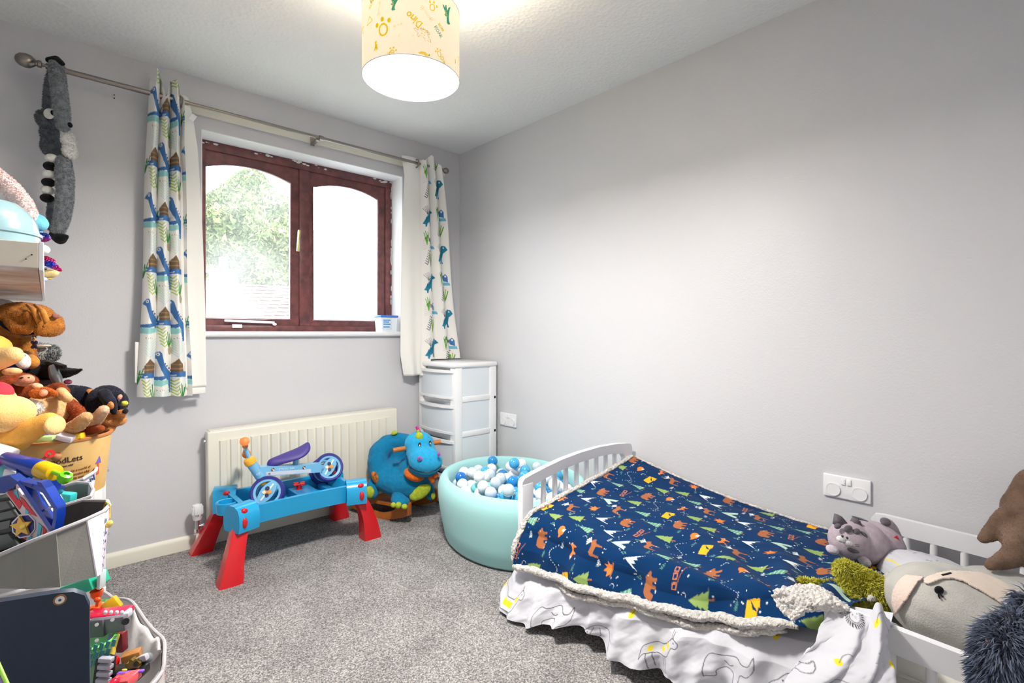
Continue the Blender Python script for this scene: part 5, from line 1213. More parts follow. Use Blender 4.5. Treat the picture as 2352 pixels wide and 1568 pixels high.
# ------------------------------------------------------------------ shaggy green plush
M_olive = plush('olive_shag', (186, 184, 58), (150, 150, 40))
gp = pthing('shaggy_plush', 'shaggy olive green soft toy lying beside the folded blanket corner', 'soft toy', 1960, 1390, 1.42)
b = Blob(); b.pc((1942, 1312, 1.46, 22), (1965, 1328, 1.45, 27), (2000, 1350, 1.42, 32), (2022, 1370, 1.40, 26)); b.pc((1985, 1345, 1.43, 26), (1935, 1352, 1.43, 17), (1900, 1350, 1.44, 11), (1862, 1340, 1.45, 8), (1842, 1337, 1.46, 8)); b.pc((1925, 1360, 1.42, 14), (1945, 1378, 1.40, 16), (1968, 1390, 1.39, 14))
go_ = b.out('body', M_olive, gp, voxel=.005, it=4)
fur(go_, 15000, .013, .0016, mat('olive_fur', (214, 208, 84), .9, var=(50, (182, 178, 60), .7)), gp, droop=.2, rnd=.4, clump=.9, seed=3)
bb = B()
for k in range(5): bb.cyl(at(2036 + 3 * (k % 2), 1340 + 6 * k, 1.385), at(2058 - 3 * (k % 2), 1337 + 6 * k, 1.37), .006, .002, 10)
bb.ell(at(2036, 1350, 1.39), cam_axes(10, 13, .01, 1.39), 14, 10); bb.out('beak', mat('orange_felt', (246, 164, 80), .8), gp, kind='stuff')

# ------------------------------------------------------------------ pillow with animal print
plw = pthing('pillow', 'white animal-print pillow tucked behind the big grey plush', 'pillow', 2130, 1330, 1.50)
nu, nv = 120, 70; th_ = np.linspace(0, 2 * pi, nu, endpoint=False)[:, None]; ph_ = np.linspace(-pi / 2, pi / 2, nv)[None]
A_ = cam_axes(110, 62, .12, 1.50, -14); cx_ = at(2150, 1345, 1.52)
sx_ = np.sign(np.cos(th_)) * np.abs(np.cos(th_)) ** .7 * np.cos(ph_) ** .7; sy_ = np.sign(np.sin(th_)) * np.abs(np.sin(th_)) ** .7 * np.cos(ph_) ** .7; sz_ = np.sin(ph_)
wr = 1 + .05 * vnoise(sx_ * 4 + 9, sz_ * 4 + 5, 3)
P = cx_ + (sx_ * wr)[..., None] * A_[0] + (sz_ * np.ones_like(th_) * wr)[..., None] * A_[1] + (sy_ * wr)[..., None] * A_[2]
U_ = sx_ * .26 + .22; V_ = sz_ * .20 + .13 + 0 * th_
grid('pillowcase', P, M_duvet, plw, dv.sample(U_, V_), closed=True)

# ------------------------------------------------------------------ large grey plush
M_gy = plush('soft_grey_plush', (192, 190, 185), (178, 176, 171), 14); M_cr = plush('cream_plush', (232, 218, 204), (220, 204, 190), 14)
sp_ = pthing('giant_plush', 'big squashy grey and cream plush with a stitched eye between the guard rails', 'soft toy', 2230, 1500, 1.30)
Cs = at(2235, 1425, 1.31); As = cam_axes(192, 108, .16, 1.31, -22)
As = np.array([As[0], As[1], As[2]])
b = Blob(); b.ell(Cs, As).pe(2320, 1370, 1.36, 110, 55, .12, -8); bo = b.out('body', M_gy, sp_, voxel=.009, it=5)
def shell(name, m, parent, C, A, pred, scale=1.012, n=(90, 60), center_push=0):
    """surface patch of the ellipsoid where pred(x,y,z) holds; unit coordinates x right, y up, z away"""
    nu, nv = n; pts, idx = [], {}; F = []
    for i in range(nu + 1):
        for j in range(nv + 1):
            th = pi * (i / nu); ph = pi * (j / nv)
            x, y, z = -math.cos(th), math.sin(th) * math.cos(ph), -math.sin(th) * math.sin(ph)
            idx[i, j] = len(pts); pts.append((x, y, z))
    for i in range(nu):
        for j in range(nv):
            q = [idx[i, j], idx[i + 1, j], idx[i + 1, j + 1], idx[i, j + 1]]; c = np.mean([pts[k] for k in q], 0)
            if pred(*c): F.append(q)
    used = sorted({k for f in F for k in f}); mp = {k: i for i, k in enumerate(used)}
    V = [tuple(C + (A[0] * pts[k][0] + A[1] * pts[k][1] + A[2] * pts[k][2]) * scale) for k in used]
    me = bpy.data.meshes.new(name); me.from_pydata(V, [], [[mp[k] for k in f] for f in F])
    o = link(name, me, m, parent); q = o.modifiers.new('t', 'SOLIDIFY'); q.thickness = .004; q.offset = 0; return o
def proj_px(p):
    v = np.asarray(p) - CAM; d = v @ FW; return 1176 + 1165 * (v @ RT) / d, 765 - 1165 * v[2] / d
def inpoly(x, y, P):
    r = False
    for (ax, ay), (bx_, by_) in zip(P, P[1:] + P[:1]):
        if (ay > y) != (by_ > y) and x < (bx_ - ax) * (y - ay) / (by_ - ay) + ax: r = not r
    return r
def seam_patch(name, m, poly, sc):
    def pred(x, y, z):
        X_, Y_ = proj_px(Cs + As[0] * x + As[1] * y + As[2] * z); return z < .15 and inpoly(X_, Y_, poly)
    return shell(name, m, sp_, Cs, As, pred, sc, (200, 150))
seam_patch('face_band', M_cr, [(2124, 1333), (2132, 1325), (2162, 1316), (2187, 1312), (2223, 1314), (2264, 1318), (2304, 1330), (2360, 1352), (2360, 1420), (2328, 1404), (2264, 1363), (2213, 1335), (2190, 1329), (2166, 1329), (2146, 1337), (2134, 1342), (2124, 1339)], 1.012)
seam_patch('nose_rim', mat('cream_fleece', (228, 206, 194), .95, bump=(150, .6, .004), sheen=.2), [(2113, 1325), (2124, 1327), (2110, 1337), (2088, 1371), (2067, 1400), (2059, 1412), (2054, 1430), (2030, 1430), (2030, 1340), (2060, 1320)], 1.016)
def ray_ell(px, py, sc=1.0):
    M_ = np.linalg.inv((As * sc).T); o = M_ @ (CAM - Cs); r = M_ @ ray(px, py); a_, b_, c_ = r @ r, 2 * o @ r, o @ o - 1
    D = b_ * b_ - 4 * a_ * c_; t = (-b_ - math.sqrt(max(D, 0))) / (2 * a_); return Vector(CAM + ray(px, py) * t)
e_ = B().ell(ray_ell(2157, 1355, 1.0), cam_axes(10.5, 10, .007, 1.17), 20, 12)
e_.tube([ray_ell(2156, 1362, 1.005), ray_ell(2156, 1369, 1.005), ray_ell(2159, 1374, 1.005)], .0020, 6).tube([ray_ell(2161, 1362, 1.005), ray_ell(2162, 1367, 1.005), ray_ell(2166, 1371, 1.005)], .0020, 6)
e_.out('eye', M_blk, sp_)
B().tube([ray_ell(2163, 1321, 1.02), ray_ell(2174, 1319, 1.02), ray_ell(2184, 1316, 1.02)], .0030, 8).out('eye', M_blk, sp_)
B().tube([ray_ell(2210, 1494, 1.004), ray_ell(2250, 1485, 1.004), ray_ell(2290, 1465, 1.004)], .0016, 6).out('seam', M_dk, sp_)

# ------------------------------------------------------------------ brown plush dinosaur at the head of the bed
M_bwn = plush('taupe_brown_plush', (122, 98, 82), (98, 76, 62), 20)
bp_ = pthing('brown_plush', 'brown long-limbed plush draped over the far guard rail', 'soft toy', 2320, 1260, 1.46)
b = Blob(); b.pc((2375, 1110, 1.46, 34), (2350, 1165, 1.46, 40), (2345, 1215, 1.44, 40), (2360, 1260, 1.42, 44)); b.pc((2330, 1180, 1.45, 26), (2300, 1200, 1.47, 22), (2275, 1225, 1.49, 18), (2258, 1237, 1.50, 11)); b.pc((2345, 1235, 1.42, 32), (2330, 1275, 1.38, 24), (2300, 1290, 1.37, 18), (2275, 1297, 1.36, 13))
b.out('body', M_bwn, bp_, voxel=.006, it=6, disp=.006)

# ------------------------------------------------------------------ fluffy slate-blue toy over the near rail
M_sl = mat('slate_fur', (92, 104, 128), .9, var=(30, (52, 60, 84), .8), sheen=.2)
fl = pthing('fluffy_plush', 'long-haired slate blue plush hanging over the near guard rail', 'soft toy', 2320, 1560, .96)
b = Blob(); b.pc((2365, 1380, 1.0, 16), (2352, 1420, .98, 14), (2318, 1450, .96, 22), (2305, 1490, .95, 38), (2315, 1560, .94, 50), (2320, 1610, .94, 45)); bo = b.out('body', M_sl, fl, voxel=.006, it=4)
fur(bo, 12000, .032, .0016, M_sl, fl, droop=.7, rnd=.35, clump=.5, seed=5)
pad('eye', plast((60, 30, 40), .3), fl, (2268, 1473, .90, 3, 3, .004))

# ================================================================== left side of the room
# hanging lemur, hooked over the curtain rod
M_gf = plush('grey_fur', (150, 155, 160), (116, 121, 127)); M_gfd = plush('dark_grey_fur', (112, 117, 124), (84, 89, 96)); M_wf = plush('white_fur', (246, 244, 240), (226, 224, 220)); M_furg = mat('grey_fur_tips', (172, 177, 182), .9, var=(60, (128, 134, 140), .7)); M_furd = mat('dark_fur_tips', (124, 130, 138), .9, var=(60, (92, 98, 106), .7))
le = pthing('hanging_plush', 'long grey lemur plush with striped tail hanging from the curtain rod', 'soft toy', 130, 300, 2.12)
bo = Blob().pc((130, 152, 2.12, 14), (135, 200, 2.06, 15), (142, 250, 2.05, 15), (145, 288, 2.06, 13)).out('arm', M_gf, le, voxel=.006, it=3); fur(bo, 4500, .007, .0011, M_furg, bo, droop=.5, seed=1)
bo = Blob().pc((120, 152, 2.16, 7), (111, 200, 2.18, 9), (108, 245, 2.17, 9)).out('arm', M_gfd, le, voxel=.006, it=3); fur(bo, 1200, .006, .0011, M_furd, bo, droop=.5, seed=2)
bo = Blob().pe(114, 276, 2.14, 23, 23, .05).pc((110, 305, 2.14, 15), (122, 320, 2.14, 20), (124, 338, 2.14, 24), (134, 352, 2.14, 15)).out('body', M_gfd, le, voxel=.005, it=3); fur(bo, 4500, .007, .0011, M_furd, bo, droop=.4, seed=3)
pad('ear', M_wf, le, (113, 261, 2.075, 12, 12, .012), (86, 270, 2.14, 6, 9, .015)); pad('ear_centre', M_blk, le, (122, 259, 2.066, 4, 6, .01)); pad('nose', M_blk, le, (161, 287, 2.04, 4, 6, .01))
bo = pad('belly', M_wf, le, (158, 322, 2.10, 11, 18, .03), (161, 347, 2.10, 10, 17, .03)); fur(bo, 1600, .007, .0011, M_wf, bo, droop=.4, seed=4)
bo = Blob().pc((146, 372, 2.10, 15), (149, 410, 2.09, 17), (149, 460, 2.09, 16), (143, 500, 2.10, 15), (134, 526, 2.11, 14)).out('leg', M_gf, le, voxel=.005, it=3); fur(bo, 5500, .006, .0011, M_furg, bo, droop=.5, seed=5)
bo = Blob().pc((120, 460, 2.17, 8), (117, 490, 2.17, 9), (121, 525, 2.16, 9)).out('leg', M_gfd, le, voxel=.006, it=3); fur(bo, 900, .006, .0011, M_furd, bo, droop=.5, seed=6)
Blob().pc((127, 540, 2.12, 12), (138, 548, 2.11, 13), (153, 543, 2.10, 5)).out('foot', M_blk, le, voxel=.005, it=3)
Blob().pc((112, 138, 2.12, 7), (130, 136, 2.12, 8), (143, 146, 2.11, 6)).out('hand', M_blk, le, voxel=.005, it=3)
for k, (x_, y_) in enumerate(((119, 364), (115, 382), (113, 401), (111, 419), (109, 437), (108, 455))):
    pad('tail_band', M_wf if k % 2 == 0 else M_blk, le, (x_, y_, 2.085, 13, 10.5, .022))

# wall shelf on the left with its load
M_lime_w = mat('limewashed_wood', (214, 206, 198), .6, var=(7, (176, 140, 116), .9), bump=(30, .2, .002)); M_shf = mat('shelf_paint', (216, 208, 194), .5)
sh = thing('wall_shelf', 'painted white shelf on the left wall with a limewashed underside', 'shelf', (-2.48, -.83, 1.225))
B().box((X0, -1.53, 1.228), (-2.243, -.15, 1.283), .002).out('board', M_shf, sh, smooth=False)
B().box((X0, -1.528, 1.222), (-2.245, -.152, 1.2285), .0005).out('underside', M_lime_w, sh, smooth=False)
B().box((-2.2435, -1.53, 1.224), (-2.236, -.15, 1.285), .001).out('front_edge', M_white, sh, smooth=False)
bs = B()
for y, z in ((-1.5285, 1.262), (-1.5285, 1.252)): bs.cyl((-2.265 + (z - 1.25) * .9, y - .003, z - .006), (-2.265 + (z - 1.25) * .9, y + .001, z - .006), .0013)
bs.out('panel_pin', M_black, sh, kind='stuff')
for y in (-1.2, -.5): B().box((X0, y - .01, 1.10), (X0 + .16, y + .01, 1.222), .003).out('bracket', M_steel, sh)
def onshelf(*pts): return pts
tbx = thing('clear_bin', 'pale blue translucent toy bin with a rounded white lid on the wall shelf', 'bin', at(15, 555, 1.12))
M_cl = mat('pale_blue_translucent', (150, 184, 194), .18, coat=.6)
c0 = at(-40, 500, 1.22); RS = 1.22 / 1165
B().lathe([(0, 0), (96 * RS, 0), (99 * RS, 20 * RS), (98 * RS, 50 * RS), (92 * RS, 78 * RS), (80 * RS, 100 * RS), (60 * RS, 118 * RS), (0, 122 * RS)], (c0[0] - .0, c0[1], 1.284), 40).out('tub', M_cl, tbx)
B().lathe([(95.5 * RS, 0), (102 * RS, 0), (102.5 * RS, 6 * RS), (95.5 * RS, 6 * RS), (95.5 * RS, 0)], (c0[0], c0[1], 1.284 + 44 * RS), 40).out('seam_rim', M_cl, tbx)
B().lathe([(99.5 * RS, 0), (102 * RS, 0), (102 * RS, 12 * RS), (99.5 * RS, 12 * RS), (99.5 * RS, 0)], (c0[0], c0[1], 1.285), 40).out('lip', M_whitepl, tbx)
pk = pthing('pink_plush', 'pale pink plush with a long drooping arm lying over the shelf bin', 'soft toy', 30, 470, 1.30)
bo = Blob().pc((-30, 392, 1.28, 20), (0, 412, 1.28, 19), (28, 436, 1.29, 18), (50, 464, 1.30, 19), (66, 490, 1.31, 16)).out('arm', plush('pale_pink', (252, 230, 226), (240, 212, 208)), pk, voxel=.006, it=4); fur(bo, 4500, .005, .0008, plush('pale_pink_fur', (255, 238, 234), (250, 226, 222)), bo, droop=.3, seed=9)
bp2 = pthing('blue_plush', 'small sky blue fluffy plush behind the pink arm on the shelf', 'soft toy', 90, 512, 1.42)
pad('body', plush('sky_plush', (112, 192, 220)), bp2, (86, 510, 1.42, 15, 20, .03, 10), (70, 530, 1.42, 18, 20, .03))
M_seq = bpy.data.materials.new('flip_sequins'); M_seq.use_nodes = True
nt = M_seq.node_tree; b = nt.nodes['Principled BSDF']; b.inputs['Metallic'].default_value = .8; b.inputs['Roughness'].default_value = .25
tc = nnode(nt, 'ShaderNodeTexCoord'); vv_ = nnode(nt, 'ShaderNodeTexVoronoi'); vv_.inputs['Scale'].default_value = 230; r_ = nnode(nt, 'ShaderNodeValToRGB'); nn_ = nnode(nt, 'ShaderNodeTexNoise'); nn_.inputs['Scale'].default_value = 22
r_.color_ramp.elements[0].color = (*s2l((226, 30, 110)), 1); r_.color_ramp.elements[1].color = (*s2l((36, 60, 190)), 1); r_.color_ramp.elements[0].position = .45; r_.color_ramp.elements[1].position = .6
bb_ = nnode(nt, 'ShaderNodeBump'); bb_.inputs['Distance'].default_value = .003; mx_ = nnode(nt, 'ShaderNodeMix', data_type='RGBA', blend_type='MULTIPLY'); mx_.inputs['Factor'].default_value = .7
for q in (vv_, nn_): nt.links.new(tc.outputs['Object'], q.inputs['Vector'])
nt.links.new(nn_.outputs['Fac'], r_.inputs[0]); nt.links.new(r_.outputs[0], mx_.inputs[6]); nt.links.new(vv_.outputs['Color'], mx_.inputs[7]); nt.links.new(mx_.outputs[2], b.inputs['Base Color']); nt.links.new(vv_.outputs['Distance'], bb_.inputs['Height']); nt.links.new(bb_.outputs[0], b.inputs['Normal'])
sq = pthing('sequin_plush', 'pink and blue sequinned plush with a big eye spilling off the shelf end', 'soft toy', 95, 560, 1.44)
Blob().pc((60, 535, 1.42, 16), (80, 545, 1.42, 14), (104, 545, 1.43, 11)).pc((62, 556, 1.42, 10), (84, 556, 1.42, 8)).out('body', M_seq, sq, voxel=.005, it=3)
Blob().pc((86, 588, 1.44, 6), (104, 602, 1.44, 9), (124, 611, 1.44, 8), (138, 620, 1.44, 5)).pc((106, 590, 1.45, 4), (122, 600, 1.45, 6)).out('flipper', M_seq, sq, voxel=.004, it=3)
for k in range(2): B().tube([at(64 + 5 * k, 528, 1.39), at(76 + 4 * k, 540, 1.388), at(82, 558, 1.39)], .0016, 6).out('ribbon', plast((240, 140, 90), .5), sq)
eo = pad('eyeball', M_whitepl, sq, (99, 573, 1.42, 13, 11, .015)); pad('iris', plast((70, 24, 90), .2), eo, (93, 573, 1.402, 6, 7, .006)); pad('pupil', M_eye, eo, (92, 573, 1.396, 3.5, 4.5, .004))
ow = pthing('yellow_plush', 'cream and yellow bird plush under the sequinned flipper', 'soft toy', 112, 625, 1.50)
pad('head', plush('cream_yellow', (240, 214, 150)), ow, (108, 622, 1.5, 20, 17, .03)); pad('face', M_wf, ow, (112, 612, 1.485, 15, 8, .02)); pad('eye', M_eye, ow, (104, 618, 1.468, 2.6, 2.6, .004)); pad('cheek', plush('pale_blue', (190, 206, 226)), ow, (102, 640, 1.49, 5, 6, .01)); pad('beak', plast((214, 170, 60), .5), ow, (114, 640, 1.48, 4, 2, .005))

# white chest under the plush pile
chs = thing('white_chest', 'white chest of drawers in the corner carrying the heap of soft toys', 'chest', (-2.35, -.5, 0))
B().box((X0 + .02, -.86, .0), (-2.096, -.03, .715), .004).out('carcass', M_white, chs); B().box((X0 + .015, -.87, .715), (-2.088, -.025, .735), .005).out('top', M_white, chs)
for z0, z1 in ((.03, .25), (.26, .48), (.49, .705)):
    d_ = B().box((-2.096, -.85, z0), (-2.086, -.04, z1), .003).out('drawer', M_white, chs)
    for y in (-.66, -.25): B().tube([(-2.086, y - .03, (z0 + z1) / 2), (-2.068, y - .022, (z0 + z1) / 2), (-2.068, y + .022, (z0 + z1) / 2), (-2.086, y + .03, (z0 + z1) / 2)], .003, 8).out('drawer_handle', M_chrome, d_)
for z in (.28, .50, .72): B().box((-2.30, -.8615, z - .24), (-2.115, -.8585, z - .02), .001).out('side_panel', M_white, chs)

# soft toys heaped on the chest
def PB_(name, label, px, py, d): return pthing(name, label, 'soft toy', px, py, d)
t = PB_('brown_dog_plush', 'tan wrinkly-faced dog plush with a navy collar at the top of the heap', 40, 840, 1.62)
M_tan = plush('tan_plush', (186, 120, 44), (150, 88, 26)); M_tanp = plush('tan_light', (206, 142, 62), (178, 112, 40))
bo = Blob().pe(50, 735, 1.60, 46, 42, .085).pe(82, 730, 1.57, 28, 32, .06).pe(108, 738, 1.55, 22, 22, .05).pe(112, 752, 1.55, 20, 22, .05).out('head', M_tan, t, voxel=.005, it=3)
B().tube([at(*p) for p in ((62, 700, 1.52), (78, 712, 1.505), (88, 735, 1.495), (82, 752, 1.50))], [.004, .008, .008, .004], 8).tube([at(*p) for p in ((80, 700, 1.525), (98, 715, 1.505), (106, 735, 1.49), (100, 750, 1.495))], [.004, .008, .008, .004], 8).out('wrinkle', M_tanp, t, smooth=True, kind='stuff')
Blob().pc((26, 712, 1.51, 9), (22, 738, 1.50, 11), (38, 756, 1.49, 11), (62, 758, 1.49, 10), (76, 742, 1.50, 8), (64, 722, 1.50, 8)).pe(44, 734, 1.51, 28, 24, .02).out('ear', M_tan, t, voxel=.005, it=4)
pad('nose', plush('pinkish_nose', (150, 96, 84)), t, (128, 726, 1.54, 5, 6, .012))
Blob().pc((20, 780, 1.62, 44), (28, 820, 1.62, 44), (40, 850, 1.62, 36)).out('body', M_tan, t, voxel=.006, it=5)
Blob().pc((58, 818, 1.58, 14), (72, 832, 1.55, 16)).out('paw', M_tanp, t, voxel=.005, it=4)
B().tube([at(*p) for p in ((-2, 738, 1.52), (14, 752, 1.50), (36, 764, 1.495), (58, 768, 1.50), (74, 766, 1.52))], .007, 10, flat=.6).out('collar', plush('navy_collar', (22, 24, 66)), t)
B().lathe([(.006, -.001), (.0085, 0), (.006, .001)], at(78, 777, 1.51), 16, axis=-FW).out('collar_ring', M_chrome, t); pad('bone_tag', plast((34, 14, 60), .4), t, (75, 786, 1.51, 4, 4, .003), (83, 786, 1.51, 4, 4, .003), (75, 797, 1.51, 4, 4, .003), (83, 797, 1.51, 4, 4, .003), (79, 791, 1.51, 5, 6, .003))
t = PB_('grey_mouse_plush', 'pale grey plush with a round fluffy ear behind the tan dog', 105, 825, 1.72)
M_lg = plush('pale_grey', (196, 196, 192), (160, 162, 160)); bo = pad('head', M_lg, t, (92, 808, 1.72, 25, 19, .05, -8)); fur(bo, 1500, .008, .0012, M_lg, bo, droop=.2, seed=12); bo = pad('ear', plush('mid_grey', (146, 150, 150), (112, 118, 118)), t, (119, 811, 1.73, 14, 17, .02)); fur(bo, 900, .009, .0012, plush('mid_grey_fur', (146, 150, 150), (112, 118, 118)), bo, droop=.2, seed=13)
pad('snout', plush('cream_snout', (232, 216, 200)), t, (98, 795, 1.69, 16, 3.5, .02, 6))
t = PB_('grey_rabbit_plush', 'grey-white plush peeking out behind the tan dog head', -5, 720, 1.75); pad('head', M_lg, t, (4, 712, 1.75, 26, 26, .05))
t = PB_('penguin_plush', 'blue and white plush squeezed between the tan dog and the red-brown ape', 45, 845, 1.50); pad('body', plush('royal_blue', (26, 50, 140)), t, (42, 842, 1.52, 16, 12, .03)); pad('belly', M_wf, t, (52, 828, 1.51, 13, 20, .02, 20)); pad('wing', M_blk, t, (47, 814, 1.51, 6, 9, .015, 30))
t = PB_('black_dog_plush', 'black long-snouted dog plush with floppy velvet ears', 120, 875, 1.62)
Blob().pe(100, 858, 1.62, 30, 26, .06).pc((120, 852, 1.60, 20), (150, 856, 1.58, 12), (178, 852, 1.56, 6)).pc((98, 840, 1.62, 14), (76, 868, 1.62, 22)).pc((178, 852, 1.56, 5), (187, 848, 1.555, 4)).out('head', M_blk, t, voxel=.005, it=3)
M_sat = mat('black_satin', (58, 62, 66), .4, sheen=.3, bump=(20, .4, .004))
Blob().pc((122, 846, 1.56, 10), (128, 866, 1.54, 12), (138, 884, 1.53, 7)).out('ear', M_sat, t, voxel=.005, it=3); Blob().pc((108, 832, 1.60, 6), (130, 838, 1.57, 8), (148, 842, 1.55, 6)).out('ear', M_blk, t, voxel=.005, it=3)
pad('tongue', plush('mauve_tongue', (150, 66, 96)), t, (156, 877, 1.56, 8, 6, .01)); pad('bandana', plush('dull_grey', (96, 90, 92)), t, (96, 880, 1.58, 28, 8, .03))
t = PB_('rottweiler_plush', 'black and tan puppy plush with an orange collar at the right of the heap', 235, 990, 1.72)
M_navb = plush('blue_black_plush', (26, 28, 48), (12, 12, 22)); M_rt = plush('rust_tan', (212, 148, 88), (184, 116, 60))
Blob().pc((160, 905, 1.72, 22), (185, 918, 1.70, 32), (195, 935, 1.70, 30)).out('body', M_navb, t, voxel=.006, it=5)
Blob().pe(243, 922, 1.66, 34, 38, .06, -10).pe(262, 925, 1.64, 24, 30, .045).out('head', M_navb, t, voxel=.005, it=5)
Blob().pc((255, 955, 1.62, 15), (272, 955, 1.61, 12), (282, 948, 1.60, 9)).pe(262, 965, 1.62, 22, 13, .04, -12).out('muzzle', M_rt, t, voxel=.005, it=4)
Blob().pc((240, 905, 1.60, 14), (254, 925, 1.585, 13), (262, 945, 1.59, 8)).out('ear', M_navb, t, voxel=.005, it=4); pad('ear_lining', M_rt, t, (252, 930, 1.575, 9, 11, .006, 35))
pad('brow', plush('pink_brow', (228, 160, 140)), t, (275, 912, 1.605, 4, 7, .008, -20)); pad('eye', M_eye, t, (271, 921, 1.60, 3.5, 4.5, .004)); pad('nose', M_blk, t, (288, 944, 1.60, 5, 6, .01)); pad('bow', plush('yellow_green', (204, 206, 70)), t, (286, 926, 1.62, 7, 6, .01))
B().tube([at(*p) for p in ((206, 896, 1.70), (213, 905, 1.655), (219, 925, 1.635), (220, 945, 1.645))], .010, 10, flat=.5).out('collar', plush('ochre_collar', (214, 130, 52)), t)
Blob().pc((225, 975, 1.66, 14), (250, 978, 1.62, 15)).pc((232, 988, 1.62, 10), (252, 985, 1.60, 11)).out('front_paw', M_rt, t, voxel=.005, it=4)
t = PB_('ape_plush', 'red-brown ape plush with cream belly holding a baby', 110, 990, 1.50)
M_rb = plush('red_brown', (160, 72, 26), (118, 44, 14)); M_crm = plush('cream_tan', (232, 190, 138), (212, 164, 110)); M_pf = plush('peach_face', (238, 168, 136))
Blob().pe(40, 888, 1.50, 34, 33, .06, 20).pe(18, 905, 1.52, 34, 36, .06).pc((30, 925, 1.52, 26), (55, 945, 1.52, 26)).out('head', M_rb, t, voxel=.005, it=5)
pad('face', M_pf, t, (60, 872, 1.46, 15, 12, .02, 15)); pad('mouth', M_pf, t, (52, 880, 1.462, 16, 7, .02, -10)); pad('eye', M_eye, t, (49, 868, 1.443, 5, 2.5, .004, 20)); pad('nostril', M_eye, t, (66, 867, 1.441, 2, 1.6, .003))
Blob().pe(125, 945, 1.50, 34, 42, .075).out('belly', M_crm, t, voxel=.006, it=5)
Blob().pc((110, 900, 1.52, 14), (135, 890, 1.50, 13), (148, 900, 1.49, 11)).pc((70, 940, 1.50, 20), (60, 960, 1.50, 18)).pc((155, 925, 1.52, 14), (180, 945, 1.50, 14), (180, 965, 1.50, 14), (150, 975, 1.52, 16)).out('arm', M_rb, t, voxel=.005, it=5)
Blob().pc((140, 900, 1.47, 12), (155, 915, 1.46, 11)).out('hand', M_crm, t, voxel=.005, it=4); Blob().pc((80, 922, 1.47, 13), (100, 932, 1.45, 12)).out('hand', M_crm, t, voxel=.005, it=4)
Blob().pc((150, 990, 1.46, 14), (180, 975, 1.44, 16), (198, 958, 1.43, 13)).out('foot', M_crm, t, voxel=.005, it=4); Blob().pc((205, 985, 1.50, 10), (222, 962, 1.49, 14), (238, 942, 1.48, 12)).out('foot', plush('pink_cream', (236, 200, 176)), t, voxel=.005, it=4)
Blob().pc((190, 990, 1.50, 12), (215, 985, 1.49, 12), (232, 984, 1.48, 9)).out('leg', M_rb, t, voxel=.005, it=4)
t = PB_('baby_ape_plush', 'tiny ginger baby ape held on the cream belly of the ape', 105, 915, 1.42); M_gi = plush('ginger', (206, 112, 40), (168, 76, 24))
Blob().pe(96, 902, 1.42, 19, 13, .03).pc((110, 900, 1.42, 9), (126, 904, 1.42, 7)).out('body', M_gi, t, voxel=.004, it=4); pad('face', M_pf, t, (100, 902, 1.395, 7, 8, .01)); pad('ear', plush('pale_ear', (240, 190, 150)), t, (86, 886, 1.42, 11, 6, .012, -25)); pad('eye', M_eye, t, (96, 900, 1.388, 1.6, 1.6, .002))
t = PB_('fox_plush', 'small orange fox plush with white face lying on the yellow leg', 70, 960, 1.40)
Blob().pc((62, 945, 1.40, 12), (70, 960, 1.40, 15), (66, 975, 1.41, 12)).out('body', M_gi, t, voxel=.004, it=4); bo = pad('face', M_wf, t, (76, 934, 1.39, 18, 9, .02, -38)); fur(bo, 900, .007, .001, M_wf, bo, droop=.1, seed=15); pad('eye', M_eye, t, (71, 925, 1.37, 4.5, 3, .004)); pad('ear', plush('pale_ear2', (240, 190, 160)), t, (50, 934, 1.40, 11, 4, .01, 15))
t = PB_('yellow_bear_plush', 'large golden plush bear in a red top at the left of the heap', 20, 1000, 1.30)
M_gold = plush('golden_plush', (255, 192, 92), (250, 176, 70), 14); M_pch = plush('peach_plush', (255, 212, 146), (252, 196, 118), 14)
Blob().pe(14, 950, 1.30, 44, 42, .07, -35).pe(-40, 930, 1.32, 50, 50, .08).out('paw', M_pch, t, voxel=.006, it=5)
Blob().pc((-20, 1010, 1.32, 44), (30, 1005, 1.32, 36), (75, 985, 1.32, 26), (112, 968, 1.33, 22)).out('leg', M_gold, t, voxel=.006, it=5); pad('sole', M_pch, t, (126, 976, 1.31, 10, 22, .03, 6))
pad('top', plush('red_jersey', (222, 60, 78)), t, (-18, 905, 1.33, 30, 30, .05, 30)); Blob().pc((-20, 830, 1.36, 26), (10, 820, 1.36, 24), (30, 815, 1.36, 20)).out('arm', M_pch, t, voxel=.006, it=4); pad('head', M_gold, t, (-30, 800, 1.40, 36, 34, .06)); pad('cheek', M_crm, t, (28, 853, 1.40, 18, 9, .02))

# cardboard drum of wooden blocks
M_card = mat('printed_cardboard', (222, 184, 120), .6, var=(9, (206, 158, 92), .8), bump=(60, .1, .001))
bk_ = at(134, 1000, 1.50); KR = 1.50 / 1165
dr = thing('block_drum', 'tan cardboard drum printed woodlets holding coloured wooden blocks', 'drum', (bk_[0], bk_[1], bk_[2] - .15))
Rt, Rb, Hh = 97 * KR, 84 * KR, .165; z1 = bk_[2]; z0 = z1 - Hh
B().lathe([(0, 0), (Rb, 0), (Rt, Hh), (Rt - .005, Hh), (Rb - .005, .006), (0, .006)], (bk_[0], bk_[1], z0), 64).out('wall', M_card, dr)
B().lathe([(Rt - .006, -.004), (Rt + .002, -.004), (Rt + .003, .002), (Rt - .006, .003), (Rt - .006, -.004)], (bk_[0], bk_[1], z1), 64).out('rim', mat('drum_rim', (196, 124, 70), .5), dr)
A0_ = math.atan2(CAM[1] - bk_[1], CAM[0] - bk_[0])
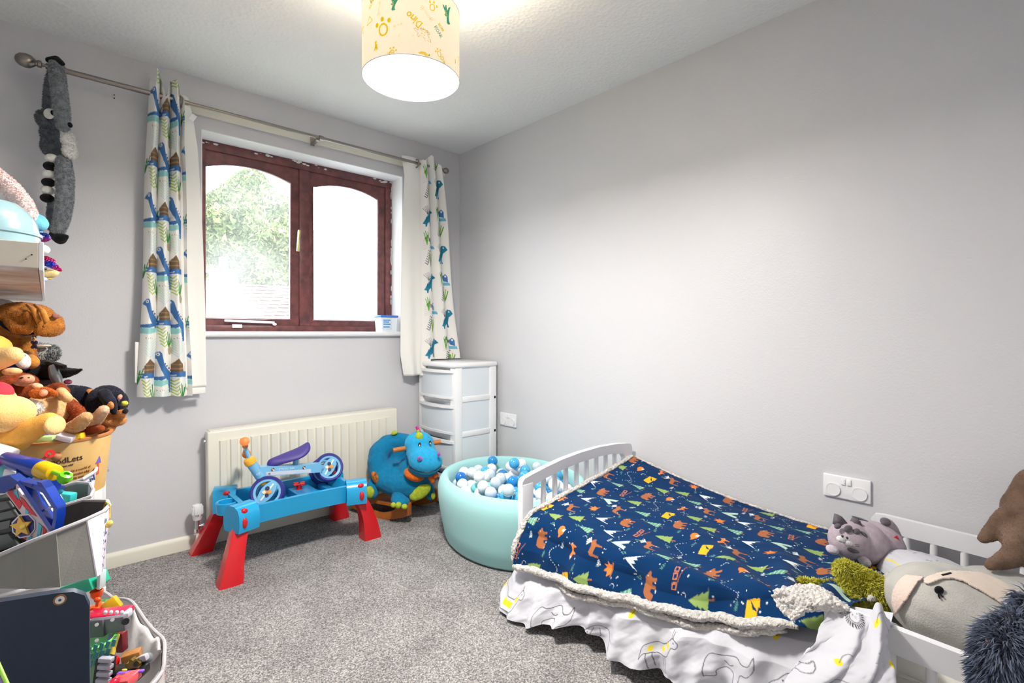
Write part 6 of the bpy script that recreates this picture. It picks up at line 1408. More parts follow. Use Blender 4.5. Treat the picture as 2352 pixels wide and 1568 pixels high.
def wrapd(a0, zc, tilt=0):
    def f(x, y, z):
        c_, s_ = math.cos(tilt), math.sin(tilt); x, y = x * c_ - y * s_, x * s_ + y * c_
        h = zc + y; r = lerp(Rb, Rt, (h - z0) / Hh) + .0008 + z; a = A0_ + a0 + x / Rt
        return (bk_[0] + r * math.cos(a), bk_[1] + r * math.sin(a), h)
    return f
M_ink = plast((58, 34, 30), .6); M_ink2 = plast((170, 110, 70), .6)
text('woodLets', .0225, M_ink, dr, 0, (1, 0, 0), (0, 1, 0), wrap=wrapd(-.27, z0 + .102, .05))
text('nation runs wild', .0075, M_ink, dr, 0, (1, 0, 0), (0, 1, 0), wrap=wrapd(-.12, z0 + .092, .05))
for i, w_ in enumerate(('with build a world of', 'lots of wooden play', 'of creativity and', 'imaginative fun')): text(w_, .0095, M_ink2, dr, 0, (1, 0, 0), (0, 1, 0), wrap=wrapd(.0 + .02 * (i % 2), z0 + .074 - .011 * i, .05))
def on_d(a, h, o_=.001): r = lerp(Rb, Rt, (h - z0) / Hh) + o_; return Vector((bk_[0] + r * math.cos(A0_ + a), bk_[1] + r * math.sin(A0_ + a), h))
def dpoly(pts, m, name='print', o_=.001):
    b = B(); q = [on_d(a, z0 + h, o_) for a, h in pts]; b.quad(*q); return b.out(name, m, dr, smooth=False)
dpoly([(-.62, .115), (-.38, .118), (-.38, .138), (-.62, .135)], plast((232, 172, 84), .6)); dpoly([(.80, .05), (.90, .05), (.88, .085), (.82, .085)], plast((214, 88, 60), .6)); dpoly([(.76, .083), (.94, .083), (.88, .102), (.86, .104)], plast((112, 100, 196), .6))
f_ = B(); f_.ell(on_d(-.03, z0 + .125, 0), (.012, .012, .012), 14, 10); f_.out('printed_face', plast((176, 120, 76), .6), dr)
blocks = [(93, 991, 1.40, 34, 7, 'pink', (226, 110, 160), 14), (69, 1004, 1.34, 18, 9, 'sky blue', (120, 200, 234), 4), (103, 1003, 1.37, 13, 6, 'purple', (160, 110, 206), 18), (107, 1012, 1.34, 16, 7, 'mint green', (190, 232, 160), 0), (128, 1008, 1.36, 10, 6, 'white', (240, 236, 226), 10), (152, 1008, 1.35, 15, 6, 'lilac white', (236, 230, 244), -20), (154, 1000, 1.40, 14, 9, 'natural wood', (222, 176, 126), -24), (174, 1006, 1.38, 14, 6, 'yellow', (246, 206, 30), 8), (52, 1008, 1.38, 6, 7, 'red', (220, 60, 70), 0), (118, 1000, 1.46, 16, 8, 'yellow-green', (214, 226, 90), -8), (140, 1014, 1.38, 20, 8, 'orange', (240, 150, 70), 12)]
for x_, y_, d_, w_, h_, cn, cc, ro_ in blocks:
    o = pbox(B(), x_, y_ - 4, d_ + .07, w_, h_, .016, roll=ro_, yaw=20, bev=.0015).out('toy_block', plast(cc, .5)); tag(o, cn + ' wooden block sticking up in the cardboard drum', 'block', 'wooden blocks in the cardboard drum')

# toy organiser with tilted fabric bins
org = thing('bin_organiser', 'white toy organiser frame with a turquoise clip beside the chest', 'organiser', (-2.3, -1.3, 0))
for (x, y) in ((-2.16, -.945), (-2.62, -.945), (-2.62, -1.74)): B().box((x - .012, y - .012, 0), (x + .012, y + .012, .80), .003).out('post', M_whitepl, org)
for z in (.34, .56, .76): B().cyl((-2.62, -.945, z), (-2.16, -.945, z), .006).out('cross_rod', M_whitepl, org); B().cyl((-2.62, -1.74, z), (-2.62, -.945, z), .006).out('cross_rod', M_whitepl, org)
M_tq = mat('turquoise_plastic', (40, 190, 150), .3, coat=.2)
pbox(B(), 196, 1340, 1.30, 36, 15, .03, roll=20, bev=.004).out('clip_tray', M_tq, org); pbox(B(), 233, 1330, 1.29, 4, 20, .01, roll=-3).out('clear_clip', plast((210, 226, 230), .2), org)
M_canvas = mat('grey_canvas', (136, 135, 130), .85, bump=(260, .4, .001), bump2=(6, .3, .02)); M_dkin = mat('charcoal_lining', (92, 88, 88), .9); M_tealin = mat('teal_lining', (86, 116, 126), .9); M_pipe = mat('grey_piping', (190, 186, 190), .8); M_wprint = mat('white_print_fabric', (240, 230, 240), .7)
def fabric_bin(name, label, tops, bots, m_out, m_in, split=None, m_front=None):
    """tops/bots: matching rings of (px,py,d)"""
    t = thing(name, label, 'fabric bin', np.mean([at(*p) for p in bots], 0)); n = len(tops)
    T_ = [Vector(at(*p)) for p in tops]; Bo = [Vector(at(*p)) for p in bots]; c = sum(T_, Vector()) / n; cb = sum(Bo, Vector()) / n
    for k in range(n):
        k2 = (k + 1) % n; m = m_front if (split and k in split) else m_out
        b = B(); b.quad(Bo[k], Bo[k2], T_[k2], T_[k]); o = b.out('side_panel', m, t, smooth=False); q = o.modifiers.new('t', 'SOLIDIFY'); q.thickness = .003
    I = [p.lerp(c, .035) for p in T_]; J = [p.lerp(cb, .05) + Vector((0, 0, .004)) for p in Bo]; b = B()
    tv = [b.bm.verts.new(p) for p in I]; bv = [b.bm.verts.new(p) for p in J]
    for k in range(n): b.bm.faces.new((tv[k], tv[(k + 1) % n], bv[(k + 1) % n], bv[k]))
    b.bm.faces.new(bv); b.out('lining', m_in, t, smooth=False)
    B().tube(T_, .0045, 8, closed=True).out('piping', M_pipe, t)
    return t
binA = fabric_bin('fabric_bin', 'large grey canvas toy bin with a printed front, lowest on the organiser', [(-60, 1300, 1.02), (60, 1248, 1.05), (130, 1220, 1.07), (197, 1193, 1.11), (238, 1174, 1.15), (251, 1160, 1.20), (246, 1150, 1.25), (194, 1149, 1.27), (130, 1169, 1.27), (-60, 1235, 1.28)],
    [(-60, 1350, 1.02), (60, 1352, 1.04), (140, 1347, 1.06), (220, 1324, 1.10), (229, 1319, 1.14), (233, 1313, 1.18), (231, 1305, 1.23), (190, 1300, 1.24), (130, 1305, 1.24), (-60, 1330, 1.25)], M_canvas, M_dkin, (3, 4, 5), M_wprint)
qT0, qT1, qB1, qB0 = [Vector(at(*p)) for p in ((197, 1193, 1.11), (251, 1160, 1.20), (233, 1313, 1.18), (220, 1324, 1.10))]
qM = [Vector(at(*p)) for p in ((238, 1174, 1.15), (229, 1319, 1.14))]
def on_bin(u, v, o_=.0032):
    """u 0-1 across the two printed panels, v 0-1 down"""
    if u < .5: a_, b_, c_, d_, w = qT0, qM[0], qM[1], qB0, u * 2
    else: a_, b_, c_, d_, w = qM[0], qT1, qB1, qM[1], u * 2 - 1
    p = a_.lerp(b_, w).lerp(d_.lerp(c_, w), v); nn_ = (b_ - a_).cross(d_ - a_).normalized()
    if nn_.dot(Vector(CAM) - p) < 0: nn_ = -nn_
    return p + nn_ * o_
text('bricks', .020, plast((60, 110, 110), .6), binA, 0, (1, 0, 0), (0, 1, 0), wrap=lambda x, y, z: on_bin(.10 + x / .078, .20 - y / .17, .0032 + z))
for i in range(16):
    u_, v_ = (.22, .48, .74)[i % 3], .30 + .042 * i; c_ = on_bin(u_, v_); ex = on_bin(u_ + .06, v_) - c_; ey = on_bin(u_, v_ + .022) - c_
    b = B(); b.prism([(math.cos(k * pi / 4), math.sin(k * pi / 4)) for k in range(8)], c_, ex, ey, (c_ - on_bin(u_, v_, .0026))); b.out('print_dot', plast(((60, 120, 90), (70, 120, 190), (50, 60, 110))[i % 3], .6), binA, smooth=False)
binB = fabric_bin('fabric_bin', 'teal-lined toy bin behind the grey bin with blue toys in it', [(-60, 1215, 1.29), (60, 1185, 1.29), (168, 1154, 1.29), (208, 1140, 1.31), (214, 1125, 1.33), (206, 1110, 1.345), (178, 1108, 1.35), (60, 1140, 1.35), (-60, 1170, 1.35)],
    [(-60, 1290, 1.29), (60, 1270, 1.29), (165, 1240, 1.29), (203, 1228, 1.31), (208, 1215, 1.32), (200, 1205, 1.335), (178, 1205, 1.34), (60, 1225, 1.34), (-60, 1250, 1.34)], M_canvas, M_tealin, (2, 3, 4), M_wprint)
binC = fabric_bin('fabric_bin', 'upper grey and white toy bin holding the cardboard drum', [(-60, 1140, 1.36), (60, 1134, 1.36), (134, 1120, 1.36), (190, 1100, 1.38), (219, 1082, 1.43), (222, 1072, 1.52), (190, 1066, 1.62), (60, 1070, 1.63), (-60, 1080, 1.63)],
    [(-60, 1190, 1.37), (60, 1184, 1.37), (130, 1175, 1.37), (184, 1150, 1.39), (214, 1128, 1.43), (216, 1120, 1.52), (186, 1115, 1.60), (60, 1120, 1.61), (-60, 1130, 1.61)], M_pipe, M_tealin, (3, 4, 5), M_wprint)
for i in range(5): pbox(B(), 200 + 4 * i, 1112 - 4 * i, 1.38 + .010 * i, 1.6, 6 - (i % 2) * 3, .001, roll=8).out('print_mark', plast(((30, 150, 150), (60, 90, 180), (30, 150, 150), (90, 70, 160), (60, 90, 180))[i], .6), binC)
yt = pthing('yellow_tassel', 'yellow cord with a soft bead hooked over the grey bin corner', 'cord', 252, 1200, 1.26)
B().tube([at(*p) for p in ((236, 1172, 1.21), (243, 1152, 1.20), (252, 1158, 1.185), (253, 1190, 1.18), (250, 1195, 1.18))], .0012, 6).out('cord', plast((240, 200, 20), .6), yt); pad('bead', plush('butter_yellow', (240, 212, 120)), yt, (251, 1203, 1.18, 6, 9, .008, -15))

# toys in the organiser bins
def toy(name, label, px, py, d): return pthing(name, label, 'toy', px, py, d)
M_rb2 = mat('royal_blue_plastic', (18, 60, 168), .2, coat=.5); M_nv2 = mat('deep_blue_plastic', (14, 50, 140), .25, coat=.4)
t = toy('toy_torch', 'dark blue toy torch with a yellow rim and green knob, on top of the bin', 60, 1080, 1.22)
pcyl(B(), (12, 1054, 1.24), (98, 1078, 1.20), 17, 20).bevel(.004, 2, .8).out('barrel', M_rb2, t); pcyl(B(), (95, 1077, 1.198), (126, 1086, 1.18), 20, 18).bevel(.003, 2, .8).out('cap', plast((246, 200, 20), .25), t); pcyl(B(), (118, 1081, 1.18), (148, 1094, 1.165), 5, 5).out('rod', plast((140, 214, 40), .3), t)
B().lathe([(.003, -.008), (.010, -.010), (.015, 0), (.012, .010), (.006, .012), (.008, .002), (.003, 0)], at(149, 1097, 1.16), 20, axis=(.3, -.5, .9)).ell(at(147, 1098, 1.165), cam_axes(13, 13, .012, 1.16), 16, 10).out('knob', plast((110, 214, 20), .25), t)
pcyl(B(), (60, 1076, 1.21), (56, 1106, 1.22), 17, 13).out('grip', M_nv2, t); pbox(B(), 36, 1092, 1.26, 14, 18, .02, roll=-15).out('white_panel', M_whitepl, t); pad('lens', plast((120, 160, 210), .1), t, (10, 1053, 1.235, 8, 14, .008, -15))
t = toy('toy_spoon', 'red plastic toy spanner with a round hole lying on the torch', 110, 1050, 1.25)
B().tube([at(96, 1056, 1.24), at(112, 1044, 1.25)], [.005, .008], 8, flat=.5).lathe([(.0045, -.003), (.010, -.003), (.010, .003), (.0045, .003), (.0045, -.003)], at(114, 1042, 1.25), 18, axis=(.2, -1, .3)).out('body', plast((214, 24, 36), .25), t)
def pp(b, pts, d, thk):
    """solid plate with the given outline at distance d, extending thk away"""
    P_ = [Vector(at(x, y, d)) for x, y in pts]; Q_ = [p + Vector(FW) * thk for p in P_]; n = len(pts)
    a_ = [b.bm.verts.new(p) for p in P_]; c_ = [b.bm.verts.new(p) for p in Q_]
    b.bm.faces.new(a_); b.bm.faces.new(c_[::-1])
    for k in range(n): b.bm.faces.new((a_[k], c_[k], c_[(k + 1) % n], a_[(k + 1) % n]))
    return b
t = toy('toy_launcher', 'big blue and black toy vehicle with a gold star badge leaning in the grey bin', 60, 1190, 1.14)
pp(B(), [(-40, 1150), (22, 1141), (55, 1188), (34, 1212), (66, 1246), (92, 1224), (106, 1230), (98, 1250), (40, 1300), (-40, 1320)], 1.125, .05).bevel(.004, 2, .9).out('shell', mat('black_toy_plastic', (26, 28, 28), .35, coat=.2), t)
for q_ in ([(-40, 1160), (14, 1152), (24, 1166), (-40, 1182)], [(-40, 1186), (26, 1172), (36, 1186), (-40, 1204)], [(-40, 1208), (24, 1194), (20, 1212), (-40, 1226)], [(-40, 1236), (18, 1226), (40, 1252), (-40, 1276)], [(40, 1256), (70, 1252), (84, 1240), (92, 1246), (44, 1280)]): pp(B(), q_, 1.115, .02).bevel(.003, 2, .9).out('grey_vent', plast((92, 98, 98), .4), t)
pp(B(), [(12, 1130), (40, 1122), (120, 1222), (104, 1234), (66, 1240), (30, 1208), (54, 1186)], 1.108, .02).out('decal_panel', plast((214, 196, 200), .35), t)
for cc, q_ in (((216, 44, 60), [(16, 1131), (30, 1126), (50, 1156), (44, 1170)]), ((216, 44, 60), [(46, 1140), (54, 1146), (84, 1186), (70, 1180), (52, 1160)]), ((80, 190, 214), [(30, 1128), (38, 1126), (44, 1146), (38, 1148)]), ((80, 190, 214), [(58, 1164), (66, 1172), (64, 1184), (58, 1180)]), ((80, 190, 214), [(88, 1200), (96, 1208), (92, 1232), (84, 1234)]), ((216, 44, 60), [(98, 1208), (106, 1218), (104, 1230), (98, 1230)]), ((216, 44, 60), [(50, 1228), (60, 1232), (58, 1240), (52, 1236)]), ((80, 190, 214), [(66, 1230), (74, 1232), (70, 1240), (64, 1238)])):
    pp(B(), q_, 1.1065, .001).out('flame_stripe', plast(cc, .35), t)
pp(B(), [(26, 1200), (44, 1182), (66, 1180), (80, 1196), (80, 1216), (68, 1232), (44, 1236), (28, 1222)], 1.1055, .01).out('badge_rim', plast((226, 222, 240), .35), t)
pp(B(), [(29, 1202), (45, 1185), (64, 1183), (77, 1197), (77, 1215), (66, 1229), (46, 1233), (31, 1221)], 1.1045, .002).out('badge', plast((38, 42, 120), .3), t)
stp = [((25 if k % 2 == 0 else 12) * 1.10 / 1165 * math.cos(pi / 2 + .15 + k * pi / 5), (25 if k % 2 == 0 else 12) * 1.10 / 1165 * math.sin(pi / 2 + .15 + k * pi / 5)) for k in range(10)]
B().prism(stp, at(52, 1208, 1.1035), RT, UP, -FW * .005).out('star', plast((240, 188, 70), .3), t); pad('star_centre', plast((250, 214, 90), .3), t, (52, 1209, 1.098, 8, 6, .003, 25))
for q_, m_ in (([(38, 1108), (46, 1102), (124, 1216), (124, 1226), (118, 1226)], M_rb2), ([(44, 1104), (78, 1112), (74, 1122), (48, 1112)], M_nv2), ([(74, 1110), (104, 1122), (130, 1164), (122, 1168), (98, 1132), (72, 1120)], M_rb2), ([(122, 1164), (131, 1164), (130, 1190), (123, 1224), (117, 1220), (122, 1190)], M_rb2), ([(-40, 1104), (22, 1092), (44, 1108), (14, 1130), (-40, 1140)], M_nv2), ([(84, 1106), (94, 1108), (106, 1126), (98, 1132)], M_nv2)):
    pp(B(), q_, 1.092, .022).bevel(.003, 2, .9).out('blue_frame', m_, t)
pp(B(), [(62, 1124), (76, 1124), (98, 1136), (120, 1174), (114, 1208)], 1.112, .006).out('window_panel', plast((206, 216, 206), .4), t)
pp(B(), [(94, 1172), (118, 1160), (118, 1166), (96, 1178)], 1.10, .004).out('crossbar', plast((150, 160, 210), .3), t)

t = toy('toy_camera', 'sky blue and navy rounded toy beside the launcher in the teal bin', 110, 1130, 1.27)
pad('shell', plast((34, 160, 224), .2), t, (106, 1122, 1.24, 22, 24, .03, -20)); pcyl(B(), (114, 1116, 1.22), (124, 1122, 1.26), 20, 20).out('ring', M_rb2, t); pbox(B(), 86, 1105, 1.20, 18, 6, .01, roll=25).out('hinge', plast((150, 150, 150), .4), t)
t = toy('toy_cup', 'mint and white toy scoop poking up from the teal bin', 145, 1150, 1.36)
pbox(B(), 150, 1144, 1.31, 20, 14, .012, roll=-6, bev=.008).out('cup', plast((60, 196, 196), .25), t); pbox(B(), 124, 1142, 1.27, 9, 20, .012, roll=25, bev=.006).out('handle', plast((222, 244, 246), .2), t); pad('yellow_band', plast((240, 200, 50), .3), t, (142, 1160, 1.295, 10, 4, .01))
t = toy('white_toy', 'white and pink bulky toy edge at the far left above the bins', 5, 1035, 1.28)
pbox(B(), -14, 1036, 1.26, 36, 12, .03, roll=-22, bev=.006).out('shell', M_whitepl, t); pbox(B(), -14, 1050, 1.25, 36, 4, .03, roll=-22).out('pink_trim', plast((224, 60, 130), .3), t); pad('aqua_body', plast((120, 220, 224), .25), t, (0, 1085, 1.28, 34, 26, .03))

# navy chair in the near left corner
M_nav = mat('navy_lacquer', (24, 42, 64), .38, bump=(400, .12, .0005), coat=.1)
chr_ = thing('navy_chair', 'low navy chair back with a small round sticker in the near left corner', 'chair', at(60, 1700, .80))
c1, c2 = Vector(at(205, 1345, .84)), Vector(at(-140, 1290, .74)); ux_ = (c1 - c2); ux_.z = 0; W_ = ux_.length; ux_.normalize(); nn2 = Vector((0, 0, 1)).cross(ux_).normalized()
if nn2.dot(Vector(CAM) - c1) < 0: nn2 = -nn2
tz = c1.z - .003
prf = [(-W_, .012), (-.04, -.0), (-.02, -.004), (-.006, -.014), (0, -.034), (.002, -.42), (-W_, -.42)]
B().prism(prf, c1, ux_, (0, 0, 1), -nn2 * .016).bevel(.003, 2, .9).out('backrest', M_nav, chr_)
base_ = c1 - Vector((0, 0, .42))
B().prism([(-W_, 0), (0, 0), (0, .02), (-W_, .02)], base_ + Vector((0, 0, .02)), ux_, (0, 0, 1), -nn2 * -.22).out('seat', M_nav, chr_)
for u_ in (-.03, -W_ + .03):
    for v_ in (.01, .2): p = base_ + ux_ * u_ + nn2 * v_; B().cyl((p.x, p.y, 0), (p.x, p.y, base_.z + .02), .014).out('leg', M_nav, chr_)
sp2 = Vector(at(137, 1379, .815)); 
dist_ = (sp2 - c1).dot(nn2); sp2 = sp2 - nn2 * dist_ + nn2 * .0008
st2 = B().lathe([(0, 0), (.0085, 0), (.0085, .0006), (0, .0006)], sp2, 24, axis=nn2).out('sticker', plast((150, 96, 60), .5), chr_)
B().lathe([(0, 0), (.006, 0), (.006, .0006), (0, .0006)], sp2 + nn2 * .0008, 20, axis=nn2).out('sticker_centre', plast((236, 232, 220), .5), st2); B().lathe([(0, 0), (.002, 0), (.002, .0006), (0, .0006)], sp2 + nn2 * .0016, 12, axis=nn2).out('sticker_dot', plast((60, 70, 130), .5), st2)
lm = pthing('lime_edged_board', 'board edge with a lime and lilac rim in the bottom left corner of the view', 'board', 0, 1560, .70)
pcyl(B(), (-6, 1520, .70), (30, 1600, .68), 4).out('lime_rim', plast((160, 226, 70), .4), lm); pcyl(B(), (-14, 1530, .70), (18, 1604, .68), 7).out('lilac_rim', plast((176, 150, 220), .4), lm)

# floor basket full of toys
bt_ = thing('toy_basket', 'soft floor basket with printed sides full of small toys by the navy chair', 'basket', (-2.22, -1.3, 0))
ring = [(-2.025, -1.55), (-2.012, -1.46), (-2.015, -1.36), (-2.035, -1.25), (-2.055, -1.15), (-2.080, -1.06), (-2.11, -1.00), (-2.20, -.98), (-2.34, -1.02), (-2.44, -1.2), (-2.44, -1.45), (-2.36, -1.62), (-2.2, -1.68), (-2.08, -1.65)]
rr_ = crv(ring + [ring[0]], 6)[:-1]; n = len(rr_); cen = np.mean(rr_, 0); ZR = .30
M_bask = mat('basket_fabric', (226, 216, 214), .8, bump=(200, .3, .001), bump2=(9, .3, .02)); M_bin_in = mat('white_basket_lining', (228, 224, 224), .85, bump=(14, .4, .01))
P_ = []
for f, z in ((.86, .0), (.93, .05), (.97, .14), (1.0, .22), (1.0, ZR)):
    P_.append([(cen[0] + (p[0] - cen[0]) * f, cen[1] + (p[1] - cen[1]) * f, z + (.012 * math.sin(i * .35) if z == ZR else 0)) for i, p in enumerate(rr_)])
P_ = np.array(P_).transpose(1, 0, 2); grid('outer_wall', P_, M_bask, bt_, closed=True)
Q_ = P_.copy(); Q_[:, :, :2] = cen + (Q_[:, :, :2] - cen) * .965; grid('lining', Q_, M_bin_in, bt_, closed=True)
b = B(); b.quad(*[tuple(p) for p in Q_[:, 0] + np.array([0, 0, .004])]); b.out('base', M_dkin, bt_, smooth=False)
B().tube([tuple(p) for p in P_[:, -1]], .0045, 8, closed=True).out('rolled_rim', M_pipe, bt_)
# folded lining flap inside the right side
fl_ = []
for i in range(3, 22):
    j = (i + 0) % n; p = P_[j, -1]; dirn = np.array([cen[0] - p[0], cen[1] - p[1]]); dirn /= np.linalg.norm(dirn); w = math.sin(pi * (i - 3) / 18)
    fl_.append([(p[0] + dirn[0] * (.010 + .05 * w * k / 6), p[1] + dirn[1] * (.010 + .05 * w * k / 6), p[2] - .002 - .10 * w * (k / 6) ** 1.2 + .006 * math.sin(i + k)) for k in range(7)])
grid('lining_flap', np.array(fl_), M_bin_in, bt_, thick=.003)
g = random.Random(9)
for i in range(26):
    j = (i * 5 + 2) % n; h = g.uniform(.12, .27); f = np.interp(h, [0, .05, .14, .22, .3], [.86, .93, .97, 1, 1]) + .004; p = rr_[j]; c_ = Vector((cen[0] + (p[0] - cen[0]) * f, cen[1] + (p[1] - cen[1]) * f, h)); q_ = rr_[(j + 1) % n]; tg = Vector((q_[0] - p[0], q_[1] - p[1], 0)).normalized(); nn3 = tg.cross(Vector((0, 0, 1)))
    s_ = g.uniform(.008, .016); B().prism([(-s_ * .6, -s_), (s_ * .6, -s_), (0, s_ * 1.3)], c_, tg, (0, 0, 1), nn3 * .0005).out('print_mark', plast(g.choice([(206, 70, 84), (84, 64, 150), (60, 100, 160), (80, 80, 90)]), .6), bt_, smooth=False)
t = toy('orange_cup', 'small orange toy cup at the back of the floor basket', 222, 1365, 1.30); B().lathe([(0, 0), (.009, 0), (.013, .006), (.0145, .018), (.012, .020), (.010, .006), (0, .004)], at(222, 1372, 1.30), 24).out('bowl', plast((240, 84, 20), .25), t)
t = toy('orange_boat', 'orange toy boat with a knob in the floor basket', 225, 1395, 1.27)
pad('hull', plast((244, 92, 40), .25), t, (228, 1398, 1.27, 26, 7, .02, -6), (238, 1392, 1.28, 16, 6, .012, -30)); pcyl(B(), (222, 1392, 1.26), (224, 1378, 1.26), 3).ell(at(224, 1377, 1.26), cam_axes(8, 6, .006, 1.26), 14, 8).out('knob', plast((244, 84, 30), .25), t)
o = pad('green_ball', plast((20, 130, 30), .3), None, (236, 1388, 1.33, 16, 10, .02)); tag(o, 'dark green toy peeping out behind the orange boat', 'toy')
o = pbox(B(), 258, 1389, 1.28, 14, 15, .012, roll=38, yaw=25).out('yellow_brick', plast((224, 176, 16), .35)); tag(o, 'yellow triangular brick near the back rim of the basket', 'toy')
t = toy('toy_racer', 'red and white toy car on its side showing a grey underside', 245, 1425, 1.20)
pbox(B(), 246, 1410, 1.21, 48, 7, .022, roll=6, bev=.006).out('red_shell', plast((214, 24, 70), .2), t); pbox(B(), 248, 1418, 1.20, 44, 8, .02, roll=8, bev=.006).out('white_shell', plast((216, 214, 226), .25), t)
pbox(B(), 266, 1432, 1.175, 26, 17, .008, roll=9, bev=.003).out('underside', plast((126, 118, 130), .4), t); pbox(B(), 226, 1440, 1.17, 17, 20, .008, roll=5, bev=.003).out('battery_cover', plast((106, 100, 112), .4), t)
for x_, y_ in ((222, 1434), (222, 1470), (258, 1423)): pcyl(B(), (x_, y_, 1.162), (x_ + .3, y_, 1.158), 4, 4, 12).out('screw', M_chrome, t)
for x_ in (242, 255, 268, 280): pad('spoke', plast((232, 232, 240), .3), t, (x_, 1406, 1.185, 4, 5, .004))
pcyl(B(), (287, 1427, 1.165), (289, 1427, 1.15), 7, 7).out('wheel_arch', M_black, t)
t = toy('green_tub', 'green and teal diamond-checked tub leaning in the basket', 215, 1500, 1.14)
c_ = at(205, 1560, 1.14); ttop = at(222, 1470, 1.14)
B().lathe([(.040, 0), (.052, .09), (.050, .09), (.038, 0), (.040, 0)], c_ - RT * .02, 28, axis=(Vector(ttop) - Vector(c_))).out('wall', plast((150, 206, 160), .35), t); B().lathe([(.048, .088), (.055, .088), (.055, .100), (.048, .100), (.048, .088)], c_ - RT * .02, 28, axis=(Vector(ttop) - Vector(c_))).out('rim', plast((130, 214, 100), .3), t)
for i in range(9):
    for j in range(3):
        if (i + j) % 2: continue
        pbox(B(), 205 + 7 * i - 6 * j, 1492 + 18 * j - 2 * i, 1.085 + .002 * i, 4, 8, .0008, roll=-16, bev=0).out('diamond', plast((20, 130, 140), .35), t)
for (p0_, p1_, r_, cc, nm, lb_) in (((258, 1458, 1.17), (232, 1512, 1.14), 6, (150, 110, 224), 'purple_stick', 'purple plastic tube standing beside the checked tub'), ((266, 1458, 1.18), (250, 1514, 1.14), 8, (230, 196, 20), 'yellow_stick', 'yellow ridged plastic strip beside the purple tube')):
    o = pcyl(B(), p0_, p1_, r_, r_, 8).out(nm, plast(cc, .35)); tag(o, lb_, 'toy')
o = pbox(B(), 280, 1472, 1.24, 8, 22, .01, roll=2).out('red_brick', plast((120, 14, 26), .4)); tag(o, 'dark red brick in the shadowed middle of the basket', 'toy')
o = pad('red_ball', plast((220, 16, 20), .2), None, (262, 1520, 1.16, 10, 16, .012)); tag(o, 'bright red rounded toy below the yellow strip', 'toy')
o = pbox(B(), 304, 1512, 1.18, 18, 16, .014, roll=8, yaw=25).out('wooden_block', mat('beech', (190, 132, 70), .5, var=(20, (160, 104, 50), .6))); tag(o, 'plain wooden block lying in the floor basket', 'toy')
t = toy('toy_gear', 'olive brown cog wheel beside the wooden block', 312, 1524, 1.14); gg = []
for k in range(32): r_ = (17 if (k // 2) % 2 else 13) * 1.14 / 1165; gg.append((r_ * math.cos(k * pi / 16), r_ * math.sin(k * pi / 16)))
B().prism(gg, at(312, 1524, 1.13), RT, (UP * .9 + FW * .4), -FW * .012).out('cog', plast((112, 88, 20), .3), t); pcyl(B(), (312, 1524, 1.125), (312.2, 1524, 1.11), 5, 5).out('hub', M_black, t)
t = toy('grey_truck', 'small grey toy wheel unit against the basket rim', 334, 1510, 1.15); pad('wheel', plast((120, 124, 130), .3), t, (338, 1512, 1.15, 12, 12, .012)); pbox(B(), 330, 1510, 1.135, 9, 7, .006, roll=20).out('bracket', plast((196, 196, 206), .3), t)
t = toy('robot_arm', 'black and silver blocky toy limb in the near part of the basket', 238, 1535, 1.10)
pbox(B(), 240, 1542, 1.10, 16, 34, .012, roll=-8, bev=.003).out('core', M_black, t)
for k in range(4): pbox(B(), 244 - 2 * k, 1514 + 16 * k, 1.085, 15, 5, .006, roll=-4, bev=.002).out('silver_plate', plast((176, 176, 190), .3), t)
t = toy('toy_train', 'black toy locomotive with a violet stripe under the basket rim', 290, 1545, 1.12); pbox(B(), 292, 1544, 1.12, 40, 10, .02, roll=4, bev=.004).out('body', M_black, t); pbox(B(), 300, 1543, 1.095, 30, 2, .004, roll=6).out('violet_stripe', plast((140, 90, 230), .3), t); pad('yellow_light', plast((230, 210, 60), .3), t, (286, 1538, 1.09, 6, 2.4, .003))
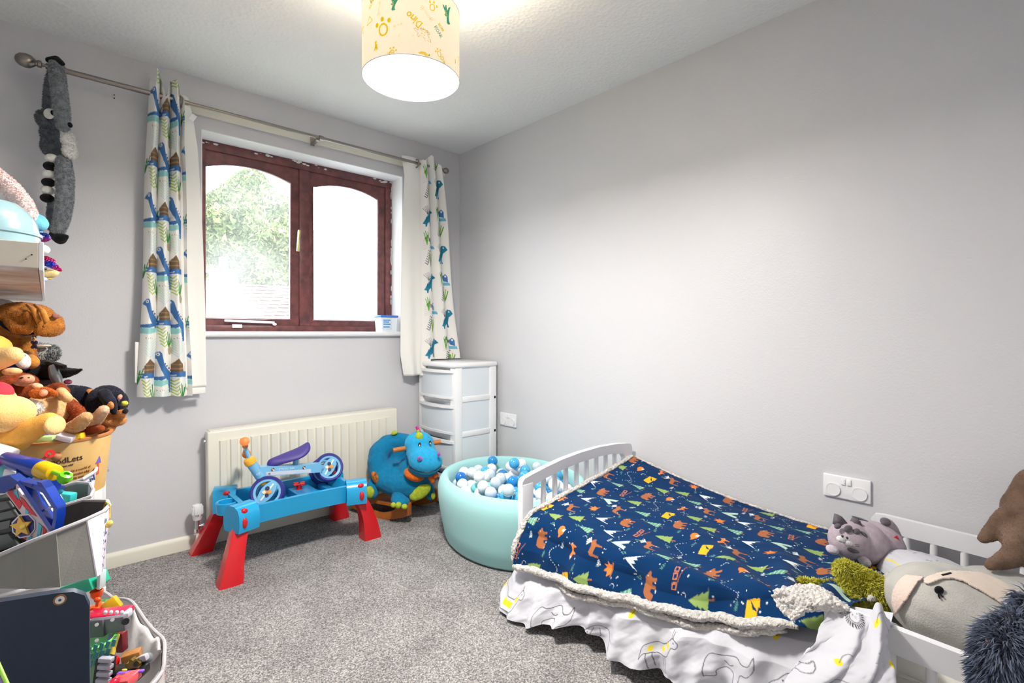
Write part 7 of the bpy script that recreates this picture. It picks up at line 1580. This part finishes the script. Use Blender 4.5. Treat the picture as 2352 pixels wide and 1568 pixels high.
t = toy('pink_car', 'red and pink toy car nose at the bottom edge of the basket', 275, 1565, 1.08); pbox(B(), 285, 1562, 1.08, 26, 10, .02, roll=10, bev=.006).out('body', plast((232, 90, 96), .25), t); pad('nose', plast((224, 20, 60), .2), t, (264, 1564, 1.05, 9, 8, .012))

# ------------------------------------------------------------------ short plush pile on the nearer toys
def find(tn, pn):
    r = [o for o in bpy.data.objects if o.name.split('.')[0] == tn and o.parent is None]
    return [c for c in r[0].children if c.name.split('.')[0] == pn] if r else []
def fuzz(tn, pn, n, ln, rgb, seed=0, w=.0005, clump=.15):
    ln *= .62; n = int(n * 1.4)
    for i, o in enumerate(find(tn, pn)): fur(o, n, ln, w, plush('pile', rgb, tuple(int(c * .9) for c in rgb)), o, name='pile', droop=.25, rnd=.45, clump=clump, seed=seed + i)
fuzz('brown_dog_plush', 'head', 9000, .0045, (204, 138, 60), 31); fuzz('brown_dog_plush', 'ear', 4000, .004, (204, 138, 60), 32); fuzz('brown_dog_plush', 'body', 7000, .0045, (196, 128, 52), 33)
fuzz('ape_plush', 'head', 7000, .0045, (176, 84, 34), 34); fuzz('ape_plush', 'arm', 6000, .0045, (182, 88, 36), 35); fuzz('ape_plush', 'foot', 3000, .003, (238, 200, 152), 36); fuzz('ape_plush', 'belly', 4000, .003, (238, 200, 152), 37)
fuzz('rottweiler_plush', 'head', 6000, .004, (40, 42, 66), 38); fuzz('rottweiler_plush', 'body', 4000, .004, (36, 38, 60), 39); fuzz('rottweiler_plush', 'muzzle', 3000, .004, (222, 160, 98), 40); fuzz('rottweiler_plush', 'front_paw', 3000, .0035, (222, 160, 98), 41)
fuzz('yellow_bear_plush', 'leg', 9000, .0015, (252, 202, 112), 42, .0005); fuzz('yellow_bear_plush', 'paw', 9000, .0015, (252, 216, 166), 43, .0005)
fuzz('black_dog_plush', 'head', 5000, .004, (36, 36, 44), 45); fuzz('brown_plush', 'body', 9000, .003, (136, 112, 94), 46); fuzz('baby_ape_plush', 'body', 2500, .004, (220, 128, 52), 47); fuzz('fox_plush', 'body', 2500, .004, (220, 128, 52), 48)
